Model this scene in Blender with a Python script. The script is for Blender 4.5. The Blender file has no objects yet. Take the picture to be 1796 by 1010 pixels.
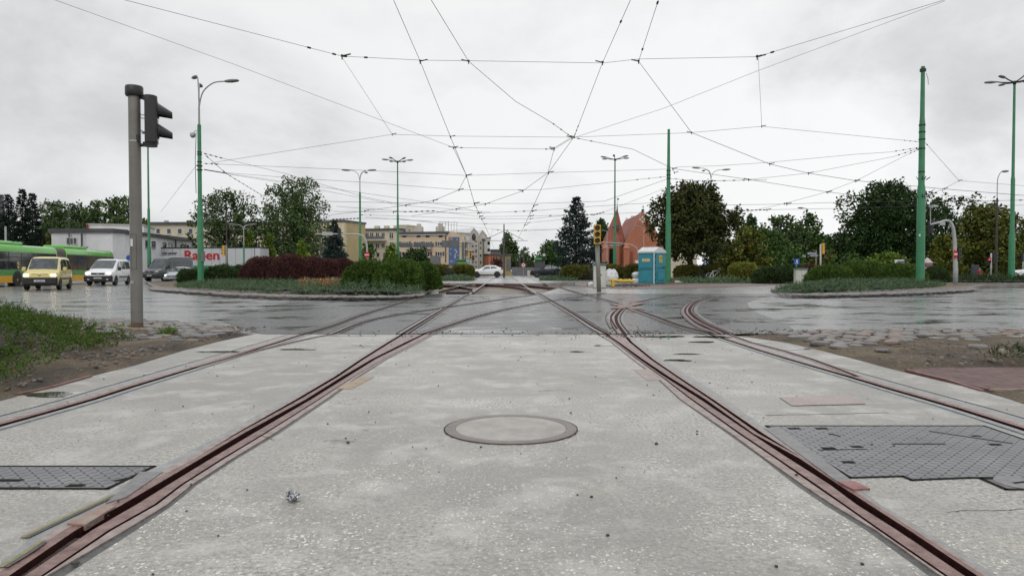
import bpy, math, random
import numpy as np
from mathutils import Vector, Matrix
R = math.radians
SC = bpy.context.scene
COL = SC.collection
# ---------------------------------------------------------------- camera
F, CX, CY, HOR, CAMH = 1247.0, 898.0, 505.0, 476.0, 0.78
PITCH = math.atan((CY - HOR) / F)
cam_d = bpy.data.cameras.new('camera'); cam = bpy.data.objects.new('camera', cam_d); COL.objects.link(cam)
cam.location = (0, 0, CAMH); cam.rotation_euler = (R(90) - PITCH, 0, 0)
cam_d.sensor_width = 36; cam_d.lens = F / 1796 * 36; cam_d.clip_start = 0.05; cam_d.clip_end = 6000
SC.camera = cam
# ---------------------------------------------------------------- sky and light
SUN_EL, SUN_ROT = R(42), R(192)
w = bpy.data.worlds.new('World'); SC.world = w; w.use_nodes = True
nt = w.node_tree; nt.nodes.clear()
def N(nt, t, **k):
    n = nt.nodes.new(t)
    for a, b in k.items():
        if a.startswith('i_'): n.inputs[a[2:].replace('_', ' ')].default_value = b
        else: setattr(n, a, b)
    return n
def L(nt, a, b): nt.links.new(a, b)
def MATH(nt, op, a=None, b=None, c=None, clamp=False):
    n = nt.nodes.new('ShaderNodeMath'); n.operation = op; n.use_clamp = clamp
    for i, v in enumerate((a, b, c)):
        if v is None: continue
        if isinstance(v, (int, float)): n.inputs[i].default_value = v
        else: nt.links.new(v, n.inputs[i])
    return n.outputs[0]
def RAMP(nt, fac, stops, interp='LINEAR'):
    n = nt.nodes.new('ShaderNodeValToRGB'); cr = n.color_ramp; cr.interpolation = interp
    while len(cr.elements) < len(stops): cr.elements.new(0.5)
    for e, (p, c) in zip(cr.elements, stops):
        e.position = p; e.color = (c[0], c[1], c[2], 1) if not isinstance(c, (int, float)) else (c, c, c, 1)
    if fac is not None: nt.links.new(fac, n.inputs[0])
    return n.outputs[0]
def NOISE(nt, vec, scale, detail=4, rough=.55, dist=0):
    n = nt.nodes.new('ShaderNodeTexNoise'); n.inputs['Scale'].default_value = scale
    n.inputs['Detail'].default_value = detail; n.inputs['Roughness'].default_value = rough
    n.inputs['Distortion'].default_value = dist
    if vec is not None: nt.links.new(vec, n.inputs['Vector'])
    return n.outputs['Fac']
def MIX(nt, fac, a, b, mode='MIX'):
    n = nt.nodes.new('ShaderNodeMix'); n.data_type = 'RGBA'; n.blend_type = mode; n.clamp_factor = True
    for sock, v in ((n.inputs[0], fac), (n.inputs[6], a), (n.inputs[7], b)):
        if isinstance(v, (int, float)): sock.default_value = v
        elif isinstance(v, tuple): sock.default_value = (v[0], v[1], v[2], 1)
        else: nt.links.new(v, sock)
    return n.outputs[2]
sky = N(nt, 'ShaderNodeTexSky', sky_type='NISHITA', sun_disc=False, sun_elevation=SUN_EL, sun_rotation=SUN_ROT)
tc = N(nt, 'ShaderNodeTexCoord')
sep = N(nt, 'ShaderNodeSeparateXYZ'); L(nt, tc.outputs['Generated'], sep.inputs[0])
zz = MATH(nt, 'ADD', MATH(nt, 'MAXIMUM', sep.outputs[2], 0.0), 0.55)
comb = N(nt, 'ShaderNodeCombineXYZ')
L(nt, MATH(nt, 'DIVIDE', sep.outputs[0], zz), comb.inputs[0]); L(nt, MATH(nt, 'DIVIDE', sep.outputs[1], zz), comb.inputs[1])
comb.inputs[2].default_value = 7.1
n1 = NOISE(nt, comb.outputs[0], 1.35, 8, .58, .25)
cloud = RAMP(nt, n1, [(0.33, (.58, .59, .605)), (0.43, (.72, .728, .742)), (0.50, (.86, .865, .872)), (0.58, (.95, .952, .955))])
# overcast: the sky gets brighter overhead, and towards the right where the cloud is thin
side = MATH(nt, 'MULTIPLY_ADD', sep.outputs[0], 0.10, 1.0)
up = N(nt, 'ShaderNodeMapRange'); L(nt, sep.outputs[2], up.inputs[0])
up.inputs[1].default_value = 0.36; up.inputs[2].default_value = 1.0; up.inputs[3].default_value = 1.0; up.inputs[4].default_value = 1.5
gain = MATH(nt, 'MULTIPLY', up.outputs[0], side)
cg = N(nt, 'ShaderNodeVectorMath', operation='SCALE'); L(nt, cloud, cg.inputs[0]); L(nt, gain, cg.inputs['Scale'])
sk = N(nt, 'ShaderNodeVectorMath', operation='SCALE'); L(nt, sky.outputs[0], sk.inputs[0]); sk.inputs['Scale'].default_value = 0.05
add = N(nt, 'ShaderNodeMix', data_type='RGBA'); add.inputs[0].default_value = 0.95
L(nt, sk.outputs[0], add.inputs[6]); L(nt, cg.outputs[0], add.inputs[7])
bg = N(nt, 'ShaderNodeBackground'); bg.inputs[1].default_value = 1.0
L(nt, add.outputs[2], bg.inputs[0])
wo = N(nt, 'ShaderNodeOutputWorld'); L(nt, bg.outputs[0], wo.inputs[0])
sd = bpy.data.lights.new('sun', 'SUN'); sd.energy = 0.75; sd.angle = R(40); sd.color = (1, .97, .93)
sun = bpy.data.objects.new('sun', sd); COL.objects.link(sun)
sun.rotation_euler = (R(90) - SUN_EL, 0, math.pi - SUN_ROT)
SC.view_settings.view_transform = 'Standard'; SC.view_settings.look = 'None'
SC.view_settings.exposure = 0.0; SC.view_settings.gamma = 1
SC.render.engine = 'CYCLES'
SC.cycles.max_bounces = 5; SC.cycles.diffuse_bounces = 2; SC.cycles.glossy_bounces = 3
SC.cycles.transparent_max_bounces = 4; SC.cycles.use_denoising = True

# ---------------------------------------------------------------- projection helpers
def sm(t): t = max(0., min(1., t)); return t * t * (3 - 2 * t)
def gz(x, y):   # the road falls gently away on the left
    return -0.24 * sm((-x - 9) / 14) * sm((y - 16) / 18)
_cp, _sp = math.cos(PITCH), math.sin(PITCH)
def ray(px, py):
    a, b = (px - CX) / F, (CY - py) / F
    return Vector((a, _cp + b * _sp, -_sp + b * _cp))
def P(px, py, Y):
    d = ray(px, py); return Vector((0, 0, CAMH)) + d * (Y / d.y)
def W(px, py, Z):
    d = ray(px, py); return Vector((0, 0, CAMH)) + d * ((Z - CAMH) / d.z)
def G(px, py, dz=0):
    p = W(px, py, dz)
    for _ in range(6): p = W(px, py, gz(p.x, p.y) + dz)
    return p
def base(px, Y, dz=0):
    p = P(px, HOR, Y); p.z = gz(p.x, Y) + dz; return p
def hgt(py, Y): return P(CX, py, Y).z

# ---------------------------------------------------------------- materials
MATS = {}
def pb(name):
    m = bpy.data.materials.new(name); m.use_nodes = True
    return m, m.node_tree, m.node_tree.nodes['Principled BSDF']
def setin(b, **k):
    for a, v in k.items():
        s = b.inputs[a.replace('_', ' ')]
        if isinstance(v, tuple): s.default_value = (*v, 1) if len(v) == 3 else v
        elif isinstance(v, (int, float)): s.default_value = v
        else: b.id_data.links.new(v, s)
def bump(nt, b, h, strength, dist=.02):
    n = N(nt, 'ShaderNodeBump'); n.inputs['Strength'].default_value = strength; n.inputs['Distance'].default_value = dist
    L(nt, h, n.inputs['Height']); L(nt, n.outputs[0], b.inputs['Normal'])
def mat(name, c1, c2=None, rough=.6, scale=6, var=.25, bmp=0, metal=0, coat=0, lo=.35, hi=.65, spec=.5, emit=0):
    if name in MATS: return MATS[name]
    m, nt, b = pb(name)
    if c2 is None: c2 = tuple(x * (1 - var) for x in c1)
    co = N(nt, 'ShaderNodeTexCoord').outputs['Object']
    nz = NOISE(nt, co, scale, 5, .6)
    setin(b, Base_Color=RAMP(nt, nz, [(lo, c1), (hi, c2)]), Metallic=metal, Coat_Weight=coat)
    b.inputs['Specular IOR Level'].default_value = spec
    rr = MATH(nt, 'MULTIPLY_ADD', nz, .25 * rough, rough * .87)
    setin(b, Roughness=rr)
    if bmp: bump(nt, b, NOISE(nt, co, scale * 6, 4), bmp)
    if emit: setin(b, Emission_Color=c1, Emission_Strength=emit)
    MATS[name] = m; return m
def leafmat(name, dark, mid, light, cs=.7, extra=None):
    if name in MATS: return MATS[name]
    m, nt, b = pb(name)
    geo = N(nt, 'ShaderNodeNewGeometry'); co = N(nt, 'ShaderNodeTexCoord').outputs['Object']
    oi = N(nt, 'ShaderNodeObjectInfo').outputs['Random']
    f = MATH(nt, 'ADD', MATH(nt, 'MULTIPLY', geo.outputs['Random Per Island'], .32), MATH(nt, 'MULTIPLY', NOISE(nt, co, cs, 3, .6), .74))
    g_ = 1.45
    c = RAMP(nt, f, [(.20, tuple(x * g_ for x in dark)), (.48, tuple(x * g_ for x in mid)), (.80, tuple(x * g_ for x in light))])
    if extra:
        e = RAMP(nt, MATH(nt, 'ADD', MATH(nt, 'MULTIPLY', geo.outputs['Random Per Island'], .4), NOISE(nt, co, cs * 1.7, 2)), [(extra[1], 0), (extra[1] + .08, 1)])
        c = MIX(nt, e, c, extra[0])
    hs = N(nt, 'ShaderNodeHueSaturation'); L(nt, c, hs.inputs['Color'])
    L(nt, MATH(nt, 'MULTIPLY_ADD', oi, .35, .85), hs.inputs['Value'])
    setin(b, Base_Color=hs.outputs[0], Roughness=.65); b.inputs['Specular IOR Level'].default_value = .14
    MATS[name] = m; return m
def emis(name, c, s):
    if name in MATS: return MATS[name]
    m, nt, b = pb(name); setin(b, Base_Color=c, Emission_Color=c, Emission_Strength=s); MATS[name] = m; return m
def glassm(name='window_glass', c=(.02, .025, .03), rough=.06):
    if name in MATS: return MATS[name]
    m, nt, b = pb(name)
    co = N(nt, 'ShaderNodeTexCoord').outputs['Object']
    setin(b, Base_Color=RAMP(nt, NOISE(nt, co, 3, 2), [(.35, c), (.65, tuple(x * 3 for x in c))]), Roughness=rough)
    b.inputs['Specular IOR Level'].default_value = .7
    MATS[name] = m; return m

# ---------------------------------------------------------------- mesh builder
class MB:
    def __init__(s): s.v = []; s.f = []; s.m = []
    def add(s, vs, fs, mi=0):
        o = len(s.v); s.v += [tuple(v) for v in vs]; s.f += [tuple(i + o for i in f) for f in fs]; s.m += [mi] * len(fs); return s
    def box(s, c, d, rz=0, mi=0, mat=None, taper=1):
        x, y, z = d[0] / 2, d[1] / 2, d[2] / 2
        vs = [Vector((sx * x * (taper if sz > 0 else 1), sy * y * (taper if sz > 0 else 1), sz * z)) for sz in (-1, 1) for sy in (-1, 1) for sx in (-1, 1)]
        M = mat if mat else Matrix.Rotation(rz, 3, 'Z')
        vs = [M @ v + Vector(c) for v in vs]
        return s.add(vs, [(0, 2, 3, 1), (4, 5, 7, 6), (0, 1, 5, 4), (2, 6, 7, 3), (0, 4, 6, 2), (1, 3, 7, 5)], mi)
    def bbox(s, c, d, bev=.02, mi=0):   # box with chamfered edges
        x, y, z = d[0] / 2, d[1] / 2, d[2] / 2; rings = []
        for zz, k in ((-z, bev), (-z + bev, 0), (z - bev, 0), (z, bev)):
            X, Y = x - k, y - k
            rings.append([(c[0] + a, c[1] + b_, c[2] + zz) for a, b_ in ((-X + bev, -Y), (X - bev, -Y), (X, -Y + bev), (X, Y - bev), (X - bev, Y), (-X + bev, Y), (-X, Y - bev), (-X, -Y + bev))])
        return s.loft(rings, cap=True, mi=mi)
    def loft(s, rings, cap=False, closed=True, mi=0):
        n = len(rings[0]); vs = [v for r in rings for v in r]; fs = []
        for i in range(len(rings) - 1):
            for j in range(n if closed else n - 1):
                k = (j + 1) % n; fs.append((i * n + j, i * n + k, (i + 1) * n + k, (i + 1) * n + j))
        if cap: fs.append(tuple(reversed(range(n)))); fs.append(tuple((len(rings) - 1) * n + j for j in range(n)))
        return s.add(vs, fs, mi)
    def tube(s, pts, r, n=6, cap=True, mi=0):
        pts = [Vector(p) for p in pts]; rs = r if isinstance(r, (list, tuple)) else [r] * len(pts); rings = []
        up = None
        for i, p in enumerate(pts):
            t = (pts[min(i + 1, len(pts) - 1)] - pts[max(i - 1, 0)]).normalized()
            if up is None: up = Vector((0, 0, 1)) if abs(t.z) < .9 else Vector((1, 0, 0))
            a = t.cross(up).normalized(); b_ = t.cross(a).normalized(); up = -b_ if b_.dot(up) < 0 else b_
            a = t.cross(up).normalized()
            rings.append([p + (a * math.cos(2 * math.pi * k / n) + up * math.sin(2 * math.pi * k / n)) * rs[i] for k in range(n)])
        return s.loft(rings, cap=cap, mi=mi)
    def lathe(s, prof, c=(0, 0, 0), n=16, mi=0, M=None):
        rings = []
        for r, z in prof:
            ring = [Vector((r * math.cos(2 * math.pi * k / n), r * math.sin(2 * math.pi * k / n), z)) for k in range(n)]
            if M: ring = [M @ v for v in ring]
            rings.append([v + Vector(c) for v in ring])
        return s.loft(rings, cap=True, mi=mi)
    def poly(s, pts, mi=0): return s.add(pts, [tuple(range(len(pts)))], mi)
    def prism(s, pts, d, mi=0):     # pts 3D planar loop, d extrusion vector
        d = Vector(d); n = len(pts); a = [Vector(p) for p in pts]; b_ = [p + d for p in a]
        s.add(a + b_, [tuple(range(n)), tuple(reversed(range(n, 2 * n)))] + [(i, i + n, (i + 1) % n + n, (i + 1) % n) for i in range(n)], mi); return s
    def build(s, name, mats, parent=None, smooth=False, loc=None, auto=None):
        me = bpy.data.meshes.new(name)
        v = s.v
        if loc is not None: v = [(a - loc[0], b_ - loc[1], c - loc[2]) for a, b_, c in v]
        me.from_pydata(v, [], s.f)
        if not isinstance(mats, (list, tuple)): mats = [mats]
        for m in mats: me.materials.append(m)
        me.polygons.foreach_set('material_index', s.m)
        if smooth: me.polygons.foreach_set('use_smooth', [True] * len(s.f))
        me.update()
        import bmesh as _b
        bm = _b.new(); bm.from_mesh(me)
        if auto:
            for e in bm.edges:
                if len(e.link_faces) == 2 and e.calc_face_angle(0) > auto: e.smooth = False
        _b.ops.recalc_face_normals(bm, faces=bm.faces) if len(s.f) < 4000 else None
        bm.to_mesh(me); bm.free()
        o = bpy.data.objects.new(name, me); COL.objects.link(o)
        if parent: o.parent = parent
        if loc is not None: o.location = loc
        return o
def tag(o, label=None, cat=None, group=None, kind=None):
    if label: o['label'] = label
    if cat: o['category'] = cat
    if group: o['group'] = group
    if kind: o['kind'] = kind
    return o
def thing(name, label, cat, loc=(0, 0, 0), rz=0, group=None):
    o = bpy.data.objects.new(name, None); COL.objects.link(o); o.empty_display_size = .1
    o.location = loc; o.rotation_euler = (0, 0, rz); return tag(o, label, cat, group)
def dup(root, loc, rz, label, scale=None):
    def cp(o, par):
        c = o.copy(); COL.objects.link(c)
        if par: c.parent = par
        for ch in list(o.children): cp(ch, c)
        return c
    r = cp(root, None); r.location = loc; r.rotation_euler = (0, 0, rz); r['label'] = label
    if scale: r.scale = scale if isinstance(scale, tuple) else (scale,) * 3
    return r
def text_mesh(name, txt, size, m, parent, M, depth=.01, offset=0, shear=0):
    cu = bpy.data.curves.new(name, 'FONT'); cu.body = txt; cu.size = size; cu.extrude = depth; cu.offset = offset; cu.shear = shear
    cu.align_x = 'CENTER'; cu.align_y = 'CENTER'; cu.resolution_u = 4
    t = bpy.data.objects.new(name, cu); COL.objects.link(t)
    bpy.context.view_layer.update()
    me = bpy.data.meshes.new_from_object(t.evaluated_get(bpy.context.evaluated_depsgraph_get()))
    bpy.data.objects.remove(t); me.materials.clear(); me.materials.append(m)
    o = bpy.data.objects.new(name, me); COL.objects.link(o); o.parent = parent; o.matrix_local = M
    return o
# ================================================================ ground materials
def m_asphalt(name, dark, light, wet, ro=0.0):
    m, nt, b = pb(name)
    co = N(nt, 'ShaderNodeTexCoord').outputs['Object']
    mp = N(nt, 'ShaderNodeMapping'); L(nt, co, mp.inputs[0]); mp.inputs['Scale'].default_value = (.55, 1.0, 1)
    big = NOISE(nt, mp.outputs[0], .9, 5, .6, .3); fine = NOISE(nt, co, 140, 2, .6); mid = NOISE(nt, mp.outputs[0], 4.5, 4, .65)
    s = MATH(nt, 'ADD', MATH(nt, 'MULTIPLY', big, .65), MATH(nt, 'MULTIPLY', mid, .35))
    pud = RAMP(nt, s, [(wet - .05, 1), (wet + .05, 0)])            # 1 = standing water film
    c = RAMP(nt, fine, [(.35, dark), (.7, light)])
    c = MIX(nt, MATH(nt, 'MULTIPLY', mid, .5), c, tuple(x * .6 for x in dark))
    c = MIX(nt, pud, c, tuple(x * .55 for x in dark))
    setin(b, Base_Color=c, Roughness=MATH(nt, 'SUBTRACT', MATH(nt, 'MULTIPLY_ADD', mid, .24, .11 + ro), MATH(nt, 'MULTIPLY', pud, .20)))
    b.inputs['Specular IOR Level'].default_value = .5 - ro * 3
    bm = N(nt, 'ShaderNodeBump'); bm.inputs['Distance'].default_value = .006
    L(nt, MATH(nt, 'SUBTRACT', .50, MATH(nt, 'MULTIPLY', pud, .47)), bm.inputs['Strength'])
    L(nt, MATH(nt, 'ADD', MATH(nt, 'MULTIPLY', fine, .45), MATH(nt, 'MULTIPLY', NOISE(nt, co, 9, 3), .8)), bm.inputs['Height'])
    L(nt, bm.outputs[0], b.inputs['Normal'])
    MATS[name] = m; return m
M_ROAD = m_asphalt('old_wet_asphalt', (.125, .125, .125), (.25, .25, .248), .44)
M_NEW = m_asphalt('fresh_wet_asphalt', (.022, .022, .024), (.060, .060, .063), .45, .06)
M_PALE = m_asphalt('pale_wet_concrete', (.22, .22, .21), (.36, .36, .345), .40)

def m_concrete():
    m, nt, b = pb('exposed_aggregate_concrete')
    co = N(nt, 'ShaderNodeTexCoord').outputs['Object']
    big = NOISE(nt, co, .55, 5, .6, .4); mid = NOISE(nt, co, 3.2, 6, .68, .3); fine = NOISE(nt, co, 60, 5, .72); vf = NOISE(nt, co, 330, 2, .6)
    c = RAMP(nt, fine, [(.32, (.15, .145, .13)), (.5, (.365, .354, .323)), (.68, (.60, .583, .535))])
    c = MIX(nt, RAMP(nt, vf, [(.40, .45), (.52, 0)]), c, (.20, .19, .17))
    c = MIX(nt, RAMP(nt, big, [(.42, .0), (.56, .66)]), c, (.225, .219, .20))
    c = MIX(nt, RAMP(nt, mid, [(.50, .0), (.64, .55)]), c, (.52, .512, .48))
    # shell-white stone chips, thick in patches
    dn = N(nt, 'ShaderNodeTexNoise'); dn.inputs['Scale'].default_value = 40; L(nt, co, dn.inputs['Vector'])
    wv = N(nt, 'ShaderNodeVectorMath', operation='SCALE'); L(nt, dn.outputs['Color'], wv.inputs[0]); wv.inputs['Scale'].default_value = .022
    av = N(nt, 'ShaderNodeVectorMath', operation='ADD'); L(nt, co, av.inputs[0]); L(nt, wv.outputs[0], av.inputs[1])
    chips = None
    for sc, thr in ((68, .30), (125, .30)):
        vo = N(nt, 'ShaderNodeTexVoronoi'); vo.inputs['Scale'].default_value = sc; L(nt, av.outputs[0], vo.inputs['Vector'])
        sepc = N(nt, 'ShaderNodeSeparateColor'); L(nt, vo.outputs['Color'], sepc.inputs[0])
        rad = MATH(nt, 'MULTIPLY', MATH(nt, 'GREATER_THAN', sepc.outputs[0], .52), MATH(nt, 'MULTIPLY_ADD', sepc.outputs[1], .32, .10))
        k = MATH(nt, 'LESS_THAN', vo.outputs['Distance'], rad)
        chips = k if chips is None else MATH(nt, 'MAXIMUM', chips, MATH(nt, 'MULTIPLY', k, .7))
    patch = RAMP(nt, NOISE(nt, co, 1.5, 4, .65, .6), [(.40, 0.12), (.60, 1)])
    # chips are only laid bare in the middle slab
    sx = N(nt, 'ShaderNodeSeparateXYZ'); L(nt, co, sx.inputs[0])
    mid_m = RAMP(nt, MATH(nt, 'MULTIPLY', MATH(nt, 'ABSOLUTE', sx.outputs[0]), .25), [(.28, 1), (.5, .45)])
    near = RAMP(nt, MATH(nt, 'MULTIPLY', sx.outputs[1], .1), [(.22, 1), (.48, .35)])
    cf = MATH(nt, 'MULTIPLY', MATH(nt, 'MULTIPLY', chips, patch), MATH(nt, 'MULTIPLY', mid_m, near))
    c = MIX(nt, MATH(nt, 'MULTIPLY', cf, .85), c, (.80, .76, .67))
    # damp stains
    st = RAMP(nt, NOISE(nt, co, .9, 4, .7, 1.2), [(.60, 0), (.68, .8)])
    mp = N(nt, 'ShaderNodeMapping'); L(nt, co, mp.inputs[0]); mp.inputs['Scale'].default_value = (1.6, 5.5, 1)
    stain = MATH(nt, 'MULTIPLY', st, RAMP(nt, NOISE(nt, mp.outputs[0], 1.7, 6, .7), [(.50, 0), (.62, 1)]))
    c = MIX(nt, stain, c, (.15, .148, .13))
    yl = RAMP(nt, NOISE(nt, co, 2.3, 4, .6, .7), [(.58, 0), (.72, .4)])
    c = MIX(nt, yl, c, (.45, .415, .33))
    rg = MATH(nt, 'SUBTRACT', MATH(nt, 'MULTIPLY_ADD', fine, .25, .27), MATH(nt, 'MULTIPLY', RAMP(nt, big, [(.42, .12), (.55, 0)]), 1))
    setin(b, Base_Color=c, Roughness=MATH(nt, 'SUBTRACT', rg, MATH(nt, 'MULTIPLY', stain, .2)))
    b.inputs['Specular IOR Level'].default_value = .45
    bump(nt, b, MATH(nt, 'ADD', MATH(nt, 'MULTIPLY', vf, .35), MATH(nt, 'ADD', fine, MATH(nt, 'MULTIPLY', chips, .35))), .55, .006)
    return m
M_CONC = m_concrete()
def m_dirt():
    m, nt, b = pb('damp_sandy_soil')
    co = N(nt, 'ShaderNodeTexCoord').outputs['Object']
    a = NOISE(nt, co, 1.1, 5, .65, .4); f = NOISE(nt, co, 45, 5, .75); v = NOISE(nt, co, 200, 2)
    c = RAMP(nt, a, [(.34, (.045, .032, .019)), (.47, (.14, .104, .062)), (.62, (.27, .205, .125))])
    c = MIX(nt, RAMP(nt, f, [(.42, .6), (.56, 0)]), c, (.03, .02, .014))
    c = MIX(nt, RAMP(nt, v, [(.58, 0), (.68, .5)]), c, (.34, .28, .2))
    setin(b, Base_Color=c, Roughness=.75)
    bump(nt, b, MATH(nt, 'ADD', f, MATH(nt, 'MULTIPLY', v, .5)), 1.0, .035)
    return m
M_DIRT = m_dirt()
M_RAIL = mat('primer_painted_rail', (.20, .085, .075), (.12, .045, .042), rough=.30, scale=25, bmp=.25)
M_RAILTOP = mat('rail_head_steel', (.27, .16, .14), (.12, .050, .040), rough=.26, scale=16, bmp=.2, metal=.25)
M_GROOVE = mat('wet_groove', (.016, .005, .004), (.045, .010, .008), rough=.8, scale=40, spec=.15)
M_SEAL = mat('bitumen_seal', (.035, .036, .036), (.085, .085, .08), rough=.38, scale=30, bmp=.3)
M_GROUT = mat('grey_grout', (.30, .31, .31), (.21, .22, .22), rough=.38, scale=14, bmp=.4)
M_STEELP = mat('steel_cover_strip', (.25, .25, .255), (.17, .165, .165), rough=.34, scale=20, bmp=.3, metal=.35)
M_PINK = mat('faded_primer_strip', (.35, .295, .27), (.21, .145, .125), rough=.36, scale=18, bmp=.3)
M_THIN = mat('worn_rail_far', (.24, .225, .215), (.14, .125, .12), rough=.25, scale=8, metal=.4)
M_KERB = mat('kerb_concrete', (.20, .19, .175), (.12, .11, .10), rough=.5, scale=3, bmp=.4)

# ================================================================ lines of the track slab: pixel tables -> x(Y)
YN = G(898, 585.5).y
def line(tab):
    pts = sorted([(G(px, py).y, G(px, py).x) for py, px in tab])
    def x(Y):
        if Y <= pts[0][0]: (y0, x0), (y1, x1) = pts[0], pts[1]
        elif Y >= pts[-1][0]: (y0, x0), (y1, x1) = pts[-2], pts[-1]
        else:
            for i in range(len(pts) - 1):
                if pts[i][0] <= Y <= pts[i + 1][0]: (y0, x0), (y1, x1) = pts[i], pts[i + 1]; break
        return x0 + (x1 - x0) * (Y - y0) / (y1 - y0)
    return x
def off(f, d): return lambda Y: f(Y) + d
def T(rows, xs): return line([(r, x) for r, x in zip(rows, xs) if x is not None])
RW = [1010, 930, 885, 850, 803, 760, 700, 660, 630, 600, 586]
L1 = {
 'a': T(RW, [-25, 68, 158, 215, 309, 392, 502, 571, 620, 672, 698]),
 'b': T(RW, [-12, 110, 195, 252, 343, 413, 519, 587, 632, 680, 704]),
 'c': T(RW, [-12, 110, 195, 252, 343, 417, 526, 594, 638, 686, 709]),
 'd': T(RW, [14, 131, 213, 273, 353, 426, 536, 600, 651, 711, 741]),
 'e': T(RW, [44, 162, 240, 296, 373, 445, 547, 611, 659, 719, 746]),
 'f': T(RW, [72, 190, 270, 317, 391, 463, 559, 621, 673, 731, 757]),
 'g': T(RW, [76, 195, 275, 321, 395, 466, 561, 622, 674, 732, 758]),
 'h': T(RW, [80, 217, 291, 335, 408, 480, 571, 627, 677, 735, 761]),
 'i': T(RW, [112, 238, 304, 346, 418, 490, 579, 633, 680, 738, 764])}
R1 = {
 'i': T(RW, [1630, 1520, 1446, 1395, 1335, 1275, 1190, 1147, 1107, 1070, 1046]),
 'h': T(RW, [1652, 1538, 1462, 1409, 1342, 1283, 1194, 1151, 1110, 1073, 1050]),
 'g': T(RW, [1658, 1542, 1478, 1427, 1359, 1295, 1211, 1159, 1117, 1078, 1057]),
 'f': T(RW, [1662, 1546, 1482, 1432, 1363, 1299, 1214, 1161, 1119, 1079, 1058]),
 'e': T(RW, [1691, 1573, 1502, 1455, 1381, 1316, 1227, 1164, 1121, 1081, 1060]),
 'd': T(RW, [1716, 1596, 1526, 1472, 1402, 1322, 1238, 1173, 1128, 1086, 1065]),
 'c': T(RW, [1728, 1606, 1536, 1484, 1408, 1330, 1245, 1185, 1141, 1104, 1092]),
 'b': T(RW, [1728, 1606, 1536, 1484, 1408, 1339, 1251, 1190, 1146, 1109, 1097]),
 'a': T(RW, [1751, 1623, 1545, 1500, 1428, 1355, 1273, 1210, 1163, 1123, 1106])}
L0 = line([(747, 0), (725, 79), (702.6, 158), (676.8, 238), (658, 300), (637.6, 367), (610, 458), (600, 490), (590, 521), (586, 535)])
R0 = line([(754, 1796), (734, 1734), (709, 1654), (687, 1575), (663, 1496), (636, 1402), (620.5, 1350), (611, 1320), (600, 1287), (586, 1243)])
L0b = line([(658, 300), (637.6, 367), (613, 460), (594, 541), (586, 585)])
R0b = line([(672, 1530), (655, 1490), (638, 1445), (622, 1400), (602, 1320), (592, 1292), (586, 1276)])
SL = line([(703, 0), (662, 150), (640, 240), (612, 330), (595, 400), (584, 455)])
SR = line([(708, 1796), (685, 1725), (657, 1604), (642, 1544), (622, 1472), (599, 1372), (590, 1300)])

def strips(Ys, lines, zs, mis, mb, wall=2):
    """lines: list of x(Y); between k and k+1 the sheet lies at zs[k] (None = left open)."""
    for i in range(len(Ys) - 1):
        y0, y1 = Ys[i], Ys[i + 1]
        for k in range(len(lines) - 1):
            if zs[k] is None: continue
            a0, b0, a1, b1 = lines[k](y0), lines[k + 1](y0), lines[k](y1), lines[k + 1](y1)
            if b0 - a0 > 1e-4 or b1 - a1 > 1e-4:
                mb.add([(a0, y0, zs[k]), (b0, y0, zs[k]), (b1, y1, zs[k]), (a1, y1, zs[k])], [(0, 1, 2, 3)], mis[k])
            if k and zs[k - 1] is not None and abs(zs[k] - zs[k - 1]) > 1e-4:
                lo = k - 1 if zs[k - 1] < zs[k] else k
                mb.add([(a0, y0, zs[k - 1]), (a1, y1, zs[k - 1]), (a1, y1, zs[k]), (a0, y0, zs[k])], [(0, 1, 2, 3)], wall if abs(zs[k] - zs[k - 1]) > .015 else mis[k if zs[k] > zs[k - 1] else k - 1])
    return mb
rws = sorted(set(RW + [980, 960, 905, 830, 780, 730, 715, 680, 645, 615, 592]))
YS = sorted([G(898, r).y for r in rws if r > 586] + [-4., -1., .6, 1.3, YN])
def seg(lo, hi): return [y for y in YS if lo - 1e-6 <= y <= hi + 1e-6]
Y803 = G(898, 803).y; Y930 = G(898, 930).y; Y885 = G(898, 885).y
# slab sheets (with slots left for the rails)
s = MB()
W0 = 0.055
strips(YS, [SL, off(L0, -.20)], [0], [0], s)
strips(YS, [off(L0, .105), L1['a']], [0], [0], s)
strips(YS, [L1['i'], R1['i']], [0], [0], s)
strips(YS, [R1['a'], off(R0, -.105)], [0], [0], s)
strips(YS, [off(R0, .20), SR], [0], [0], s)
# slab edge to the road
s.add([(SL(YN), YN, 0), (SR(YN), YN, 0), (SR(YN), YN, -.2), (SL(YN), YN, -.2)], [(0, 1, 2, 3)])
tag(s.build('track_slab', M_CONC), 'pale wet concrete slab with shell white stone chips between the rails', kind='structure')

def rail_asm(lines, name, label, left):
    """the switch rail: strip | groove | tongue | groove | head | thin groove | foot | seal"""
    order = ['a', 'a2', 'b', 'c', 'd', 'e', 'f', 'g', 'h', 'i']; lines = dict(lines); la, lb_ = lines['a'], lines['b']; lines['a2'] = lambda Y: la(Y) * .45 + lb_(Y) * .55
    zs = [0.0, 0.0, -.05, .000, -.06, .002, -.020, .0, -.004]
    mat_i = [0, 4, 2, 1, 2, 1, 2, 4, 3]
    ls = [lines[o] for o in order]
    if not left: ls = ls[::-1]; zs = zs[::-1]; mat_i = mat_i[::-1]
    root = thing(name, label, 'rail', (0, 0, 0))
    root.location = (ls[5](3), 3, 0)
    def mk(nm, keep, mats):
        m = MB()
        strips(YS, ls, [z if i in keep else None for i, z in enumerate(zs)], mat_i, m)
        return m
    # one mesh: keeps the steps between strips closed
    m = MB(); strips(YS, ls, zs, mat_i, m)
    # outer walls down to slot floor
    o = m.build('grooved_rail', [M_GROUT, M_RAILTOP, M_GROOVE, M_SEAL, M_PINK], root)
    o.location = (-root.location.x, -3, 0)
    return root
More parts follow.
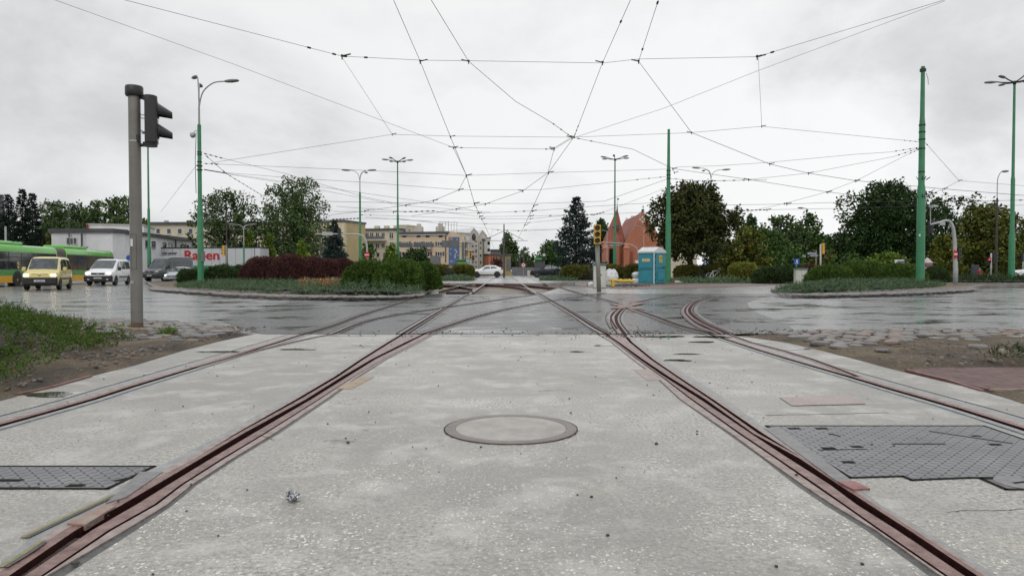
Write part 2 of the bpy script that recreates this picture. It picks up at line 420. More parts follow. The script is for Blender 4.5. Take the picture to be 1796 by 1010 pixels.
RL = rail_asm(L1, 'switch_rail', 'wide red brown switch rail left of the manhole, with a dark blade gap', True)
RR = rail_asm(R1, 'switch_rail', 'wide red brown switch rail right of the manhole, beside the big chequer plate', False)
def outer_rail(f, sgn, name, label):
    offs = [-.20, -.185, -.115, -.06, -.022, .022, .062, .078, .105]
    zs = [-.004, 0, .0, .002, -.04, .002, -.006, 0]
    mi = [3, 0, 4, 1, 2, 5, 3, 0]
    if sgn > 0: offs = [-o for o in offs[::-1]]; zs = zs[::-1]; mi = mi[::-1]
    m = MB(); strips(YS, [off(f, o) for o in offs], zs, mi, m)
    root = thing(name, label, 'rail', (f(5), 5, 0))
    o = m.build('grooved_rail', [M_GROUT, M_RAILTOP, M_GROOVE, M_SEAL, M_PINK, M_GROUT], root); o.location = (-f(5), -5, 0)
    return root
outer_rail(L0, -1, 'grooved_rail_track', 'slim outer rail at the far left, running past the dirt verge')
outer_rail(R0, 1, 'grooved_rail_track', 'slim outer rail at the far right, passing the red brick paving')
# subgrade under the slots
m = MB(); m.add([(-14, -4, -.12), (14, -4, -.12), (14, YN + .1, -.12), (-14, YN + .1, -.12)], [(0, 1, 2, 3)])
tag(m.build('subgrade', M_SEAL), 'dark bedding beneath the slab', kind='structure')

# flush ribbons (rails in the asphalt, rails drawn over the slab at the switches)
def ribbon(mb, pts, wd, z, mi=0, offx=0):
    pts = [Vector(p) for p in pts]; L_, R_ = [], []
    for i, p in enumerate(pts):
        t = pts[min(i + 1, len(pts) - 1)] - pts[max(i - 1, 0)]; t.z = 0; t.normalize(); n = Vector((t.y, -t.x, 0))
        L_.append(p + n * (offx - wd / 2)); R_.append(p + n * (offx + wd / 2))
    for i in range(len(pts) - 1):
        mb.add([(v.x, v.y, v.z + z) for v in (L_[i], R_[i], R_[i + 1], L_[i + 1])], [(0, 1, 2, 3)], mi)
def smooth_pts(pts, n=4):
    out = []
    P_ = [pts[0]] + pts + [pts[-1]]
    for i in range(1, len(P_) - 2):
        for k in range(n):
            t = k / n; a, b_, c, d = P_[i - 1], P_[i], P_[i + 1], P_[i + 2]
            out.append(.5 * ((2 * b_) + (c - a) * t + (2 * a - 5 * b_ + 4 * c - d) * t * t + (3 * b_ - a - 3 * c + d) * t ** 3))
    out.append(pts[-1]); return out
def road_rail(pix, label, name='street_rail', k=1.0, zb=0.0, pink=False, sm_=True):
    pts = [G(x, y) for x, y in pix]
    if sm_: pts = smooth_pts(pts)
    c = pts[len(pts) // 2].copy(); c.z = 0
    m = MB()
    ribbon(m, pts, .24 * k, .004 + zb, 3); ribbon(m, pts, .11 * k, .008 + zb, 0, -.010); ribbon(m, pts, .05 * k, .011 + zb, 1, .004)
    ribbon(m, pts, .018 * k, .009 + zb, 1, .068); ribbon(m, pts, .014 * k, .009 + zb, 1, -.085)
    o = m.build(name, [M_PINKF if pink else M_THIN, M_GROOVE, M_SEAL, M_ROADSEAM], None, loc=c)
    return tag(o, label, 'rail')
M_PINKF = mat('worn_primer_far', (.20, .135, .125), (.13, .095, .09), rough=.35, scale=8)
M_ROADSEAM = mat('rail_seam', (.035, .035, .036), (.16, .16, .155), rough=.35, scale=5, lo=.45, hi=.6)
road_rail([(535, 586), (587, 570), (631, 553.5), (700, 532), (745, 516), (770, 509.5)], 'outer left tram rail crossing the wet asphalt to the open pit')
road_rail([(585, 586), (656, 560), (764, 542), (834, 532), (895, 523), (940, 516.5)], 'slim branch rail curving across both left rails towards the pit', k=.8)
road_rail([(706.5, 586), (781, 540), (806, 525), (822, 516)], 'straight tram rail running from the left switch to the dark beam in the pit')
road_rail([(743, 586), (790, 570), (834, 556), (895, 541), (973, 527), (1020, 520), (1060, 514)], 'branch tram rail curving right out of the left switch')
road_rail([(1062.5, 586), (1039, 573), (1005, 551), (969, 530), (940, 513)], 'straight tram rail running from the right switch to the pit edge')
road_rail([(1094.5, 586), (1083, 570), (1080, 560), (1083, 552), (1090, 544), (1100, 538), (1123, 529), (1167, 520.7), (1200, 516)], 'tight curved rail swinging right from the right switch through the rusty crossing', k=1.0, pink=True)
road_rail([(1082, 578), (1074, 566), (1071, 557), (1075, 549), (1083, 543)], 'short check rail left of the tight curve below the rusty crossing', name='check_rail', k=.55, pink=True)
road_rail([(1243, 586), (1184, 570), (1150, 557), (1105, 541), (1060, 526), (1010, 513), (985, 505.5), (953, 496)], 'long straight outer rail passing through the rusty crossing on the right')
road_rail([(1276, 586), (1234, 567), (1215, 553.5), (1209, 544), (1217, 533), (1234, 526), (1270, 520)], 'thick curved rail bending round to the right island', k=1.25, pink=True)
road_rail([(1262, 586), (1226, 571), (1207, 556), (1201, 545), (1209, 534), (1226, 526)], 'outer check rail hugging the thick curved rail', name='check_rail', k=.7, pink=True)
# rusty crossing frog
m = MB()
for a, b_, wd in (((1076, 534), (1122, 543), .26), ((1080, 542), (1124, 532), .26)):
    ribbon(m, [G(*a), G(*b_)], wd, .014 if a[1] == 534 else .017)
c = G(1099, 538)
tag(m.build('rail_crossing', mat('rusty_crossing', (.22, .12, .09), (.13, .085, .07), rough=.5, scale=10, bmp=.3), loc=c), 'rusty orange crossing casting where two rails meet right of the pit', 'rail crossing')

# second branch rails on the slab at the switches
def slab_ribbon(f, y0, y1, label):
    ys = [y for y in YS if y0 <= y <= y1]; pts = [Vector((f(y), y, 0)) for y in ys]; c = pts[len(pts) // 2].copy()
    m = MB(); ribbon(m, pts, .075, .0035, 0); ribbon(m, pts, .034, .005, 1)
    tag(m.build('branch_rail', [M_PINK, M_GROOVE], None, loc=c), label, 'rail')
slab_ribbon(L0b, G(898, 650).y, YN, 'narrow branch rail leaving the outer left rail')
slab_ribbon(R0b, G(898, 662).y, YN, 'narrow branch rail leaving the outer right rail')

# ================================================================ road with the excavated pit
PITL = line([(517, 768), (510, 770), (503, 768), (497, 768)]); PITR = line([(517, 946), (510, 962), (503, 985), (497, 1003)])
Y0P, Y1P = G(898, 516.5).y, G(898, 497).y
m = MB()
ysn = [YN, 12, 16, 20, Y0P]; ysf = [Y1P, 52, 60, 75, 100, 140, 190]; ysp = [Y0P, 28, 33, 39, Y1P]
cl = lambda v: (lambda Y: v)
strips(ysn, [cl(-9), cl(-4), cl(0), cl(6), cl(14)], [-.004] * 4, [0] * 4, m)
strips(ysp, [cl(-9), PITL], [-.004], [0], m); strips(ysp, [PITR, cl(14)], [-.004], [0], m)
strips(ysf, [cl(-9), cl(-4), cl(0), cl(6), cl(14)], [-.004] * 4, [0] * 4, m)
gx = [-9, -10.5, -12, -14, -16, -18, -20, -22, -25, -30, -40, -60, -90, -130]; gy = [YN, 12, 16, 18, 20, 22, 24, 26, 28, 30, 32, 34, 38, 45, 60, 90, 190]
for i in range(len(gx) - 1):
    for j in range(len(gy) - 1):
        q = [(gx[i + 1], gy[j]), (gx[i], gy[j]), (gx[i], gy[j + 1]), (gx[i + 1], gy[j + 1])]
        m.add([(x, y, gz(x, y) - .004) for x, y in q], [(0, 1, 2, 3)])
m.add([(14, YN, -.004), (130, YN, -.004), (130, 190, -.004), (14, 190, -.004)], [(0, 1, 2, 3)])
tag(m.build('road', M_ROAD), 'wet grey asphalt roundabout carriageway', kind='structure')
# fresh asphalt sheet
def sheet(name, pix, z, m_, label, world=False):
    pts = [Vector(p) for p in pix] if world else [G(x, y) for x, y in pix]
    mb = MB(); mb.poly([(p.x, p.y, p.z + z) for p in pts])
    o = mb.build(name, m_); return tag(o, label, kind='structure')
sheet('fresh_asphalt', [(458, 585), (1402, 585.2), (1380, 569), (1357, 559), (1330, 549), (1314, 539), (1311, 530), (1325, 524), (1358, 518), (1100, 515.5), (960, 516.4), (768, 516.4), (700, 520), (600, 520.5), (520, 526), (380, 560)], .0, M_NEW, 'dark freshly laid wet asphalt')
for p_ in ([(950, 515.6), (1060, 515), (1350, 515.8), (1385, 509), (1440, 501), (1400, 499.5), (1180, 506.5), (1100, 507.5), (1040, 505.5), (1010, 502), (985, 504)],
           [(700, 496.4), (1000, 496.4), (1050, 493.4), (1440, 493.2), (1440, 490.8), (1000, 490.4), (905, 483.5), (868, 483.5), (830, 489), (770, 493)]):
    sheet('pale_road', p_, .001, M_PALE, 'pale wet concrete road surface round the pit')
M_BRICKP = mat('brown_paving', (.15, .10, .08), (.10, .07, .06), rough=.5, scale=6, bmp=.5)
sheet('pavement', [(1008, 500), (1040, 505), (1100, 507), (1180, 506), (1400, 499), (1440, 497.4), (1400, 494.4), (1010, 494.6)], .004, M_BRICKP, 'brown wet paving by the toilet cabin')
# pit
m = MB()
strips(ysp, [PITL, PITR], [-.26], [0], m)
for f in (PITL, PITR):
    for a, b_ in zip(ysp[:-1], ysp[1:]): m.add([(f(a), a, -.26), (f(b_), b_, -.26), (f(b_), b_, -.004), (f(a), a, -.004)], [(0, 1, 2, 3)])
for y in (Y0P, Y1P): m.add([(PITL(y), y, -.26), (PITR(y), y, -.26), (PITR(y), y, -.004), (PITL(y), y, -.004)], [(0, 1, 2, 3)])
tag(m.build('pit', mat('pit_gravel', (.26, .235, .20), (.13, .11, .09), rough=.7, scale=1.6, bmp=.8)), 'open excavation where the rails lie bare', kind='structure')
M_DARKRAIL = mat('bare_rail_primer', (.085, .022, .020), (.045, .014, .012), rough=.35, scale=6, bmp=.2)
def pit_rail(pix, label, top=-.0):
    pts = smooth_pts([W(x, y, top) for x, y in pix]); m = MB(); mt = MB()
    for k, (wd, z0, z1) in enumerate(((.07, 0, .03), (.02, .03, .13), (.15, .13, .155))):
        a, b_ = MB(), None
        for s_ in (-1, 1):
            q = []
            for i, p in enumerate(pts):
                t = pts[min(i + 1, len(pts) - 1)] - pts[max(i - 1, 0)]; n = Vector((t.y, -t.x, 0)).normalized()
                q.append(p + n * s_ * wd / 2)
            for i in range(len(q) - 1):
                m.add([q[i] - Vector((0, 0, z0)), q[i + 1] - Vector((0, 0, z0)), q[i + 1] - Vector((0, 0, z1)), q[i] - Vector((0, 0, z1))], [(0, 1, 2, 3)])
        L_ = q
    ribbon(mt, pts, .075, .002, 0)
    c = pts[len(pts) // 2].copy(); c.z = -.2
    o = m.build('bare_rail', M_DARKRAIL, loc=c)
    t_ = mt.build('rail_head', M_THIN, o); t_.location = -c
    for e in t_.data.vertices: pass
    return tag(o, label, 'rail')
pit_rail([(822, 516), (834, 509), (852, 497), (858, 493)], 'bare maroon rail left of centre in the pit, beside the black beam')
pit_rail([(940, 513), (928, 506), (912, 496), (908, 493)], 'bare maroon rail right of centre in the pit')
pit_rail([(770, 509.5), (800, 503), (830, 496), (845, 492.5)], 'bare rail crossing the left corner of the pit')
pit_rail([(768, 499.5), (800, 501), (828, 506)], 'short curved bare rail at the left edge of the pit', -.01)
pit_rail([(770, 496.4), (820, 497), (880, 500), (920, 505), (936, 513)], 'long curved bare rail spanning the pit', -.02)
pit_rail([(860, 496.2), (910, 499), (960, 503), (990, 507)], 'bare rail curving to the right corner of the pit', -.02)
pit_rail([(768, 494.2), (900, 494.2), (1000, 495.4)], 'straight bare rail along the far edge of the pit', -.02)
m = MB(); p0, p1 = G(778, 514), G(828, 514); m.bbox(((p0.x + p1.x) / 2, p0.y + 1.0, -.10), (p1.x - p0.x, .25, .26), .02)
tag(m.build('concrete_beam', mat('black_beam', (.02, .02, .02), (.04, .038, .035), rough=.4), loc=((p0.x + p1.x) / 2, p0.y + 1, -.23)), 'black beam lying across the left of the pit between two rails', 'beam')
# far street and track beyond the junction
m = MB()
for a, b_ in (((868, 483.6), (874, 480)), ((896, 483.6), (885, 479.5)), ((915, 486), (890, 479.5)), ((852, 487), (868, 480))): pass
def far_rail(pix, label):
    pts = [G(x, y) for x, y in pix]; m = MB(); ribbon(m, pts, .22, .006, 0); ribbon(m, pts, .06, .010, 1); c = pts[0].copy()
    tag(m.build('far_rail', [M_SEAL, M_THIN], loc=c), label, 'rail')
far_rail([(858, 493), (866, 488), (873, 483.4)], 'distant left rail passing under the white car')
far_rail([(908, 493), (900, 488), (893, 483.2)], 'distant right rail running up the far street')
far_rail([(953, 496), (930, 489), (910, 484)], 'distant outer rail right of the far street')
# great ground sheet to the horizon
m = MB(); m.add([(-3000, -400, -.5), (3000, -400, -.5), (3000, 5000, -.5), (-3000, 5000, -.5)], [(0, 1, 2, 3)])
tag(m.build('ground', mat('far_ground', (.07, .075, .05), (.10, .09, .07), rough=.8, scale=.05)), 'flat ground beyond the roads', kind='structure')

# ================================================================ verges left and right of the slab
rnd = random.Random(4)
def hnoise(x, y, s=1.0):
    return (math.sin(x * 2.1 * s + 1.3 * math.sin(y * 1.7 * s)) + math.sin(y * 2.7 * s + 1.1 * math.cos(x * 1.3 * s)) * .8 + .5 * math.sin(x * 6.3 * s + y * 5.1 * s)) / 2.3
def verge(name, xin, sgn, ytop, label, xmax=30, hfun=None):
    ys = [-4 + i * .25 for i in range(int((12.5 + 4) / .25))]; n = 46
    vs, fs = [], []; rows = []
    ds = [0] + [.04 * 1.16 ** k for k in range(1, n)]
    for y in ys:
        row = []
        for d in ds:
            x = xin(min(y, YN)) + sgn * d if y <= YN else xin(YN) + (y - YN) * (1.2 * sgn * 0 + 0) + sgn * (d + (y - YN) * 1.9)
            yt = ytop(x); yy = min(y, yt)
            e = min(1, d / .15) * min(1, max(0, (yt - yy)) / .2)
            z = .002 + e * (.03 + .018 * hnoise(x, yy, 1.3) + .006 * hnoise(x, yy, 7)) + (hfun(x, yy) * e if hfun else 0)
            row.append((x, yy, z))
        rows.append(row)
    for r in rows: vs += r
    k = len(ds)
    for i in range(len(ys) - 1):
        for j in range(k - 1):
            a = i * k + j; q = (a, a + 1, a + k + 1, a + k)
            p = [vs[t] for t in q]
            if max(v[1] for v in p) - min(v[1] for v in p) < 1e-5: continue
            fs.append(q)
    mb = MB(); mb.add(vs, fs); o = mb.build(name, M_DIRT, smooth=True); return tag(o, label, kind='structure')
lt = line([(563, 0), (563, 1)])
TL = [(G(px, py).x, G(px, py).y) for px, py in [(-900, 548), (-200, 556), (110, 563), (200, 563.5), (300, 568), (401, 577), (458, 584)]]
TR = [(G(px, py).x, G(px, py).y) for px, py in [(1290, 589), (1372, 588), (1415, 585), (1573, 580.6), (1796, 583), (2600, 583)]]
def interp(tab, x):
    if x <= tab[0][0]: return tab[0][1]
    for (a, ya), (b_, yb) in zip(tab[:-1], tab[1:]):
        if a <= x <= b_: return ya + (yb - ya) * (x - a) / (b_ - a)
    return tab[-1][1]
verge('dirt_verge', SL, -1, lambda x: interp(TL, x), 'brown sandy verge between the juniper and the slab')
PVP = [(G(x, y).x, G(x, y).y) for x, y in [(1575, 647), (1640, 644.5), (2150, 644), (2150, 688), (1796, 688), (1728, 688)]]
def inpv(x, y):
    c = False
    for i in range(len(PVP)):
        (x1, y1), (x2, y2) = PVP[i], PVP[(i + 1) % len(PVP)]
        if (y1 > y) != (y2 > y) and x < (x2 - x1) * (y - y1) / (y2 - y1) + x1: c = not c
    return c
verge('dirt_verge', SR, 1, lambda x: interp(TR, x), hfun=lambda x, y: -.09 if inpv(x, y) else 0.0, label='brown sandy verge between the cobbles and the brick paving')

# cobble stones: rounded field stones
def stone(mb, c, rx, ry, h, rot, mi):
    n = 7; rings = []
    ws = [1 + rnd.uniform(-.24, .20) for _ in range(n)]
    for rr, zz in ((1.0, -.6), (1.0, .25), (.93, .70), (.74, .93), (.2, 1.0 + rnd.uniform(-.15, .1))):
        ring = []
        for k in range(n):
            a = 2 * math.pi * k / n; x = rr * ws[k] * math.cos(a) * rx; y = rr * ws[k] * math.sin(a) * ry
            ring.append((c[0] + x * math.cos(rot) - y * math.sin(rot), c[1] + x * math.sin(rot) + y * math.cos(rot), c[2] + zz * h))
        rings.append(ring)
    mb.loft(rings, cap=True, mi=mi)
def stonemat(name, a, b_): return mat(name, tuple(x * .78 for x in a), tuple(x * .75 for x in b_), rough=.34, scale=9, bmp=.4)
M_ST = [stonemat('grey_stone', (.23, .215, .20), (.15, .14, .13)), stonemat('pink_stone', (.25, .165, .135), (.17, .115, .095)), stonemat('dark_stone', (.12, .115, .11), (.075, .07, .068)), stonemat('buff_stone', (.27, .21, .145), (.18, .13, .09))]
def cobbles(name, pred, x0, x1, y0, y1, step, label, seed, drop=0):
    global rnd
    rnd = random.Random(seed); mb = MB(); y = y0; r = 0
    while y < y1:
        x = x0 + (r % 2) * step * .5
        while x < x1:
            X = x + rnd.uniform(-.25, .25) * step; Y = y + rnd.uniform(-.25, .25) * step
            k = pred(X, Y)
            if k > rnd.random():
                q = rnd.uniform(.38, .60) * step
                stone(mb, (X, Y, (.034 if 'island' not in name else .012) + gz(X, Y)), q * rnd.uniform(.9, 1.2), q * rnd.uniform(.75, 1.0), rnd.uniform(.014, .032), rnd.uniform(0, 3), rnd.choice([0, 0, 0, 0, 1, 2, 2, 3]))
            x += step
        y += step * .86; r += 1
    o = mb.build(name, M_ST, smooth=True)
    return tag(o, label, 'cobbles', kind='stuff')
cobbles('cobblestones', lambda x, y: (0 if y > interp(TL, x) - .03 or (y < YN and x > SL(y) - .15) or (y >= YN and x > G(400, 583).x) else (1.0 if y > interp(TL, x) - 1.35 else (.35 if y > interp(TL, x) - 2.1 else .03))), -9, -2.6, 7.2, 12, .165, 'wet pinkish cobbles round the foot of the grey signal post', 5)
cobbles('cobblestones', lambda x, y: (0 if y > interp(TR, x) - .04 or x < SR(min(y, YN)) + .1 + max(0, y - 8.4) * 1.3 else (1.0 if y > interp(TR, x) - 1.0 - .6 * sm((5.4 - x) / 2) else (.35 if y > interp(TR, x) - 1.7 else .04))), 3.2, 9.5, 6.4, 9.2, .17, 'wet grey field stones along the road edge on the right', 6)
# red brick paving at the right
def m_brick(name, c1, c2, mort, sx, ang=0, rough=.35, obj=True, ms=.012, upright=False):
    m, nt, b = pb(name)
    co = N(nt, 'ShaderNodeTexCoord').outputs['Object']
    if upright:
        sq = N(nt, 'ShaderNodeSeparateXYZ'); L(nt, co, sq.inputs[0]); cq = N(nt, 'ShaderNodeCombineXYZ')
        L(nt, MATH(nt, 'ADD', sq.outputs[0], sq.outputs[1]), cq.inputs[0]); L(nt, sq.outputs[2], cq.inputs[1]); co = cq.outputs[0]
    mp = N(nt, 'ShaderNodeMapping'); L(nt, co, mp.inputs[0]); mp.inputs['Rotation'].default_value = (0, 0, ang)
    br = N(nt, 'ShaderNodeTexBrick'); L(nt, mp.outputs[0], br.inputs[0])
    br.inputs['Color1'].default_value = (*c1, 1); br.inputs['Color2'].default_value = (*c2, 1); br.inputs['Mortar'].default_value = (*mort, 1)
    br.inputs['Scale'].default_value = sx; br.inputs['Mortar Size'].default_value = ms; br.inputs['Brick Width'].default_value = .5; br.inputs['Row Height'].default_value = .25
    c = MIX(nt, MATH(nt, 'MULTIPLY', NOISE(nt, co, 2.5, 5), .55), br.outputs[0], tuple(x * .5 for x in c1))
    setin(b, Base_Color=c, Roughness=MATH(nt, 'MULTIPLY_ADD', NOISE(nt, co, 6, 3), .3, rough - .12))
    bump(nt, b, MATH(nt, 'SUBTRACT', NOISE(nt, co, 30, 3), MATH(nt, 'MULTIPLY', br.outputs['Fac'], 1.2)), .6, .008)
    MATS[name] = m; return m
M_REDP = m_brick('red_brick_paving', (.105, .045, .040), (.165, .078, .064), (.025, .020, .018), 2.5, .1, .55, ms=.02)
pv = [G(1587, 648), G(1640, 646), G(1796, 645.5), G(2100, 645.5), G(2100, 683.5), G(1796, 683.5), G(1730, 684)]
m = MB(); pts = [(p.x, p.y) for p in pv]
m.prism([(x, y, .009) for x, y in pts], (0, 0, -.04)); tag(m.build('brick_pavement', M_REDP), 'wet red brick paving at the right edge', kind='structure')
m = MB()
a_, b_, c_ = G(1730, 685), G(1796, 684.5), G(2100, 684.5)
pass
m2 = MB(); m2.bbox(((a_.x + c_.x) / 2, a_.y - .05, -.030), (c_.x - a_.x, .08, .10), .010)
tag(m2.build('kerb', mat('rusty_kerb', (.24, .15, .085), (.12, .08, .05), rough=.45, scale=8, bmp=.4)), 'rust stained kerb along the brick paving', kind='structure')
# red edging lines of the paving and verge
for pix, nm in (([(1590, 650), (1660, 667), (1723, 686)], 'right'), ([(30, 693), (90, 680), (158, 661)], 'left')):
    m = MB(); pts = [G(x, y) for x, y in pix]
    for a, b2 in zip(pts[:-1], pts[1:]):
        d = b2 - a; m.bbox((0, 0, 0), (.01, .01, .01), .001) if False else None
        m.box(((a.x + b2.x) / 2, (a.y + b2.y) / 2, -.006), (d.length + .01, .028, .035), math.atan2(d.y, d.x))
    tag(m.build('edging_strip', M_RAIL), 'thin red edging at the %s side of the slab' % nm, kind='structure')

# ================================================================ chequer plates, manholes, patches on the slab
def m_chequer():
    m, nt, b = pb('chequer_plate')
    co = N(nt, 'ShaderNodeTexCoord').outputs['Object']; sx = N(nt, 'ShaderNodeSeparateXYZ'); L(nt, co, sx.inputs[0])
    S = 30.0; X, Y = MATH(nt, 'MULTIPLY', sx.outputs[0], S), MATH(nt, 'MULTIPLY', sx.outputs[1], S)
    fx, fy = MATH(nt, 'FRACT', X), MATH(nt, 'FRACT', Y)
    chk = MATH(nt, 'MODULO', MATH(nt, 'ADD', MATH(nt, 'ADD', MATH(nt, 'FLOOR', X), MATH(nt, 'FLOOR', Y)), 2000), 2)
    u = MATH(nt, 'SUBTRACT', fx, .5); v = MATH(nt, 'SUBTRACT', fy, .5)
    s_ = MATH(nt, 'MULTIPLY_ADD', chk, 2, -1)
    a = MATH(nt, 'ADD', u, MATH(nt, 'MULTIPLY', v, s_)); c = MATH(nt, 'SUBTRACT', v, MATH(nt, 'MULTIPLY', u, s_))
    d = MATH(nt, 'SQRT', MATH(nt, 'ADD', MATH(nt, 'POWER', MATH(nt, 'MULTIPLY', a, 1.12), 2), MATH(nt, 'POWER', MATH(nt, 'MULTIPLY', c, 4.6), 2)))
    lug = RAMP(nt, d, [(.55, 1), (.95, 0)]); nz = NOISE(nt, co, 5, 5, .7)
    edge = RAMP(nt, d, [(.75, 0), (.95, .8), (1.3, 0)])
    col = RAMP(nt, nz, [(.35, (.13, .13, .135)), (.65, (.22, .22, .225))])
    col = MIX(nt, RAMP(nt, d, [(.50, 1), (.95, 0)]), col, (.022, .022, .023))
    setin(b, Base_Color=col, Roughness=MATH(nt, 'MULTIPLY_ADD', nz, .25, .26), Metallic=.35)
    bump(nt, b, lug, .9, .004); return m
M_CHEQ = m_chequer()
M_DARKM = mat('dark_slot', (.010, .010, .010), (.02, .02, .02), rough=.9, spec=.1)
M_IRON = mat('worn_iron', (.17, .15, .145), (.10, .08, .075), rough=.36, scale=14, bmp=.4, metal=.3)
def plate_thing(name, label, cat, pts, z=.002, mt=None, th=.012):
    c = sum(pts, Vector()) / len(pts); c.z = 0
    r = thing(name, label, cat, c)
    m = MB(); m.prism([(p.x - c.x, p.y - c.y, z) for p in pts], (0, 0, -th)); m.build('plate', mt or M_CHEQ, r)
    m = MB(); n = len(pts)
    for i in range(n):
        a, b_ = pts[i] - c, pts[(i + 1) % n] - c; d = b_ - a
        m.box(((a.x + b_.x) / 2, (a.y + b_.y) / 2, z - .0012), (d.length + .012, .016, .004), math.atan2(d.y, d.x))
    m.build('rim', M_DARKM, r); return r, c
yb, yt = G(898, 838).y, G(898, 747).y
def X(f, y, d=0): return Vector((f(y) + d, y, 0))
r, c = plate_thing('chequer_plate_cover', 'large chequered steel cover between the right rails', 'steel cover',
    [X(R1['a'], yb, .02), X(R1['a'], (yb + yt) / 2, .02), X(R1['a'], yt, .02), X(R0, yt, -.14), X(R0, yb, -.14), Vector((G(1700, 838).x, yb, 0)), Vector((G(1597, 841).x, yb - .03, 0)), Vector((G(1581, 834).x, yb + .02, 0))])
def slots(r, c, lst, nm='lift_slot'):
    for (px, py, w_, h_, ang) in lst:
        p = G(px, py); m = MB(); m.box((p.x - c.x, p.y - c.y, .0015), (w_, h_, .003), ang); m.build(nm, M_DARKM, r)
slots(r, c, [(1393, 752, .06, .035, 0), (1441, 752, .06, .035, 0), (1454, 787, .06, .04, 0), (1503, 784, .05, .03, 0), (1488, 811, .05, .03, 0), (1463, 763, .015, .06, .5), (1478, 789, .22, .010, .05), (1611, 779, .24, .014, 0), (1700, 767, .012, .34, .75), (1745, 780, .05, .03, 0), (1712, 765, .04, .02, 0)])
yb2, yt2 = G(898, 857).y, G(898, 818).y
r, c = plate_thing('chequer_plate_cover', 'narrow chequered steel cover between the left rails', 'steel cover',
    [X(L0, yb2, .14), X(L1['a'], yb2, -.03), X(L1['a'], yt2, -.02), X(L0, yt2, .14)])
slots(r, c, [(133, 852, .06, .03, 0), (15, 843, .10, .03, 0), (216, 841, .02, .06, -.7), (20, 856, .2, .012, 0)])
# small hydrant cover
p = [G(1722, 840), G(1765, 858.5), G(1860, 858), G(1860, 838.5)]
r, c = plate_thing('valve_cover', 'small flat iron cover at the right edge below the big chequer plate', 'cover', p, mt=M_IRON)
m = MB(); q = G(1790, 847) - c; m.lathe([(.085, 0), (.085, .0015)], (q.x, q.y, .002), 20); m.build('lid', M_STEELP, r)
m = MB(); m.box((q.x, q.y, .0035), (.07, .012, .002), .3); m.build('slot', M_DARKM, r)
# manhole
p0 = (G(780, 753) + G(1012, 753)) / 2; pc = G(896, 753); yr = (G(896, 728.5).y + G(896, 778.5).y) / 2; rad = (G(1012, 753).x - G(780, 753).x) / 2
r = thing('manhole_cover', 'round rusty manhole cover filled with concrete in the middle of the slab', 'manhole cover', (pc.x, yr, 0))
m = MB(); m.lathe([(rad, -.01), (rad, .003), (rad - .006, .006), (rad - .05, .006), (rad - .055, .002)], n=64); m.build('rim', mat('manhole_rim', (.21, .175, .16), (.15, .14, .13), rough=.38, scale=8, bmp=.6, metal=.2), r, smooth=True, auto=.6)
m = MB(); m.lathe([(rad - .054, 0), (rad - .054, .0035)], n=64)
m.build('lid', mat('manhole_fill', (.38, .36, .325), (.27, .25, .225), rough=.40, scale=7, bmp=.7), r)
m = MB(); rg_ = [[(math.cos(a) * (rad + o) , math.sin(a) * (rad + o), z) for a in np.linspace(0, 2 * math.pi, 65)[:-1]] for o, z in ((-.001, .0025), (.011, .0030))]
for k in range(64): q = (.35 + .65 * abs(math.sin(k * 1.7)) * (1 if 34 < k < 62 else .4)); rg_[1][k] = (math.cos(k * math.pi / 32) * (rad + .012 * q), math.sin(k * math.pi / 32) * (rad + .012 * q), .003)
m.loft(rg_); m.build('rust_gap', mat('rust_gap', (.06, .022, .016), (.02, .015, .013), rough=.8, spec=.2), r)
# timber and steel pads beside the switch rails
def pad(name, label, cat, pix, mt, th=.02, z=.003):
    pts = [G(x, y) for x, y in pix]; c = sum(pts, Vector()) / len(pts); m = MB()
    m.prism([(p.x, p.y, z) for p in pts], (0, 0, -th)); return tag(m.build(name, mt, loc=c), label, cat)
pad('wooden_board', 'tan board set beside the left switch rail', 'board', [(592, 682), (618, 682), (656, 661), (632, 661)], mat('tan_board', (.36, .27, .18), (.25, .19, .13), rough=.5, scale=10, bmp=.4))
pad('steel_pad', 'pinkish steel pad beside the right switch rail', 'pad', [(1110, 648), (1134, 667), (1160, 667), (1136, 648)], M_PINK)
pad('plate_end', 'red painted end plate where the right cover strip stops', 'plate', [(1469, 846), (1496, 860), (1526, 859), (1500, 846)], mat('red_plate', (.30, .12, .11), (.20, .075, .07), rough=.35, scale=12, bmp=.4), .03, .006)
pad('plate_end', 'peeling red end plate where the left cover strip stops', 'plate', [(180, 889), (203, 889), (150, 922), (118, 920)], mat('peeling_plate', (.28, .15, .12), (.30, .27, .22), rough=.45, scale=16, bmp=.5), .02, .005)
for k, (x, lab) in enumerate((((1469), ''),)): pass
pad('steel_strip', 'long grey steel cover strip between the right switch rail and the chequer plate', 'strip', [(1340, 751), (1368, 751), (1496, 845), (1468, 845)], M_STEELP, .012, .0035)
pad('steel_strip', 'grey steel cover strip against the left switch rail above the peeling plate', 'strip', [(246, 828), (286, 828), (222, 872), (185, 884)], M_STEELP, .012, .0035)
m = MB()
pi = [(1366, 697), (1490, 694), (1519, 709), (1389, 712)]
pts = [G(x, y) for x, y in pi]; m.poly([(p.x, p.y, .004) for p in pts])
tag(m.build('red_paving_patch', m_brick('faded_red_bricks', (.36, .285, .26), (.39, .335, .305), (.43, .41, .38), 3.0, .5, .45)), 'faded red brick patch in the slab between the right rails', kind='structure')
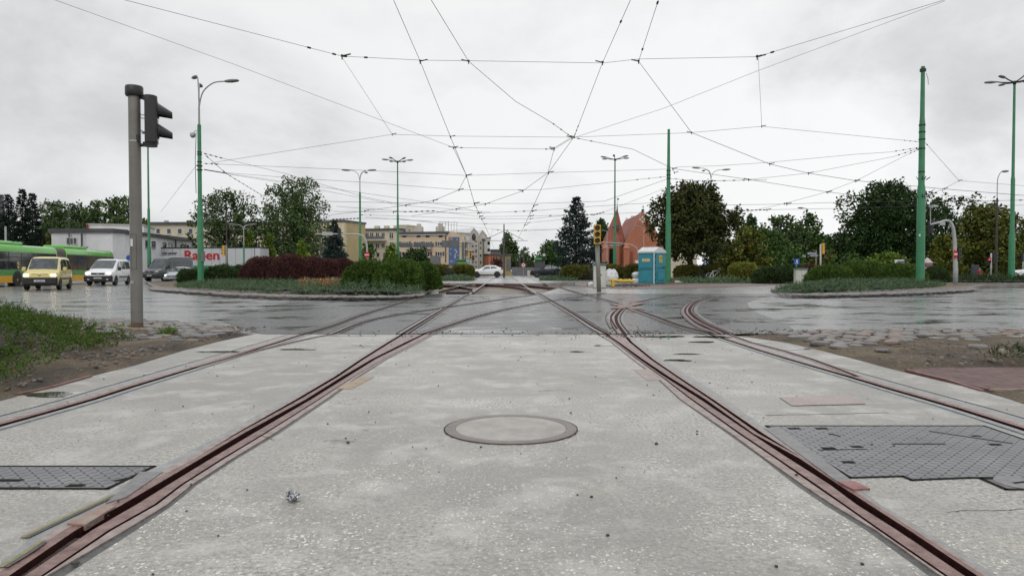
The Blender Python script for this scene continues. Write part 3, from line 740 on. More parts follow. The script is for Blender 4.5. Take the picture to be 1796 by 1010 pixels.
# debris
rnd = random.Random(11)
mb = MB()
def tiny(x, y, z, s, mi):
    n = 5; ring = [[(x + s * rr * math.cos(2 * math.pi * k / n + x * 9) * (1 + .3 * math.sin(k * 7 + x * 5)), y + s * rr * math.sin(2 * math.pi * k / n + x * 9), z + zz * s * .8) for k in range(n)] for rr, zz in ((1, -.1), (.9, .5), (.4, .95))]
    mb.loft(ring, cap=True, mi=mi)
for _ in range(520):
    y = 1.3 + 7.8 * rnd.random() ** .7; x = rnd.uniform(-1, 1) * (1.6 + y * .55)
    if SL(y) + .1 < x < SR(y) - .1: tiny(x, y, .002, rnd.choice([.002, .003, .003, .004, .006]), 0)
for _ in range(900):
    y = rnd.gauss(8.95, .30); x = rnd.choice([rnd.uniform(-2, 3), rnd.gauss(1.5, .22), rnd.gauss(1.5, .22), rnd.uniform(2.9, 4.2), rnd.uniform(3.2, 4.0)])
    tiny(x, y, .001, rnd.choice([.004, .005, .006, .008, .012]), 0)
for _ in range(1300):
    y = rnd.uniform(4.5, 9.6); x = SL(min(y, YN)) - .1 - abs(rnd.gauss(0, 1.0)); tiny(x, y, .03, rnd.uniform(.006, .022), rnd.choice([0, 1, 2, 2]))
for _ in range(800):
    y = rnd.uniform(5.5, 9.0); x = SR(min(y, YN)) + .1 + abs(rnd.gauss(0, 1.8)); tiny(x, y, .03, rnd.choice([.005, .007, .009, .012, .02]), rnd.choice([0, 1, 2, 2, 2, 2]))
tag(mb.build('gravel_crumbs', [mat('tar_crumb', (.02, .02, .02), (.05, .045, .04), rough=.5), M_ST[0], mat('soil_crumb', (.10, .065, .045), (.16, .12, .09), rough=.7)]), 'dark crumbs of tar and grit scattered over slab and verges', 'gravel', kind='stuff')
# dry grass wisps on the slab
mb = MB(); rnd = random.Random(12)
for _ in range(420):
    y = 1.35 + 3.2 * rnd.random() ** 1.3; x = rnd.uniform(-1, 1) * (1.0 + y * .25)
    if not (L1['i'](y) + .03 < x < R1['i'](y) - .03): continue
    a = rnd.uniform(0, 3.14); l = rnd.uniform(.012, .035); cu = rnd.uniform(-.6, .6)
    pts = [Vector((x + math.cos(a + cu * t) * l * t, y + math.sin(a + cu * t) * l * t, .003)) for t in (0, .5, 1)]
    ribbon(mb, pts, .0012, 0)
tag(mb.build('straw_wisps', mat('straw', (.62, .56, .42), (.5, .42, .28), rough=.6)), 'dry grass clippings stuck to the wet concrete', 'straw', kind='stuff')
# crumpled paper
p = G(514, 879); rnd = random.Random(3); m = MB()
rings = [[(p.x + rr * .021 * math.cos(k * .698 + j) * rnd.uniform(.5, 1.35), p.y + rr * .018 * math.sin(k * .698 + j) * rnd.uniform(.5, 1.35), .004 + zz * .03 * rnd.uniform(.7, 1.2)) for k in range(9)] for j, (rr, zz) in enumerate(((.5, 0), (1, .12), (1.1, .4), (.9, .75), (.4, 1)))]
m.loft(rings, cap=True, mi=0)
tag(m.build('paper_scrap', mat('crumpled_foil', (.55, .57, .60), (.05, .055, .065), rough=.35, scale=120, lo=.45, hi=.55), loc=(p.x, p.y, 0)), 'small crumpled foil scrap on the slab, left of the manhole', 'litter')
for px, py, lab in ((1151, 779, 'dark pebble on the slab right of the manhole'), (610, 777, 'dark pebble on the slab left of the manhole'), (133, 989, 'reddish pebble beside the left switch rail at the bottom')):
    p = G(px, py); mb = MB(); tiny(p.x, p.y, .002, .010, 0)
    tag(mb.build('pebble', MATS['tar_crumb'], loc=(p.x, p.y, 0)), lab, 'pebble')

# chipped concrete lip left of the switch rail
def lip(pix, label):
    pts = [G(x, y) for x, y in pix]; c = pts[1].copy(); m = MB(); ribbon(m, pts, .016, .004, 0); ribbon(m, pts, .014, .0035, 1, .014)
    tag(m.build('concrete_lip', [mat('mossy_lip', (.30, .27, .13), (.20, .18, .10), rough=.5, scale=30, bmp=.5), M_SEAL], loc=c), label, 'lip')
lip([(38, 944), (120, 905), (200, 868)], 'yellowish chipped concrete lip below the left steel cover')
lip([(0, 996), (40, 972), (72, 950)], 'second chipped concrete lip at the bottom left corner')

# dirt silted into the near ends of the switch grooves
for ls, nm in ((L1, 'left'), (R1, 'right')):
    m = MB(); ys_ = [y for y in YS if y <= Y930 + .01]; f0, f1 = (ls['d'], ls['e']) if nm == 'left' else (ls['e'], ls['d'])
    strips(ys_, [f0, f1], [-.022], [0], m); c = (f0(1.5), 1.5, -.03)
    tag(m.build('groove_silt', mat('silt', (.10, .075, .062), (.045, .035, .030), rough=.5, scale=22, bmp=.8), loc=c), 'brown silt filling the near end of the %s switch groove' % nm, 'silt')
# hairline joints and cracks
rnd = random.Random(21)
def crack(pix, label, wd=.006):
    pts = [G(x, y) for x, y in pix]; q = []
    for a, b_ in zip(pts[:-1], pts[1:]):
        for k in range(6): t = k / 6; p = a.lerp(b_, t); q.append(p + Vector((rnd.uniform(-1, 1), rnd.uniform(-1, 1), 0)) * .006)
    q.append(pts[-1]); m = MB(); ribbon(m, q, wd, .0012); c = q[0].copy(); tag(m.build('slab_crack', M_DARKM, loc=c), label, kind='structure')
crack([(1345, 728), (1450, 726), (1560, 723.5)], 'hairline joint above the chequer plate'); crack([(1660, 897), (1740, 894.5), (1830, 892)], 'hairline joint below the chequer plate', .003)
crack([(458, 585.6), (700, 586.2), (1290, 586.5)], 'dark joint between slab and asphalt', .022); crack([(425, 762), (455, 764), (482, 772)], 'short crack right of the left rail', .003)
crack([(520, 688), (640, 690)], 'faint crack in the slab', .002)
# shallow puddles
m_, nt_, b_p = pb('thin_water'); setin(b_p, Base_Color=(.20, .195, .175), Roughness=.04); b_p.inputs['Specular IOR Level'].default_value = .6
def puddle(px, py, wx, hy, label, seed, mt=m_):
    rg = random.Random(seed); c = G(px, py); y0, y1 = G(px, py + hy / 2).y, G(px, py - hy / 2).y; rx = wx * c.y / F / 2; ry = (y1 - y0) / 2; n = 40; ph = [rg.uniform(0, 6.28) for _ in range(4)]
    P_ = []
    for k in range(n):
        a = 2 * math.pi * k / n; r_ = 1 + .14 * math.sin(2 * a + ph[0]) + .12 * math.sin(3 * a + ph[1]) + .08 * math.sin(5 * a + ph[2]) + .05 * math.sin(9 * a + ph[3]); P_.append((c.x + rx * r_ * math.cos(a), c.y + ry * r_ * math.sin(a), .0022))
    m = MB(); m.poly(P_); tag(m.build('puddle', mt), label, kind='structure')
m2_, nt2_, b2_ = pb('water_on_mud'); setin(b2_, Base_Color=(.05, .048, .038), Roughness=.06)
for i, a in enumerate(((1188, 632, 44, 3.4), (1018, 617, 36, 2.6), (1232, 600, 50, 2.2), (385, 617, 90, 2.6), (85, 692, 90, 9), (640, 606, 46, 2), (1330, 600, 40, 2), (1150, 590.5, 120, 3), (1250, 591, 70, 3.4), (880, 588.5, 150, 1.6), (620, 588.5, 90, 1.8), (1060, 606, 40, 2), (1205, 621, 40, 2), (520, 613, 70, 2), (1395, 612, 60, 2.4))): puddle(*a, 'small dark puddle on the slab', 320 + i, m2_)
# ================================================================ vegetation
def unit(v): return v / np.maximum(np.linalg.norm(v, axis=-1, keepdims=True), 1e-9)
def rdir(rg, n): return unit(rg.normal(size=(n, 3)))
def blades(rg, pos, d, ln, wd):
    n = len(pos); ln = np.broadcast_to(ln, n)[:, None]; wd = np.broadcast_to(wd, n)[:, None]
    p = unit(np.cross(d, rdir(rg, n))) * wd / 2
    tip = pos + d * ln; mid = pos + d * ln * .5
    return np.stack([pos, mid + p, tip, mid - p], 1)       # kite-shaped leaf
def quadmesh(name, V, m, parent=None, loc=None):
    V = np.asarray(V, dtype=np.float32).reshape(-1, 3); n = len(V) // 4
    if loc is not None: V = V - np.array(loc, dtype=np.float32)
    me = bpy.data.meshes.new(name); me.vertices.add(len(V)); me.vertices.foreach_set('co', V.ravel())
    me.loops.add(4 * n); me.loops.foreach_set('vertex_index', np.arange(4 * n, dtype=np.int32))
    me.polygons.add(n); me.polygons.foreach_set('loop_start', np.arange(0, 4 * n, 4, dtype=np.int32))
    me.update(calc_edges=True); me.materials.append(m)
    o = bpy.data.objects.new(name, me); COL.objects.link(o)
    if parent: o.parent = parent
    if loc is not None: o.location = loc
    return o
M_BARK = mat('dark_bark', (.045, .034, .026), (.085, .068, .052), rough=.8, scale=3, bmp=.8)
M_BARKG = mat('grey_bark', (.10, .09, .075), (.16, .15, .13), rough=.8, scale=3, bmp=.8)
LM = {
 'mid': leafmat('leaf_mid_green', (.008, .020, .005), (.028, .058, .012), (.062, .110, .026)),
 'grey': leafmat('leaf_grey_green', (.012, .024, .008), (.038, .064, .021), (.082, .118, .044)),
 'dark': leafmat('leaf_dark_green', (.005, .014, .004), (.017, .038, .010), (.042, .076, .021)),
 'lime': leafmat('leaf_lime', (.022, .040, .006), (.060, .095, .012), (.12, .16, .025)),
 'autumn': leafmat('leaf_autumn', (.012, .020, .005), (.044, .058, .010), (.105, .110, .018), extra=((.15, .085, .018), .90)),
 'chest': leafmat('leaf_chestnut', (.008, .013, .004), (.027, .036, .010), (.066, .070, .020), extra=((.09, .055, .02), .95)),
 'spruce': leafmat('needle_spruce', (.006, .012, .010), (.016, .028, .025), (.042, .062, .058), cs=1.2),
 'darksp': leafmat('needle_dark', (.004, .008, .006), (.010, .018, .013), (.024, .038, .028), cs=1.2),
 'pine': leafmat('needle_pine', (.008, .018, .004), (.026, .052, .009), (.095, .145, .028), cs=5),
 'pined': leafmat('needle_pine_dark', (.008, .016, .006), (.022, .040, .013), (.050, .075, .026), cs=2.5),
 'junb': leafmat('juniper_blue', (.022, .045, .022), (.050, .088, .044), (.11, .16, .092), cs=2.0, extra=((.11, .12, .04), .86)),
 'jung': leafmat('juniper_green', (.010, .024, .003), (.032, .066, .008), (.085, .14, .022), cs=2.2, extra=((.16, .085, .03), .90)),
 'barb': leafmat('barberry', (.018, .009, .008), (.046, .020, .018), (.10, .045, .038), cs=1.6),
 'hedge': leafmat('hedge_green', (.018, .026, .006), (.050, .065, .012), (.10, .11, .022), cs=2.2, extra=((.12, .045, .015), .80)),
 'spirea': leafmat('spirea_yellow', (.03, .035, .008), (.09, .10, .018), (.19, .18, .035), cs=3),
 'orange': leafmat('flower_orange', (.10, .035, .012), (.21, .085, .035), (.36, .20, .12), cs=5),
 'cream': leafmat('flower_cream', (.30, .25, .15), (.48, .42, .30), (.6, .55, .42), cs=5),
 'red': leafmat('flower_red', (.30, .012, .012), (.50, .025, .025), (.62, .05, .04), cs=5),
 'weed': leafmat('weed_green', (.03, .06, .01), (.07, .12, .02), (.13, .18, .05), cs=5),
}
def blobleaves(rg, blobs, n, leaf, flat=.0):
    vol = np.array([b[3] * b[4] * b[5] for b in blobs]) ** .67; cnt = (n * vol / vol.sum()).astype(int) + 1
    out = []
    for b, k in zip(blobs, cnt):
        d = rdir(rg, k); r = 1 - .62 * rg.random(k) ** 1.6
        # clumping: keep leaves in sub-tufts
        t = rdir(rg, max(8, k // 22)); idx = rg.integers(0, len(t), k); d = unit(t[idx] + d * .30)
        r = (r * .5 + (.72 + .36 * rg.random(len(t)))[idx] * .5)
        pos = np.array(b[:3]) + d * r[:, None] * np.array(b[3:6]) + rg.normal(size=(k, 3)) * leaf * .5
        ld = unit(rdir(rg, k) + d * .5 + np.array([0, 0, -.15]))
        s = leaf * (.6 + .8 * rg.random(k)); out.append(blades(rg, pos, ld, s * 1.25, s * .8))
    return np.concatenate(out)
def tree(px, top, wpx, Y, kind, label, zb=.22, n=6500, leaf=.28, seed=1, shape='round', group=None, trunk=.022, nb=22, name='tree', bark=None, cat='tree', gz_=None, aw=1.0):
    rg = np.random.default_rng(seed); H = hgt(top, Y) - (0 if gz_ is None else gz_); wd = wpx * Y / F; b0 = H * zb
    root = thing(name, label, cat, base(px, Y), rg.random() * 6.28 if shape == 'round' else 0, group)
    blobs = []; ch = H - b0
    for i in range(nb):
        t = (i + .5) / nb; z = b0 + ch * (.10 + .82 * t)
        if shape == 'round': w_ = math.sin(math.pi * min(1, .16 + .80 * t)) ** .6
        elif shape == 'tall': w_ = (.75 + .25 * math.sin(math.pi * t)) * (1 if t < .8 else .62)
        elif shape == 'cone': w_ = max(.12, 1 - t) ** .8
        elif shape == 'flat': w_ = 1 if t < .65 else .8
        a = i * 2.399 + rg.random() * .8; rr = wd * .5 * w_ * (.28 + .56 * rg.random())
        br = wd * (.10 + .14 * rg.random() ** 1.3) * (.6 + .4 * w_)
        bz = min(br * (1.0 + .3 * rg.random()), ch * .22)
        blobs.append((rr * math.cos(a), rr * math.sin(a) * aw, min(z, H - bz * .9), br, br, bz))
    blobs.append((0, 0, H - ch * .14, wd * .15, wd * .15, ch * .14)); blobs.append((0, 0, b0 + ch * .45, wd * .27, wd * .27, ch * .3))
    quadmesh('crown', blobleaves(rg, blobs, n, leaf), LM[kind], root)
    m = MB(); r0 = H * trunk; k = b0 + ch * .55
    m.tube([(0, 0, -.3), (0, 0, .2), (.02 * H, 0, b0), (.0, .01 * H, k), (0, 0, H * .86)], [r0 * 1.25, r0, r0 * .8, r0 * .45, r0 * .12], 8)
    for b in blobs[:-2:1]:
        zs = min(b0 * .9 + (b[2] - b0) * .5, H * .7); m.tube([(0, 0, zs), (b[0] * .45, b[1] * .45, (zs + b[2]) / 2 + .1), b[:3]], [r0 * .42, r0 * .22, r0 * .07], 5)
    m.build('trunk', bark or M_BARK, root, smooth=True)
    return root
def spruce(px, top, wpx, Y, kind, label, zb=.05, n=90, seed=1, group=None, leaf=.22, powr=.85):
    rg = np.random.default_rng(seed); H = hgt(top, Y); Rm = wpx * Y / F / 2
    root = thing('spruce_tree', label, 'tree', base(px, Y), 0, group); out = []
    nl = int(n * .36)
    for i in range(nl):
        t = i / nl; z = H * (zb + (1 - zb) * t ** .92); R_ = Rm * (1 - t) ** powr * (.8 + .35 * rg.random()) + .10
        nb_ = int(7 + 7 * (1 - t))
        for j in range(nb_):
            a = rg.random() * 6.28; r = R_ * (.78 + .35 * rg.random()); ca, sa = math.cos(a), math.sin(a); dr = -.10 - .22 * (1 - t)
            k = int(10 + 46 * r / Rm)
            u = rg.random(k) ** .7; side = rg.normal(size=k) * .16 * r * (1.15 - u) * .9
            pos = np.stack([ca * u * r - sa * side, sa * u * r + ca * side, z + dr * u * r + .22 * r * u ** 3 + rg.normal(size=k) * .05], 1)
            d = unit(np.array([ca, sa, .12]) + rg.normal(size=(k, 3)) * .5 + np.array([0, 0, -.15]))
            out.append(blades(rg, pos, d, leaf * (.8 + .6 * rg.random(k)), leaf * .42))
    out.append(blades(rg, np.array([[0, 0, H - .5]] * 10), unit(rg.normal(size=(10, 3)) * .25 + [0, 0, 1]), .5, .10))
    quadmesh('crown', np.concatenate(out), LM[kind], root)
    m = MB(); m.tube([(0, 0, -.3), (0, 0, H * .5), (0, 0, H * .96)], [H * .018, H * .011, .02], 8); m.build('trunk', M_BARK, root)
    return root
M_CORE = mat('dark_filler', (.012, .012, .008), (.022, .020, .012), rough=.9)  # dark filler colour for bush insides, no separate twigs
M_COREB = mat('barberry_filler', (.030, .014, .012), (.02, .011, .010), rough=.9)
def shrub(px, Y, wpx, top, kind, label, depth=None, n=5000, leaf=.07, seed=1, group=None, name='shrub', cat='shrub', dz=.12, spiky=.6, core=None, lumps=14, extra=None, asp=2.2, box=False):
    rg = np.random.default_rng(seed); c = base(px, Y, dz); H = hgt(top, Y) - c.z; rx = wpx * Y / F / 2; ry = depth / 2 if depth else rx * .85
    root = thing(name, label, cat, c, 0, group); t = rdir(rg, lumps); t[:, 2] = np.abs(t[:, 2])
    def surf(d):   # lumpy dome radius
        k = np.clip((d @ t.T - .72) / .28, 0, 1).max(1); return .66 + .40 * k ** .7
    d = rdir(rg, n); d[:, 2] = np.abs(d[:, 2]) - .05 * (rg.random(n) < .3); s = surf(d)
    ex = (.40, .55, .38) if box else (.85, .85, .80)
    if box: s = .94 + .06 * (s - .66) / .4
    d2 = np.sign(d) * np.abs(d) ** np.array(ex); r = s * (1 - .16 * rg.random(n) ** 1.4)
    pos = d2 * r[:, None] * np.array([rx, ry, H]) * np.array([1, 1, .96]) / 1.02
    k = 6; pos = np.repeat(pos, k, 0) + rg.normal(size=(n * k, 3)) * leaf * .30; dd = np.repeat(d, k, 0)
    ld = unit(dd * .6 + np.array([0, 0, spiky]) + rg.normal(size=(n * k, 3)) * .55)
    V = blades(rg, pos, ld, leaf * (1.0 + .9 * rg.random(n * k)), leaf / asp)
    V[..., 2] = np.maximum(V[..., 2], .01)
    quadmesh('foliage', V, LM[kind], root)
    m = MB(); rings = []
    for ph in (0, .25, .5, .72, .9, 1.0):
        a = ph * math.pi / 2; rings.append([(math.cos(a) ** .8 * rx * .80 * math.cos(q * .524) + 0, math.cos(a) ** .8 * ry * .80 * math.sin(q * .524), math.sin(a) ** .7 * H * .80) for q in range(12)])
    m.loft(rings, cap=True); m.build('filler_core', core or M_CORE, root, smooth=True)  # solid dark dome added inside so the foliage is not seen through
    return root
def in_poly(x, y, P_):
    x = np.asarray(x); y = np.asarray(y); c = np.zeros(x.shape, bool); n = len(P_)
    for i in range(n):
        (x1, y1), (x2, y2) = P_[i], P_[(i + 1) % n]
        if y1 == y2: continue
        c ^= ((y1 > y) != (y2 > y)) & (x < (x2 - x1) * (y - y1) / (y2 - y1) + x1)
    return c
def edge_dist(x, y, P_):
    d = np.full(np.shape(x), 1e9)
    for i in range(len(P_)):
        (x1, y1), (x2, y2) = P_[i], P_[(i + 1) % len(P_)]; dx, dy = x2 - x1, y2 - y1
        t = np.clip(((x - x1) * dx + (y - y1) * dy) / (dx * dx + dy * dy + 1e-9), 0, 1)
        d = np.minimum(d, np.hypot(x - x1 - t * dx, y - y1 - t * dy))
    return d
gzv = np.vectorize(gz)
def carpet(name, label, cat, poly, kind, dens, h, grow, leaf, seed, base_z=.13, per=7, kindstuff=True, wf=.28, lumps=.35, spray=None, bias=None, stems=True):
    rg = np.random.default_rng(seed); xs = [p[0] for p in poly]; ys = [p[1] for p in poly]
    area = (max(xs) - min(xs)) * (max(ys) - min(ys)); n = int(area * dens)
    x = rg.uniform(min(xs), max(xs), n); y = rg.uniform(min(ys), max(ys), n)
    if bias: keep = rg.random(n) < bias(x, y); x, y = x[keep], y[keep]
    k = in_poly(x, y, poly); x, y = x[k], y[k]; e = edge_dist(x, y, poly)
    hh = h * np.clip(e / grow, .12, 1) ** .6 * (1 - lumps + lumps * (np.sin(x * 2.3 + 1.7 * np.sin(y * 1.9)) * .5 + np.sin(y * 3.1 + x * 1.1) * .5))
    z = gzv(x, y) + base_z + hh * (.72 + .28 * rg.random(len(x)))
    n = len(x); A = unit(rg.normal(size=(n, 3)) * .6 + np.array([0, 0, .75])); Ln = (spray or leaf * 2.6) * (.6 + .8 * rg.random(n))
    B = np.stack([x, y, z - .3 * Ln], 1); t = np.tile(np.linspace(.1, 1, per), n); Ar = np.repeat(A, per, 0); Lr = np.repeat(Ln, per)
    pos = np.repeat(B, per, 0) + Ar * (Lr * t)[:, None]
    d = unit(Ar * .75 + rg.normal(size=(n * per, 3)) * .6)
    c = (sum(xs) / len(xs), sum(ys) / len(ys), 0)
    o = quadmesh(name, blades(rg, pos, d, leaf * (1.25 - .5 * t), leaf * wf), LM[kind], loc=c)
    if kindstuff: tag(o, label, cat, kind='stuff')
    else: tag(o, label, cat)
    if not stems: return o
    # solid dark sheet added under the sprays to close gaps, no modelled stems
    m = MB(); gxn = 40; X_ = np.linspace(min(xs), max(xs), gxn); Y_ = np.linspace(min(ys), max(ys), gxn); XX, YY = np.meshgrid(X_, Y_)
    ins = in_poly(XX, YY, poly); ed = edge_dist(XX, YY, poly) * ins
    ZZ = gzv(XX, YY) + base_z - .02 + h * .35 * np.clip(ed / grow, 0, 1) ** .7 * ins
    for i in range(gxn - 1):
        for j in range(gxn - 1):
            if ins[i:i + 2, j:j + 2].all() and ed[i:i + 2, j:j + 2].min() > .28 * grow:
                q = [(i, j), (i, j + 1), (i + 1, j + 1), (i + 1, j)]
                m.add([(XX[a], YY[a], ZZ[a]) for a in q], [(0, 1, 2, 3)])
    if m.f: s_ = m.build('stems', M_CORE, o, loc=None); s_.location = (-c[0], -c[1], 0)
    return o
# ---- traffic islands
def island(name, label, front, back, z=.13, inset=.16):
    pts = [G(x, y) for x, y in front] + [Vector((*b, gz(*b))) for b in back]
    pts = [Vector((p.x, p.y, 0)) for p in pts]
    out = [];n = len(pts)
    ar = sum(pts[i].x * pts[(i + 1) % n].y - pts[(i + 1) % n].x * pts[i].y for i in range(n)); sg = 1 if ar > 0 else -1
    for i in range(n):
        t = (pts[(i + 1) % n] - pts[i - 1]).normalized(); out.append(pts[i] + Vector((-t.y, t.x, 0)) * inset * sg)
    m = MB()
    for i in range(n):
        j = (i + 1) % n; a, b_, c, d = pts[i], pts[j], out[j], out[i]
        k = max(1, int((b_ - a).length / 1.0))
        for q in range(k):
            t0, t1 = q / k + .006, (q + 1) / k
            A, B_, C_, D_ = a.lerp(b_, t0), a.lerp(b_, t1), d.lerp(c, t1), d.lerp(c, t0)
            zz = lambda p, h: (p.x, p.y, gz(p.x, p.y) + h)
            m.add([zz(A, -.02), zz(B_, -.02), zz(B_, z - .02), zz(A, z - .02), zz(A.lerp(D_, .12), z), zz(B_.lerp(C_, .12), z), zz(C_, z), zz(D_, z), zz(C_, -.02), zz(D_, -.02)],
                  [(0, 1, 2, 3), (3, 2, 5, 4), (4, 5, 6, 7), (7, 6, 8, 9), (0, 3, 4, 7, 9), (1, 8, 6, 5, 2)])
    tag(m.build('kerb', M_KERB), label[0], kind='structure')
    m = MB(); m.poly([(p.x, p.y, gz(p.x, p.y) + z - .025) for p in out]); tag(m.build('island_soil', M_DIRT), label[1], kind='structure')
    return [(p.x, p.y) for p in out]
PIL = island('left', ('concrete kerb round the planted left island', 'soil of the left island'), [(256, 496.5), (262, 502), (280, 506.5), (320, 510.5), (400, 515.5), (470, 518), (560, 519.5), (640, 520), (700, 520), (738, 517.5), (760, 510), (768, 503), (772, 497)],
     [(-9.5, 72), (-30, 72), (-30.5, 62)])
PIR = island('right', ('concrete kerb round the planted right island', 'soil of the right island'), [(1724, 505), (1700, 508.5), (1640, 511.5), (1580, 514), (1500, 516), (1430, 516.8), (1385, 516), (1354, 513.5), (1352, 511), (1380, 506), (1420, 501)],
     [(17, 40), (22, 40), (26, 37), (26, 33)])
def frac_poly(px_list, z=.13): return [(W(x, y, z).x, W(x, y, z).y) for x, y in px_list]
# cobble aprons on the islands
def apron(poly, inner, label, seed, step=.16):
    cobbles('island_cobbles', lambda x, y: 1.0 if bool(in_poly(np.array([x]), np.array([y]), poly)[0]) and not bool(in_poly(np.array([x]), np.array([y]), inner)[0]) else 0, min(p[0] for p in poly), max(p[0] for p in poly), min(p[1] for p in poly), max(p[1] for p in poly), step, label, seed)
    o = bpy.context.scene.objects['island_cobbles' if seed == 21 else 'island_cobbles.001']; o.location.z += .062
CL = [(310, 500.5), (335, 504.5), (400, 510), (470, 513.2), (560, 515), (640, 515.6), (700, 515.6), (735, 513.5), (748, 508), (750, 500), (750, 495), (500, 492), (350, 491), (310, 494)]
CR = [(1662, 501), (1640, 503.5), (1600, 506.5), (1560, 508.5), (1500, 510.5), (1420, 512), (1375, 512.6), (1358, 511.3), (1370, 508), (1410, 503.5), (1440, 500.5), (1500, 499), (1600, 498)]
inL, inR = frac_poly(CL), frac_poly(CR)
aL = frac_poly([(262, 497.5), (268, 501.5), (285, 505), (325, 509), (400, 514), (470, 516.5), (560, 518), (640, 518.5), (700, 518.5), (740, 515), (750, 508), (600, 508), (400, 500), (330, 493), (270, 493)])
aR = frac_poly([(1718, 504.5), (1698, 507), (1640, 510), (1580, 512.4), (1500, 514.4), (1430, 515.2), (1390, 514.6), (1360, 513), (1400, 508), (1600, 502), (1700, 502)])
apron(aL, inL, 'pinkish cobbles along the edge of the left island', 21, .20)
apron(aR, inR, 'grey cobbles along the edge of the right island', 22, .19)
carpet('juniper_carpet', 'low blue green juniper carpet spread over the left island', 'ground cover', inL, 'junb', 42, .28, 1.3, .085, 31, per=7, bias=lambda x, y: np.clip((34 / y) ** 1.5, .12, 1))
carpet('juniper_carpet', 'low blue green juniper carpet round the big green pole on the right island', 'ground cover', inR, 'junb', 75, .26, 1.0, .085, 32, per=7)
# burgundy barberries, pines etc on the left island
for i, (px, Y, wp, tp) in enumerate([(462, 34, 78, 450), (510, 33, 76, 446), (560, 33, 80, 447), (600, 34, 62, 455)]):
    shrub(px, Y, wp, tp, 'barb', ['leftmost burgundy barberry on the left island, beside the dark juniper', 'second burgundy barberry from the left, tallest of the row', 'third burgundy barberry, behind the orange flowers', 'rightmost burgundy barberry, half hidden by the dwarf pine'][i], n=3600, leaf=.065, seed=40 + i, group='burgundy barberries on the left island', name='barberry_bush', spiky=1.1, core=M_COREB, lumps=34)
for i, (px, Y, wp, tp) in enumerate([(648, 25, 92, 458), (700, 24.5, 88, 456), (741, 25.5, 62, 462)]):
    shrub(px, Y, wp, tp, 'pine', ['left dwarf pine of the clump beside the barberries', 'middle dwarf pine of the clump on the left island', 'right dwarf pine of the clump next to the open pit'][i], n=4200, leaf=.075, seed=50 + i, group='dwarf pines on the left island', name='dwarf_pine', spiky=.9, lumps=40, asp=3.2)
for i, (px, Y, wp, tp) in enumerate([(332, 44, 46, 472), (385, 42, 66, 464), (425, 44, 50, 466)]):
    shrub(px, Y, wp, tp, 'pined', ['small dark shrub left of the green lamp pole', 'dark spreading juniper right of the green lamp pole', 'dark juniper between lamp pole and barberries'][i], n=1600, leaf=.10, seed=56 + i, group='dark junipers behind the green lamp pole', name='juniper_bush', spiky=.5)
carpet('flower_bed', 'orange and rust coloured flowers in front of the barberries', 'flowers', frac_poly([(508, 507), (560, 509), (615, 508.5), (612, 502), (560, 500), (520, 501)]), 'orange', 120, .30, .4, .06, 61, per=6, wf=.6)
carpet('flower_tuft', 'few cream flowers at the right end of the orange flower bed', 'flowers', frac_poly([(560, 505), (592, 505), (600, 501.5), (575, 501)]), 'cream', 40, .40, .3, .05, 62, per=5, wf=.7)
carpet('rust_shrub', 'rusty low shrub at the right tip of the left island', 'shrub', frac_poly([(722, 511), (748, 508), (750, 501), (730, 500)]), 'hedge', 90, .38, .6, .07, 63, per=6, wf=.5)
# right island
for i, (px, Y, wp, tp) in enumerate([(1455, 38, 78, 468), (1512, 39, 90, 459), (1576, 38, 92, 464), (1640, 42, 44, 470)]):
    shrub(px, Y, wp, tp, 'pine' if i < 3 else 'pined', ['leftmost dwarf pine on the right island', 'second dwarf pine from the left on the right island, tallest', 'dwarf pine just left of the big green pole', 'dark dwarf pine half hidden behind the big green pole'][i], n=3000, leaf=.10, seed=70 + i, group='dwarf pines on the right island', name='dwarf_pine', spiky=.9, lumps=40, asp=3.0)
# far bushes behind the junction
for i, a in enumerate([
    (790, 68, 86, 464, 'hedge', 'yellow green hedge behind the pit, left of the white car', .13, 3.0),
    (1040, 64, 118, 465, 'hedge', 'clipped yellow green hedge below the central spruce', .13, 3.0),
    (1130, 62, 70, 464, 'hedge', 'hedge section behind the turquoise toilet cabin', .13, 3.0),
    (1225, 60, 82, 465, 'hedge', 'low hedge right of the chestnut trunk', .13, 3.0),
    (1303, 50, 58, 462, 'spirea', 'rounded yellow spirea right of the hedge', .14, None),
    (1365, 46, 84, 466, 'pined', 'dark spreading yew left of the white cabinet', .12, None),
    (1419, 52, 34, 466, 'barb', 'small burgundy barberry right of the white cabinet', .12, None)]):
    shrub(a[0], a[1], a[2], a[3], a[4], a[5], depth=a[7], n=2600, leaf=a[6], seed=80 + i, name='hedge' if a[4] == 'hedge' else 'shrub', cat='hedge' if a[4] == 'hedge' else 'shrub', dz=0, asp=1.8, core=M_COREB if a[4] == 'barb' else None, box=(a[4] == 'hedge'))
def rectp(px0, px1, Y0, Y1): return [(P(px0, 480, Y0).x, Y0), (P(px1, 480, Y0).x, Y0), (P(px1, 480, Y1).x, Y1), (P(px0, 480, Y1).x, Y1)]
for i, (a, b_, y0, y1, hh, kd, lb) in enumerate([(772, 830, 58, 66, .30, 'junb', 'low grey green ground cover at the kerb left of the far rails'), (948, 1012, 60, 68, .16, 'junb', 'low grey green ground cover at the kerb in front of the dark car'),
     (1180, 1330, 47, 52, .22, 'junb', 'low ground cover strip below the hedge right of the toilet'), (1655, 2000, 50, 55, .45, 'pined', 'long low clipped hedge along the far right kerb')]):
    carpet('ground_cover', lb, 'ground cover', rectp(a, b_, y0, y1), kd, 28, hh, .8, .13, 90 + i, per=6, base_z=.02, wf=.5)
carpet('flower_bed', 'bright red flowers in a bed behind the right island', 'flowers', rectp(1633, 1663, 52, 53.5), 'red', 90, .55, .4, .11, 95, per=6, base_z=.25, wf=.7)
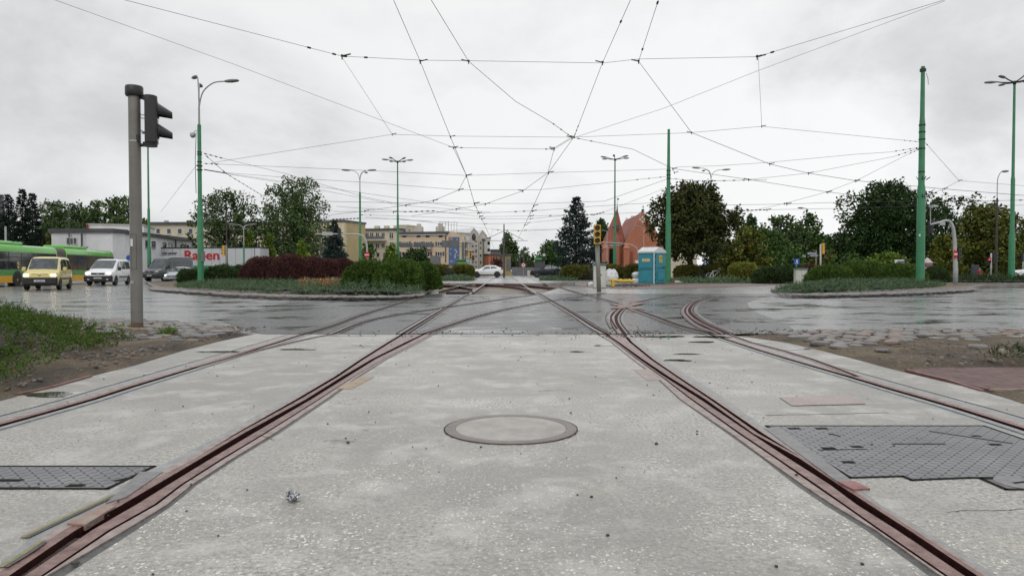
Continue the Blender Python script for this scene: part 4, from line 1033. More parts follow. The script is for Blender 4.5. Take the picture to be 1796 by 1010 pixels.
# near juniper on the left verge
JP = [(G(x, y).x, G(x, y).y) for x, y in [(-60, 712), (0, 694), (48, 684), (78, 668), (122, 646), (170, 628), (182, 618), (172, 606), (150, 594), (138, 584), (100, 574), (60, 570), (-200, 564), (-400, 564)]] + [(-11, 8), (-9, 4), (-6, 3.2)]
carpet('juniper', 'spreading green juniper at the left edge in front of the cobbles', 'shrub', JP, 'jung', 290, .60, 1.6, .026, 96, base_z=.05, per=17, kindstuff=False, wf=.26, lumps=.30, spray=.13, bias=lambda x, y: np.where(x < -.80 * y - .4, .15, 1.0))
for i, (px, py, r_, kd, lb) in enumerate([(193, 604, .22, 'jung', 'small juniper sprig right of the spreading juniper'), (176, 616, .16, 'jung', 'tiny juniper tuft at the tip of the spreading juniper'), (1788, 636, .22, 'pined', 'small dark sprig at the right edge on the dirt'), (172, 579, .16, 'weed', 'pale weed among the left cobbles'), (213, 581, .14, 'weed', 'weed tuft just left of the grey signal post'), (295, 590, .10, 'weed', 'tiny weed right of the grey signal post')]):
    c = G(px, py); pl = [(c.x + r_ * math.cos(k) * (1 + .2 * math.sin(k * 3)), c.y + r_ * 1.2 * math.sin(k)) for k in np.linspace(0, 6.28, 10)[:-1]]
    carpet('weed' if kd == 'weed' else 'small_shrub', lb, 'plant', pl, kd, 500 if r_ > .1 else 2500, (.15 if kd != 'weed' else .05), r_ * .6, .025, 100 + i, base_z=.04, per=12, kindstuff=False, spray=.08, stems=False)

# ---- trees
GB = 'trees behind the white building'
spruce(17, 336, 62, 78, 'darksp', 'leftmost dark spruce of the group behind the bus', seed=1, group='dark spruces behind the bus')
spruce(41, 326, 60, 76, 'darksp', 'middle and tallest dark spruce behind the bus', seed=2, group='dark spruces behind the bus')
spruce(58, 334, 54, 79, 'darksp', 'right dark spruce of the group behind the bus', seed=3, group='dark spruces behind the bus')
tree(2, 372, 46, 82, 'darksp', 'dark evergreen at the left edge behind the bus', seed=4, zb=.05, shape='cone')
tree(98, 349, 92, 100, 'grey', 'round tree just right of the dark spruces', seed=5, zb=.1, nb=24)
tree(138, 353, 84, 108, 'grey', 'second round tree behind the white building', seed=6, zb=.1)
tree(172, 350, 86, 106, 'grey', 'third round tree behind the white building, paler', seed=7, zb=.1)
tree(212, 343, 90, 104, 'grey', 'tallest round tree behind the grey signal post', seed=8, zb=.1)
tree(250, 380, 44, 118, 'autumn', 'small yellowing tree left of the thin green mast', seed=9, zb=.1)
tree(82, 405, 46, 90, 'autumn', 'low yellow green tree at the end of the white building', seed=10, zb=.05)
tree(398, 332, 146, 106, 'grey', 'loose grey green tree right of the green lamp pole', seed=11, zb=.12, n=9500, leaf=.27, nb=38)
tree(518, 309, 166, 110, 'grey', 'large grey green poplar left of the lamp masts', seed=12, zb=.08, n=16000, leaf=.28, nb=48)
spruce(586, 383, 62, 80, 'spruce', 'blue spruce in front of the cream block', seed=13)
for i, (px, tp, wp, lb) in enumerate([(437, 401, 30, 'left bright green cypress behind the trailer'), (471, 408, 38, 'middle bright green cypress behind the barberries'), (530, 420, 34, 'right bright green cypress behind the barberries')]):
    tree(px, tp, wp, 103, 'lime', lb, seed=14 + i, zb=.0, shape='cone', n=3000, leaf=.25, group='bright green cypresses', name='cypress_tree')
tree(645, 425, 22, 82, 'mid', 'small tree beside the no entry sign', seed=20, zb=.2, n=900); tree(687, 430, 26, 84, 'lime', 'small light green tree under the gantry', seed=21, zb=.15, n=900)
tree(730, 437, 66, 86, 'dark', 'dark round bush tree below the gantry panels', seed=22, zb=.05, n=2600)
tree(600, 440, 20, 84, 'mid', 'thin young tree before the cream block', seed=23, zb=.2, n=500, leaf=.22)
spruce(1010, 345, 98, 76, 'spruce', 'tall blue green spruce in the centre beside the church', seed=24, n=110, leaf=.26, powr=.78)
tree(968, 424, 60, 110, 'mid', 'round tree left of the central spruce', seed=25, zb=.1)
tree(889, 407, 25, 170, 'grey', 'slim poplar in the far street', seed=26, zb=.1, shape='tall', n=2600, leaf=.45, name='poplar_tree')
tree(900, 424, 22, 172, 'grey', 'lower poplar leaning right of the slim poplar', seed=27, zb=.1, shape='tall', n=1500, leaf=.45, name='poplar_tree')
tree(918, 436, 34, 165, 'grey', 'sparse feathery tree in the far street', seed=28, zb=.25, n=700, leaf=.4)
tree(938, 452, 90, 230, 'grey', 'distant tree line at the end of the street', seed=29, zb=.05, n=1600, leaf=.8)
tree(1056, 384, 40, 118, 'dark', 'dark tree between spruce and red spire', seed=30, zb=.1)
tree(1110, 381, 60, 150, 'mid', 'green tree showing behind the church roofs', seed=31, zb=.1, n=3000)
tree(872, 452, 26, 140, 'barb', 'reddish small tree in front of the orange building', seed=32, zb=.2, n=700)
tree(1213, 322, 150, 60, 'chest', 'big bronze green chestnut right of the toilet cabin', seed=33, zb=.24, n=24000, leaf=.20, nb=52, trunk=.034, name='chestnut_tree')
tree(1316, 377, 26, 118, 'dark', 'narrow dark conifer rising behind the lime trees', seed=34, zb=.1, shape='tall')
tree(1302, 400, 112, 72, 'autumn', 'yellow green bushy tree right of the chestnut', seed=35, zb=.03, n=5200, shape='flat', leaf=.26)
tree(1368, 381, 106, 84, 'grey', 'grey green tree with loose top', seed=36, zb=.03, n=4800)
tree(1345, 402, 92, 74, 'mid', 'dark leafy shrub tree before the grey green one', seed=37, zb=.0, n=4000, leaf=.26)
tree(1415, 376, 98, 86, 'mid', 'rounded green tree behind the dark lamp post', seed=38, zb=.05, n=4800)
tree(1462, 414, 90, 90, 'dark', 'low dark tree left of the huge dark tree', seed=39, zb=.03, n=3600)
tree(1440, 440, 46, 66, 'hedge', 'small tree with pale forked stems by the side signal', seed=40, zb=.35, n=900, leaf=.22, bark=M_BARKG)
tree(1390, 443, 40, 62, 'mid', 'small tree with pale stems left of the blue pedestrian sign', seed=41, zb=.35, n=800, leaf=.22, bark=M_BARKG)
tree(1554, 317, 172, 84, 'dark', 'huge dark oak left of the big green pole', seed=42, zb=.04, n=24000, leaf=.27, nb=56, shape='round', trunk=.03)
tree(1482, 408, 60, 100, 'dark', 'far dark tree beside the huge oak', seed=43, zb=.03)
tree(1658, 342, 140, 92, 'dark', 'wide dark tree right of the big green pole', seed=44, zb=.03, n=7000, nb=34, shape='flat')
tree(1730, 360, 146, 76, 'autumn', 'golden brown tree behind the curved lamp', seed=45, zb=.06, n=9500, leaf=.28, nb=38)
tree(1660, 415, 84, 72, 'autumn', 'yellow green shrub tree behind the curved signal pole', seed=46, zb=.03, n=4500, leaf=.26)
tree(1792, 385, 60, 90, 'grey', 'sparse grey tree at the right edge', seed=47, zb=.1, n=1400)
tree(1800, 430, 90, 78, 'mid', 'low tree at the right edge behind the signals', seed=48, zb=.03, n=3000)
tree(1552, 445, 90, 60, 'lime', 'weeping pale green shrub behind the right dwarf pines', seed=49, zb=.02, n=2600, leaf=.2)
tree(1490, 447, 70, 62, 'mid', 'low green shrub left of the weeping shrub', seed=50, zb=.02, n=1800, leaf=.2)
tree(1262, 420, 60, 78, 'dark', 'dark tree behind the twin lamp right of the chestnut', seed=51, zb=.0, n=2600)
tree(1620, 420, 120, 96, 'dark', 'deep dark wood edge behind the big green pole', seed=52, zb=.0, n=5000, shape='flat', leaf=.4)
tree(1440, 430, 160, 104, 'dark', 'dark wood edge behind the side signal', seed=53, zb=.0, n=5000, shape='flat', leaf=.4)
tree(1740, 430, 150, 90, 'dark', 'dark undergrowth below the golden tree', seed=54, zb=.0, n=5000, shape='flat', leaf=.35)
# ================================================================ buildings
def wallm(name, c, rough=.8, s=.5): return mat(name, c, tuple(x * .86 for x in c), rough=rough, scale=s, bmp=.1)
M_WHITEW = wallm('white_render', (.74, .74, .75)); M_CREAM = wallm('cream_render', (.62, .55, .37)); M_CREAM2 = wallm('pale_cream_render', (.58, .53, .40))
M_BEIGE = wallm('beige_render', (.60, .48, .34)); M_GREYB = wallm('grey_beige_render', (.52, .49, .43)); M_ROOFG = mat('dark_roof', (.055, .058, .062), (.09, .09, .095), rough=.5, scale=.6)
M_FRAME = mat('white_frame', (.68, .68, .68), rough=.4); M_BROWNF = mat('brown_shutter', (.12, .065, .045), rough=.6); M_GLASS = glassm()
M_DKGREY = mat('dark_grey_metal', (.07, .075, .08), rough=.45); M_PANEL = mat('grey_panel', (.16, .165, .17), (.11, .115, .12), rough=.4, scale=1.2)
class Block:
    """a building: front wall from A to B (pixels at given depths), real depth behind it"""
    def __init__(s, name, label, pxa, Ya, pxb, Yb, top, depth, wall, cat='building', topb=None):
        s.A, s.B = P(pxa, 476, Ya), P(pxb, 476, Yb); s.A.z = s.B.z = -.3
        d = s.B - s.A; s.w = d.length; s.ang = math.atan2(d.y, d.x); s.u = d.normalized(); s.nrm = Vector((s.u.y, -s.u.x, 0))
        s.h = hgt(top, Ya) + .3; s.d = depth; s.root = thing(name, label, cat, s.A, s.ang); s.wall = wall
    def px(s, x, y):      # pixel -> (along wall, height)
        r = ray(x, y); o = Vector((0, 0, CAMH)); t = (s.A - o).dot(s.nrm) / r.dot(s.nrm); p = o + r * t - s.A
        return p.dot(s.u), p.z
    def body(s, prof=None, name='wall', mt=None):
        m = MB(); pts = prof or [(0, 0), (s.w, 0), (s.w, s.h), (0, s.h)]
        m.prism([(x, 0, z) for x, z in pts], (0, s.d, 0)); return m.build(name, mt or s.wall, s.root)
    def roof(s, over=.3, th=.35, mt=None):
        m = MB(); m.box((s.w / 2, s.d / 2, s.h + th / 2 + .003), (s.w + 2 * over, s.d + 2 * over, th)); return m.build('roof', mt or M_ROOFG, s.root)
    def rect(s, x0, y0, x1, y1, off, th, mt, name, parent=None):
        (a, b_), (c, d) = s.px(x0, y1), s.px(x1, y0); m = MB(); m.box(((a + c) / 2, -off - th / 2, (b_ + d) / 2), (abs(c - a), th, abs(d - b_)))
        return m.build(name, mt, parent or s.root)
    def win(s, x0, y0, x1, y1, frame=None, mull=1, sill=True, shutter=False, glass=None):
        (a, b_), (c, d) = s.px(x0, y1), s.px(x1, y0); w_, h_ = abs(c - a), abs(d - b_); cx, cz = (a + c) / 2, (b_ + d) / 2
        m = MB(); ft = min(.09, w_ * .12)
        for q in range(mull + 2):
            m.box((a + w_ * q / (mull + 1), -.03, cz), (ft, .07, h_))
        for zz in (b_, d): m.box((cx, -.028, zz), (w_ + ft, .06, ft))
        if h_ > 1.2: m.box((cx, -.026, b_ + h_ * .66), (w_, .05, ft * .7))
        f = m.build('window', frame or M_FRAME, s.root)
        m = MB(); m.box((cx, -.004, cz), (w_, .016, h_)); m.build('pane', glass or M_GLASS, f)
        if sill: m = MB(); m.box((cx, -.07, b_ - ft), (w_ + .2, .16, .05)); m.build('sill', M_GREYB, f)
        if shutter:
            for sx in (a - w_ * .26, c + w_ * .26): m = MB(); m.box((sx, -.02, cz), (w_ * .42, .04, h_)); m.build('shutter', M_BROWNF, f)
        return f
# white low office block (two wings and a taller stair part)
b = Block('office_building', 'white low office block with dark roof edge behind the green bus', 91, 85.5, 198, 85, 408, 2.5, M_WHITEW); b.body(); b.roof(.25, .45)
b.win(117, 417, 135, 429, mull=2); b.win(91.5, 448, 97, 462, mull=0)
b.rect(143.5, 410, 144.8, 440, .02, .12, M_DKGREY, 'downpipe'); b.rect(124, 412.5, 126, 414, .02, .1, M_DKGREY, 'lamp'); b.rect(163, 412.5, 165, 414, .02, .1, M_DKGREY, 'lamp')
b = Block('office_wing', 'long white wing with small windows running back behind the trailer', 198.3, 85, 341, 111, 408, 3, M_WHITEW); b.body(); b.roof(.25, .45)
b.win(212, 418, 218.5, 430, mull=0); b.rect(227, 442, 235, 444, .02, .6, M_FRAME, 'canopy')
for x0, x1, y0, y1 in ((255, 259.5, 422, 434), (266, 272, 424, 434), (286, 291, 426, 438), (296, 301.5, 427, 438), (322, 330, 430, 440)): b.win(x0, y0, x1, y1, mull=0 if x0 < 320 else 1, frame=M_PANEL)
b.rect(307, 420, 308, 450, .02, .12, M_DKGREY, 'downpipe')
b = Block('stair_block', 'taller white block rising behind the office roof, red edge on its left', 154, 96, 253, 98, 394.5, 8, M_WHITEW); b.body(); b.roof(.1, .18, M_GREYB)
b.rect(152, 393, 155, 409, .01, .3, mat('red_fascia', (.20, .03, .03), rough=.5), 'fascia')
# cream flats behind
b = Block('apartment_block', 'long cream apartment block behind trees, far left', 243, 152, 508, 150, 394, 12, M_CREAM2); b.body(); b.roof(.5, .5)
for x in list(range(255, 345, 19)) + list(range(350, 508, 19)):
    for y in (401, 425): b.win(x, y, x + 7, y + 9, mull=0)
m = MB()
for q in range(6): m.box((4 + q * 5.2, 4, b.h + .8), (.7, .7, .7))
m.build('chimney', M_GREYB, b.root)
b = Block('apartment_block', 'tall pale yellow block behind the twin armed lamp', 604.5, 160, 638, 172, 389.5, 14, M_CREAM); b.body(); b.roof(.2, .4)
b.win(612, 397, 616, 407, mull=0, sill=False); b.win(624, 399, 629, 407, mull=0, sill=False); b.win(612, 416, 616, 431, mull=0, sill=False); b.win(624, 418, 630, 432, mull=0, sill=False); b.win(624, 438, 629, 451, mull=0, sill=False)
bb = Block('apartment_block', 'yellow side wing behind the blue spruce with a dark vent panel', 560, 162, 604, 160.2, 389.5, 10, wallm('ochre_render', (.50, .40, .21))); bb.body(); bb.roof(.2, .4); bb.rect(591, 403, 599, 419, .01, .3, M_DKGREY, 'vent_panel')
b = Block('apartment_block', 'pale cream flats with a long balcony, between the two green masts', 638.5, 178, 702, 176, 404, 12, M_CREAM2); b.body(); b.roof(.5, .4)
for y in (408, 427): 
    for x in (641, 649, 659, 669): b.win(x, y, x + 6, y + 8, mull=1)
b.win(683, 408, 690, 418, mull=1); b.win(683, 425, 690, 434, mull=1); b.win(649, 443, 654, 451, mull=0); b.win(660, 443, 666, 451, mull=0)
b.rect(637, 421, 678, 423, .0, 1.6, M_GREYB, 'balcony_slab'); b.rect(638, 414.5, 677, 420, 1.3, .08, M_PANEL, 'balcony_rail')
for x in (656, 673, 690): m = MB(); q = b.px(x, 400); m.box((q[0], 2, b.h + .7), (1.2, .9, 1.0)); m.build('chimney', M_CREAM2, b.root)
b2 = Block('stair_tower', 'cream stair tower between the two apartment roofs', 697, 181, 714, 180, 396, 8, M_CREAM); b2.body(); b2.roof(.1, .2, M_CREAM2); b2.rect(711, 396.5, 717, 409, .01, 1.5, M_GREYB, 'chimney')
b = Block('apartment_house', 'beige rendered house with brown shutters behind the gantry', 700, 141, 783, 139, 411, 12, M_BEIGE); b.body(); b.roof(.35, .45)
for x in (706, 731, 747, 770): b.win(x, 413, x + 6, 416, mull=0, frame=M_BROWNF, sill=False)
for x, w_ in ((705, 11), (730, 8), (746, 8), (767.5, 8)):
    b.win(x, 424, x + w_, 431, mull=2 if w_ > 9 else 1, shutter=True)
    b.win(x, 441.5, x + w_, 449, mull=1, shutter=True)
b.rect(727, 434, 740, 437, .0, 1.1, M_GREYB, 'balcony'); b.rect(744, 434, 758, 437, .0, 1.1, M_GREYB, 'balcony'); b.rect(743, 450, 757, 456, .0, 1.1, M_BEIGE, 'balcony')
b.rect(781, 411, 782.3, 460, .01, .12, M_DKGREY, 'downpipe'); b.rect(700.5, 411, 783, 413, .01, .35, M_FRAME, 'cornice')
for x in (726, 764): m = MB(); q = b.px(x, 405); m.box((q[0], 3, b.h + .9), (1.6, .9, 1.4)); m.box((q[0], 3, b.h + 1.8), (.8, .5, .8)); m.build('chimney', M_GREYB, b.root)
m = MB()
for x in (773, 788):
    q = b.px(x, 405)[0]
    for k in range(4): m.tube([(q - .8 + k * .5, 2 + k * .3, b.h + .4), (q - .8 + k * .5, 2 + k * .3, b.h + 2.6 - .3 * (k % 2))], .035, 4)
    m.tube([(q - .9, 2, b.h + 2.4), (q + .9, 2.9, b.h + 2.4)], .03, 4)
m.build('aerial', M_PANEL, b.root)
g = Block('gable_house', 'beige gable end with a tall blue mural banner', 783.3, 139, 815, 140, 412, 12, M_BEIGE)
ax = g.px(794, 405); g.body([(0, 0), (g.w, 0), (g.w, g.h - .4), (g.px(806, 408)[0], g.h + .0), (ax[0], g.h + .75), (0, g.h)])
mu = g.rect(787, 416, 805.5, 465, .01, .06, mat('blue_banner', (.055, .11, .24), (.08, .14, .28), rough=.5, scale=.4), 'banner')
M_PALEB = mat('banner_figure', (.42, .42, .42), rough=.6)
for r in ((788, 416.5, 794, 421, (.42, .22, .17)), (800, 419, 803, 421, (.5, .35, .35))):
    g.rect(r[0], r[1], r[2], r[3], .075, .01, mat('banner_patch%d' % int(r[0]), r[4], rough=.6), 'banner_patch', mu)
for r in ((796.5, 437, 800.5, 440), (799, 439.5, 802.3, 444), (797, 444.8, 800, 447.5), (796.2, 447.5, 799.5, 453.5), (788.5, 436, 792.5, 437.6), (788.5, 443, 791, 444.5), (788.5, 446, 792.5, 447), (788.7, 457.2, 794.5, 459.5), (802.7, 446, 804.1, 450)):
    (a0, z0), (a1, z1) = g.px(r[0], r[3]), g.px(r[2], r[1]); m = MB(); m.lathe([(.5, 0), (.5, .01)], n=10, M=Matrix(((a1 - a0, 0, 0), (0, 0, -1), (0, z1 - z0, 0))), c=((a0 + a1) / 2, -.078, (z0 + z1) / 2)); m.build('banner_print', M_PALEB, mu)
b = Block('flats_with_loggias', 'grey beige flats with stacked loggias beside the gabled towers', 806, 143, 826, 146, 409, 10, M_GREYB); b.body(); b.roof(.1, .2, M_GREYB)
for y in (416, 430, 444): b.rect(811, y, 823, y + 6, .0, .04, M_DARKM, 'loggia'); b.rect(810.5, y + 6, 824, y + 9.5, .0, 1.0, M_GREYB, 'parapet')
b.rect(815.5, 415, 817, 452, .0, .9, M_FRAME, 'pillar')
for i, (x0, x1, ap, tp, sh) in enumerate(((823.5, 838.5, 831, 401.2, 411), (839, 853.5, 846, 405, 415))):
    b = Block('gabled_tower', ['left gabled tower of pale render with an arched window', 'right gabled tower of pale render with a green strip window'][i], x0, 148 + i * 3, x1, 149 + i * 3, sh, 14, M_GREYB)
    a = b.px(ap, tp); b.body([(0, 0), (b.w, 0), (b.w, b.h), a, (0, b.h)])
    m = MB()
    for p, q in (((-.1, b.h), a), (a, (b.w + .1, b.h))): m.prism([(p[0], -.12, p[1] + .01), (q[0], -.12, q[1] + .01), (q[0], -.12, q[1] + .26), (p[0], -.12, p[1] + .26)], (0, b.d + .2, 0))
    m.build('roof', M_FRAME, b.root)
    if i == 0:
        c = b.px(831, 416); m = MB(); m.lathe([(.48, 0), (.48, .05)], n=20, M=Matrix(((1, 0, 0), (0, 0, -1), (0, 1.7, 0))), c=(c[0], -.005, c[1])); m.build('arched_window', M_GLASS, b.root)
        for x in (828.5, 834):
            for y in (422, 430, 437, 448, 458, 466): b.win(x, y, x + 1.8, y + (3 if y != 437 else 6), mull=0, sill=False, frame=M_PANEL)
    else:
        b.rect(846.5, 421, 849, 470, .01, .08, mat('green_strip_glass', (.16, .17, .08), rough=.4), 'strip_window'); b.rect(845.2, 419, 849.5, 421.5, .01, .3, M_DKGREY, 'hood')
        for y in (424, 433, 446, 458): b.win(842, y, 844, y + 4, mull=0, sill=False, frame=M_PANEL)
b = Block('corner_balconies', 'narrow white corner of stacked balconies right of the gabled towers', 854, 154, 860, 155, 418, 8, M_WHITEW); b.body(); b.roof(.1, .2)
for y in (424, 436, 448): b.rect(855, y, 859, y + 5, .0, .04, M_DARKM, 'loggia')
b = Block('orange_building', 'low orange building with dark pipes behind the white car', 857, 150, 872, 151, 447, 10, mat('orange_wall', (.48, .17, .10), rough=.7, scale=.4)); b.body(); b.roof(.2, .25)
for x in (861, 866, 870.5): b.rect(x, 448, x + .7, 470, .01, .1, M_DKGREY, 'downpipe')
b = Block('yellow_building', 'low yellow and grey building beside the grey tram pole', 873, 156, 896, 156, 448, 6, mat('yellow_wall', (.48, .34, .12), rough=.7, scale=.4)); b.body(); b.roof(.4, .3)
b.rect(877, 450, 881, 474, .01, .1, M_DKGREY, 'column'); b.rect(888, 452, 896, 474, .01, .12, M_PANEL, 'panel')
b = Block('slate_roof_building', 'long grey roofed building behind orange and yellow walls', 853, 190, 893, 190, 440, 10, M_PANEL); b.body(); b.roof(.4, .4)
b = Block('glass_tower', 'dark gridded office tower at the left edge', -60, 140, 8, 143.6, 339, 12, M_DKGREY); b.body()
m = MB()
for k in range(9): m.box((b.w * k / 8, -.1, b.h / 2), (.25, .2, b.h)); 
for k in range(16): m.box((b.w / 2, -.12, b.h * k / 15), (b.w, .2, .2))
m.build('facade_grid', M_PANEL, b.root)
b = Block('cream_house', 'low cream house behind the chestnut trunk', 1168, 100, 1222, 100.3, 437, 9, M_CREAM2); b.body(); b.roof(.2, .3); b.win(1205, 458, 1210, 464, mull=1)
# church
M_CHB = m_brick('church_brick', (.42, .135, .070), (.48, .185, .105), (.38, .24, .17), 1.4, rough=.8, upright=True); M_TILE = mat('red_roof_tiles', (.29, .085, .050), (.21, .065, .042), rough=.7, scale=1.2, bmp=.4)
c0 = base(1098, 112); r = thing('church', 'old red brick gothic church with pointed gable and conical apse roof', 'church', c0)
def cl_(px, py, Y=112): p = P(px, py, Y) - c0; return p
gl = [cl_(1096, 490), cl_(1170, 490), cl_(1170, 436), cl_(1128, 370.5), cl_(1096, 427)]
m = MB(); m.prism(gl, (0, 1.0, 0)); nave = m.build('nave_gable', M_CHB, r)
m = MB(); m.prism([gl[0] + Vector((.5, 1, 0)), gl[1] + Vector((0, 1, 0)), gl[2] + Vector((0, 1, 0)), gl[4] + Vector((.5, 1, 0))], (0, 16, 0)); m.build('nave_wall', M_CHB, r)
m = MB()
for q0, q1, s_ in ((gl[4], gl[3], 1), (gl[3], gl[2], 1)):
    a, b_ = q0 + Vector((0, .9, -.5)), q1 + Vector((0, .9, -.5)); m.prism([a, b_, b_ + Vector((0, 0, .35)), a + Vector((0, 0, .35))], (0, 17, 0))
m.build('roof', M_TILE, r)
m = MB(); p = cl_(1142, 380); m.prism([cl_(1129, 371) + Vector((0, -.06, .1)), cl_(1142, 392) + Vector((0, -.06, .1)), cl_(1142, 394) + Vector((0, -.06, 0)), cl_(1128.3, 372.4) + Vector((0, -.06, 0))], (0, .05, 0)); m.build('verge_board', M_FRAME, nave)
for px, py in ((1126.8, 381), (1131, 385), (1122.8, 385), (1127, 389)):
    m = MB(); q = cl_(px, py); m.lathe([(.20, 0), (.20, .03)], n=16, M=Matrix(((1, 0, 0), (0, 0, -1), (0, 1, 0))), c=(q.x, q.y - .01, q.z)); m.build('round_niche', M_GREYB, nave)
m = MB(); q = cl_(1128, 370); m.tube([q, q + Vector((0, 0, .9))], .04, 5); m.box((q.x, q.y, q.z + .62), (.42, .06, .06)); m.box((q.x, q.y + .3, q.z + .02), (.35, .5, .5)); m.build('cross', M_DKGREY, nave)
# apse
ac = cl_(1079, 476); ax_, ay_ = ac.x, 2.2; ra = (1099 - 1058) / 2 * 112 / F
def oct_(rr, z, n=8): return [(ax_ + rr * math.cos(2 * math.pi * k / n + .39), ay_ + rr * math.sin(2 * math.pi * k / n + .39), z) for k in range(n)]
he = cl_(1079, 427).z; hp = cl_(1085, 352).z
m = MB(); m.loft([oct_(ra, -.5), oct_(ra, he)], cap=True); ap = m.build('apse_wall', M_CHB, r)
m = MB(); q = cl_(1085, 370); m.loft([oct_(ra + .35, he), oct_(ra * .93, he + .5), [(q.x + .10 * math.cos(2 * math.pi * k / 8 + .39), ay_ + .10 * math.sin(2 * math.pi * k / 8 + .39), q.z + .2) for k in range(8)]], cap=True); sp = m.build('apse_roof', M_TILE, r)
# steeper spire turret on the right half of the apse roof
m = MB(); q = cl_(1085, 372); q2 = cl_(1089, 426); w_ = 11 * 112 / F
m.loft([[(q2.x + w_ * math.cos(2 * math.pi * k / 8), ay_ - ra * .35 + w_ * math.sin(2 * math.pi * k / 8), he + .1) for k in range(8)], [(q.x + .12 * math.cos(2 * math.pi * k / 8), ay_ - ra * .35 + .12 * math.sin(2 * math.pi * k / 8), q.z + .35) for k in range(8)]], cap=True); m.build('spire', M_TILE, r)
m = MB(); q = cl_(1085, 369); m.tube([(q.x, ay_ - ra * .35, q.z - .5), (q.x, ay_ - ra * .35, q.z + 1.0), (q.x, ay_ - ra * .35, q.z + 2.2)], [.2, .04, .025], 6); m.box((q.x + .15, ay_ - ra * .35, q.z + 1.9), (.3, .03, .22)); m.build('weather_vane', M_DKGREY, sp)
m = MB(); q = cl_(1084, 398); m.box((q.x, ay_ - ra * .95, q.z), (.35, .9, .7)); m.build('dormer', M_DKGREY, sp)
for px in (1061, 1097.5):
    m = MB(); q = cl_(px, 452); m.prism([(q.x - .45, -ra * .55, -.3), (q.x + .45, -ra * .55, -.3), (q.x + .45, -ra * .55, he - .8), (q.x - .45, -ra * .55, he - .8)], (0, 1.6, 0)); m.prism([(q.x - .55, -ra * .55 - .1, he - .8), (q.x + .55, -ra * .55 - .1, he - .8), (q.x, -ra * .55 + .9, he + .1)], (0, .5, 0)); m.build('buttress', M_CHB, r)
m = MB(); m.loft([oct_(ra + .1, he - .35), oct_(ra + .1, he - .1)], cap=True); m.build('cornice', M_GREYB, r)
for px, z0, h_, w2 in ((1074.5, 2.0, 2.4, .9), (1075, 0.0, 1.1, 1.0)):
    q = cl_(px, 476); m = MB(); m.box((q.x, ay_ - ra * .925, z0 + h_ / 2), (w2, .12, h_)); m.build('window', M_DARKM, ap)
m = MB(); q = cl_(1106, 476); m.box((q.x, -.02, 2.2), (.7, .06, 3.4)); m.build('niche', M_TILE, nave)
m = MB(); q = cl_(1142, 377); m.box((q.x, 8, q.z), (1.1, 1.1, 1.4)); m.prism([(q.x - .7, 7.4, q.z + .7), (q.x + .7, 7.4, q.z + .7), (q.x, 7.4, q.z + 1.3)], (0, 1.2, 0)); m.build('roof_lantern', M_GREYB, r)

# ================================================================ masts, lamps and poles
M_GREEN = mat('green_pole_paint', (.036, .22, .10), (.028, .165, .075), rough=.38, scale=3, bmp=.1); M_GALV = mat('galvanised_steel', (.34, .34, .335), (.24, .24, .235), rough=.42, scale=3, metal=.3)
M_POSTG = mat('weathered_post', (.21, .205, .185), (.15, .145, .13), rough=.42, scale=2.2, bmp=.12, metal=.15); M_BLACK = mat('black_plastic', (.016, .016, .017), (.022, .022, .024), rough=.42); M_BROWNP = mat('brown_pole', (.055, .042, .034), rough=.6)
M_YEL = mat('signal_yellow', (.62, .36, .02), (.52, .29, .02), rough=.4); M_LENS = mat('unlit_lens', (.03, .006, .005), rough=.25); M_LAMPG = mat('lamp_housing', (.20, .20, .195), (.12, .12, .12), rough=.4); M_PALEG = mat('pale_grey_steel', (.42, .43, .43), (.33, .34, .34), rough=.4, metal=.2)
def stepped(name, mt, r, secs):
    m = MB(); prof = []
    for (z0, z1, r0, r1) in secs: prof += [(r0, z0), (r1, z1)]
    m.lathe(prof, n=12); return m.build(name, mt, r, smooth=True, auto=.5)
def luminaire(parent, p, d, L_=.75, name='lamp_head'):
    d = Vector(d).normalized(); a = math.atan2(d.y, d.x); m = MB(); M = Matrix.Rotation(a, 3, 'Z') @ Matrix.Rotation(-math.asin(d.z), 3, 'Y')
    secs = [(0, .05, .05), (.12, .10, .08), (L_ * .5, .15, .10), (L_ * .9, .13, .07), (L_, .06, .03)]
    m.loft([[Vector(p) + M @ Vector((x, w_ * math.cos(2 * math.pi * k / 10), h_ * math.sin(2 * math.pi * k / 10))) for k in range(10)] for x, w_, h_ in secs], cap=True)
    return m.build(name, M_LAMPG, parent, smooth=True)
def arm(parent, pts, r0, mt, name='arm'):
    m = MB(); m.tube(smooth_pts([Vector(p) for p in pts], 5), r0, 6); return m.build(name, mt, parent, smooth=True)
def star_mast(px, top, Y, label, mt=M_GREEN, heads=6, rot=0, wk=1.0):
    r = thing('lamp_mast', label, 'lamp mast', base(px, Y), 0, 'six armed lamp masts'); H = hgt(top, Y)
    stepped('pole', mt, r, [(-.1, 3.4, .20 * wk, .19 * wk), (3.7, 7.5, .14 * wk, .13 * wk), (7.7, H - .1, .10 * wk, .075 * wk)])
    m = MB(); m.lathe([(.10, H - .15), (.14, H), (.06, H + .12)], n=10); m.build('hub', M_BLACK, r)
    for k in range(heads):
        a = rot + 2 * math.pi * k / heads; d = Vector((math.cos(a), math.sin(a), 0)); ar = arm(r, [(0, 0, H), d * .7 + Vector((0, 0, H + .10)), d * 1.15 + Vector((0, 0, H + .22))], .045, M_BLACK)
        luminaire(ar, d * 1.1 + Vector((0, 0, H + .20)), d + Vector((0, 0, .08)), .75)
    return r
star_mast(698, 283, 85, 'six armed green lamp mast left of the centre, behind the dwarf pines', rot=.15)
star_mast(1078, 280, 85, 'six armed green lamp mast before the red church', rot=.3)
star_mast(1774, 145, 52, 'tall six armed green lamp mast at the right edge', rot=.45, wk=1.05)
star_mast(262, 230, 75, 'thin green lamp mast behind the black signal head', rot=.2)
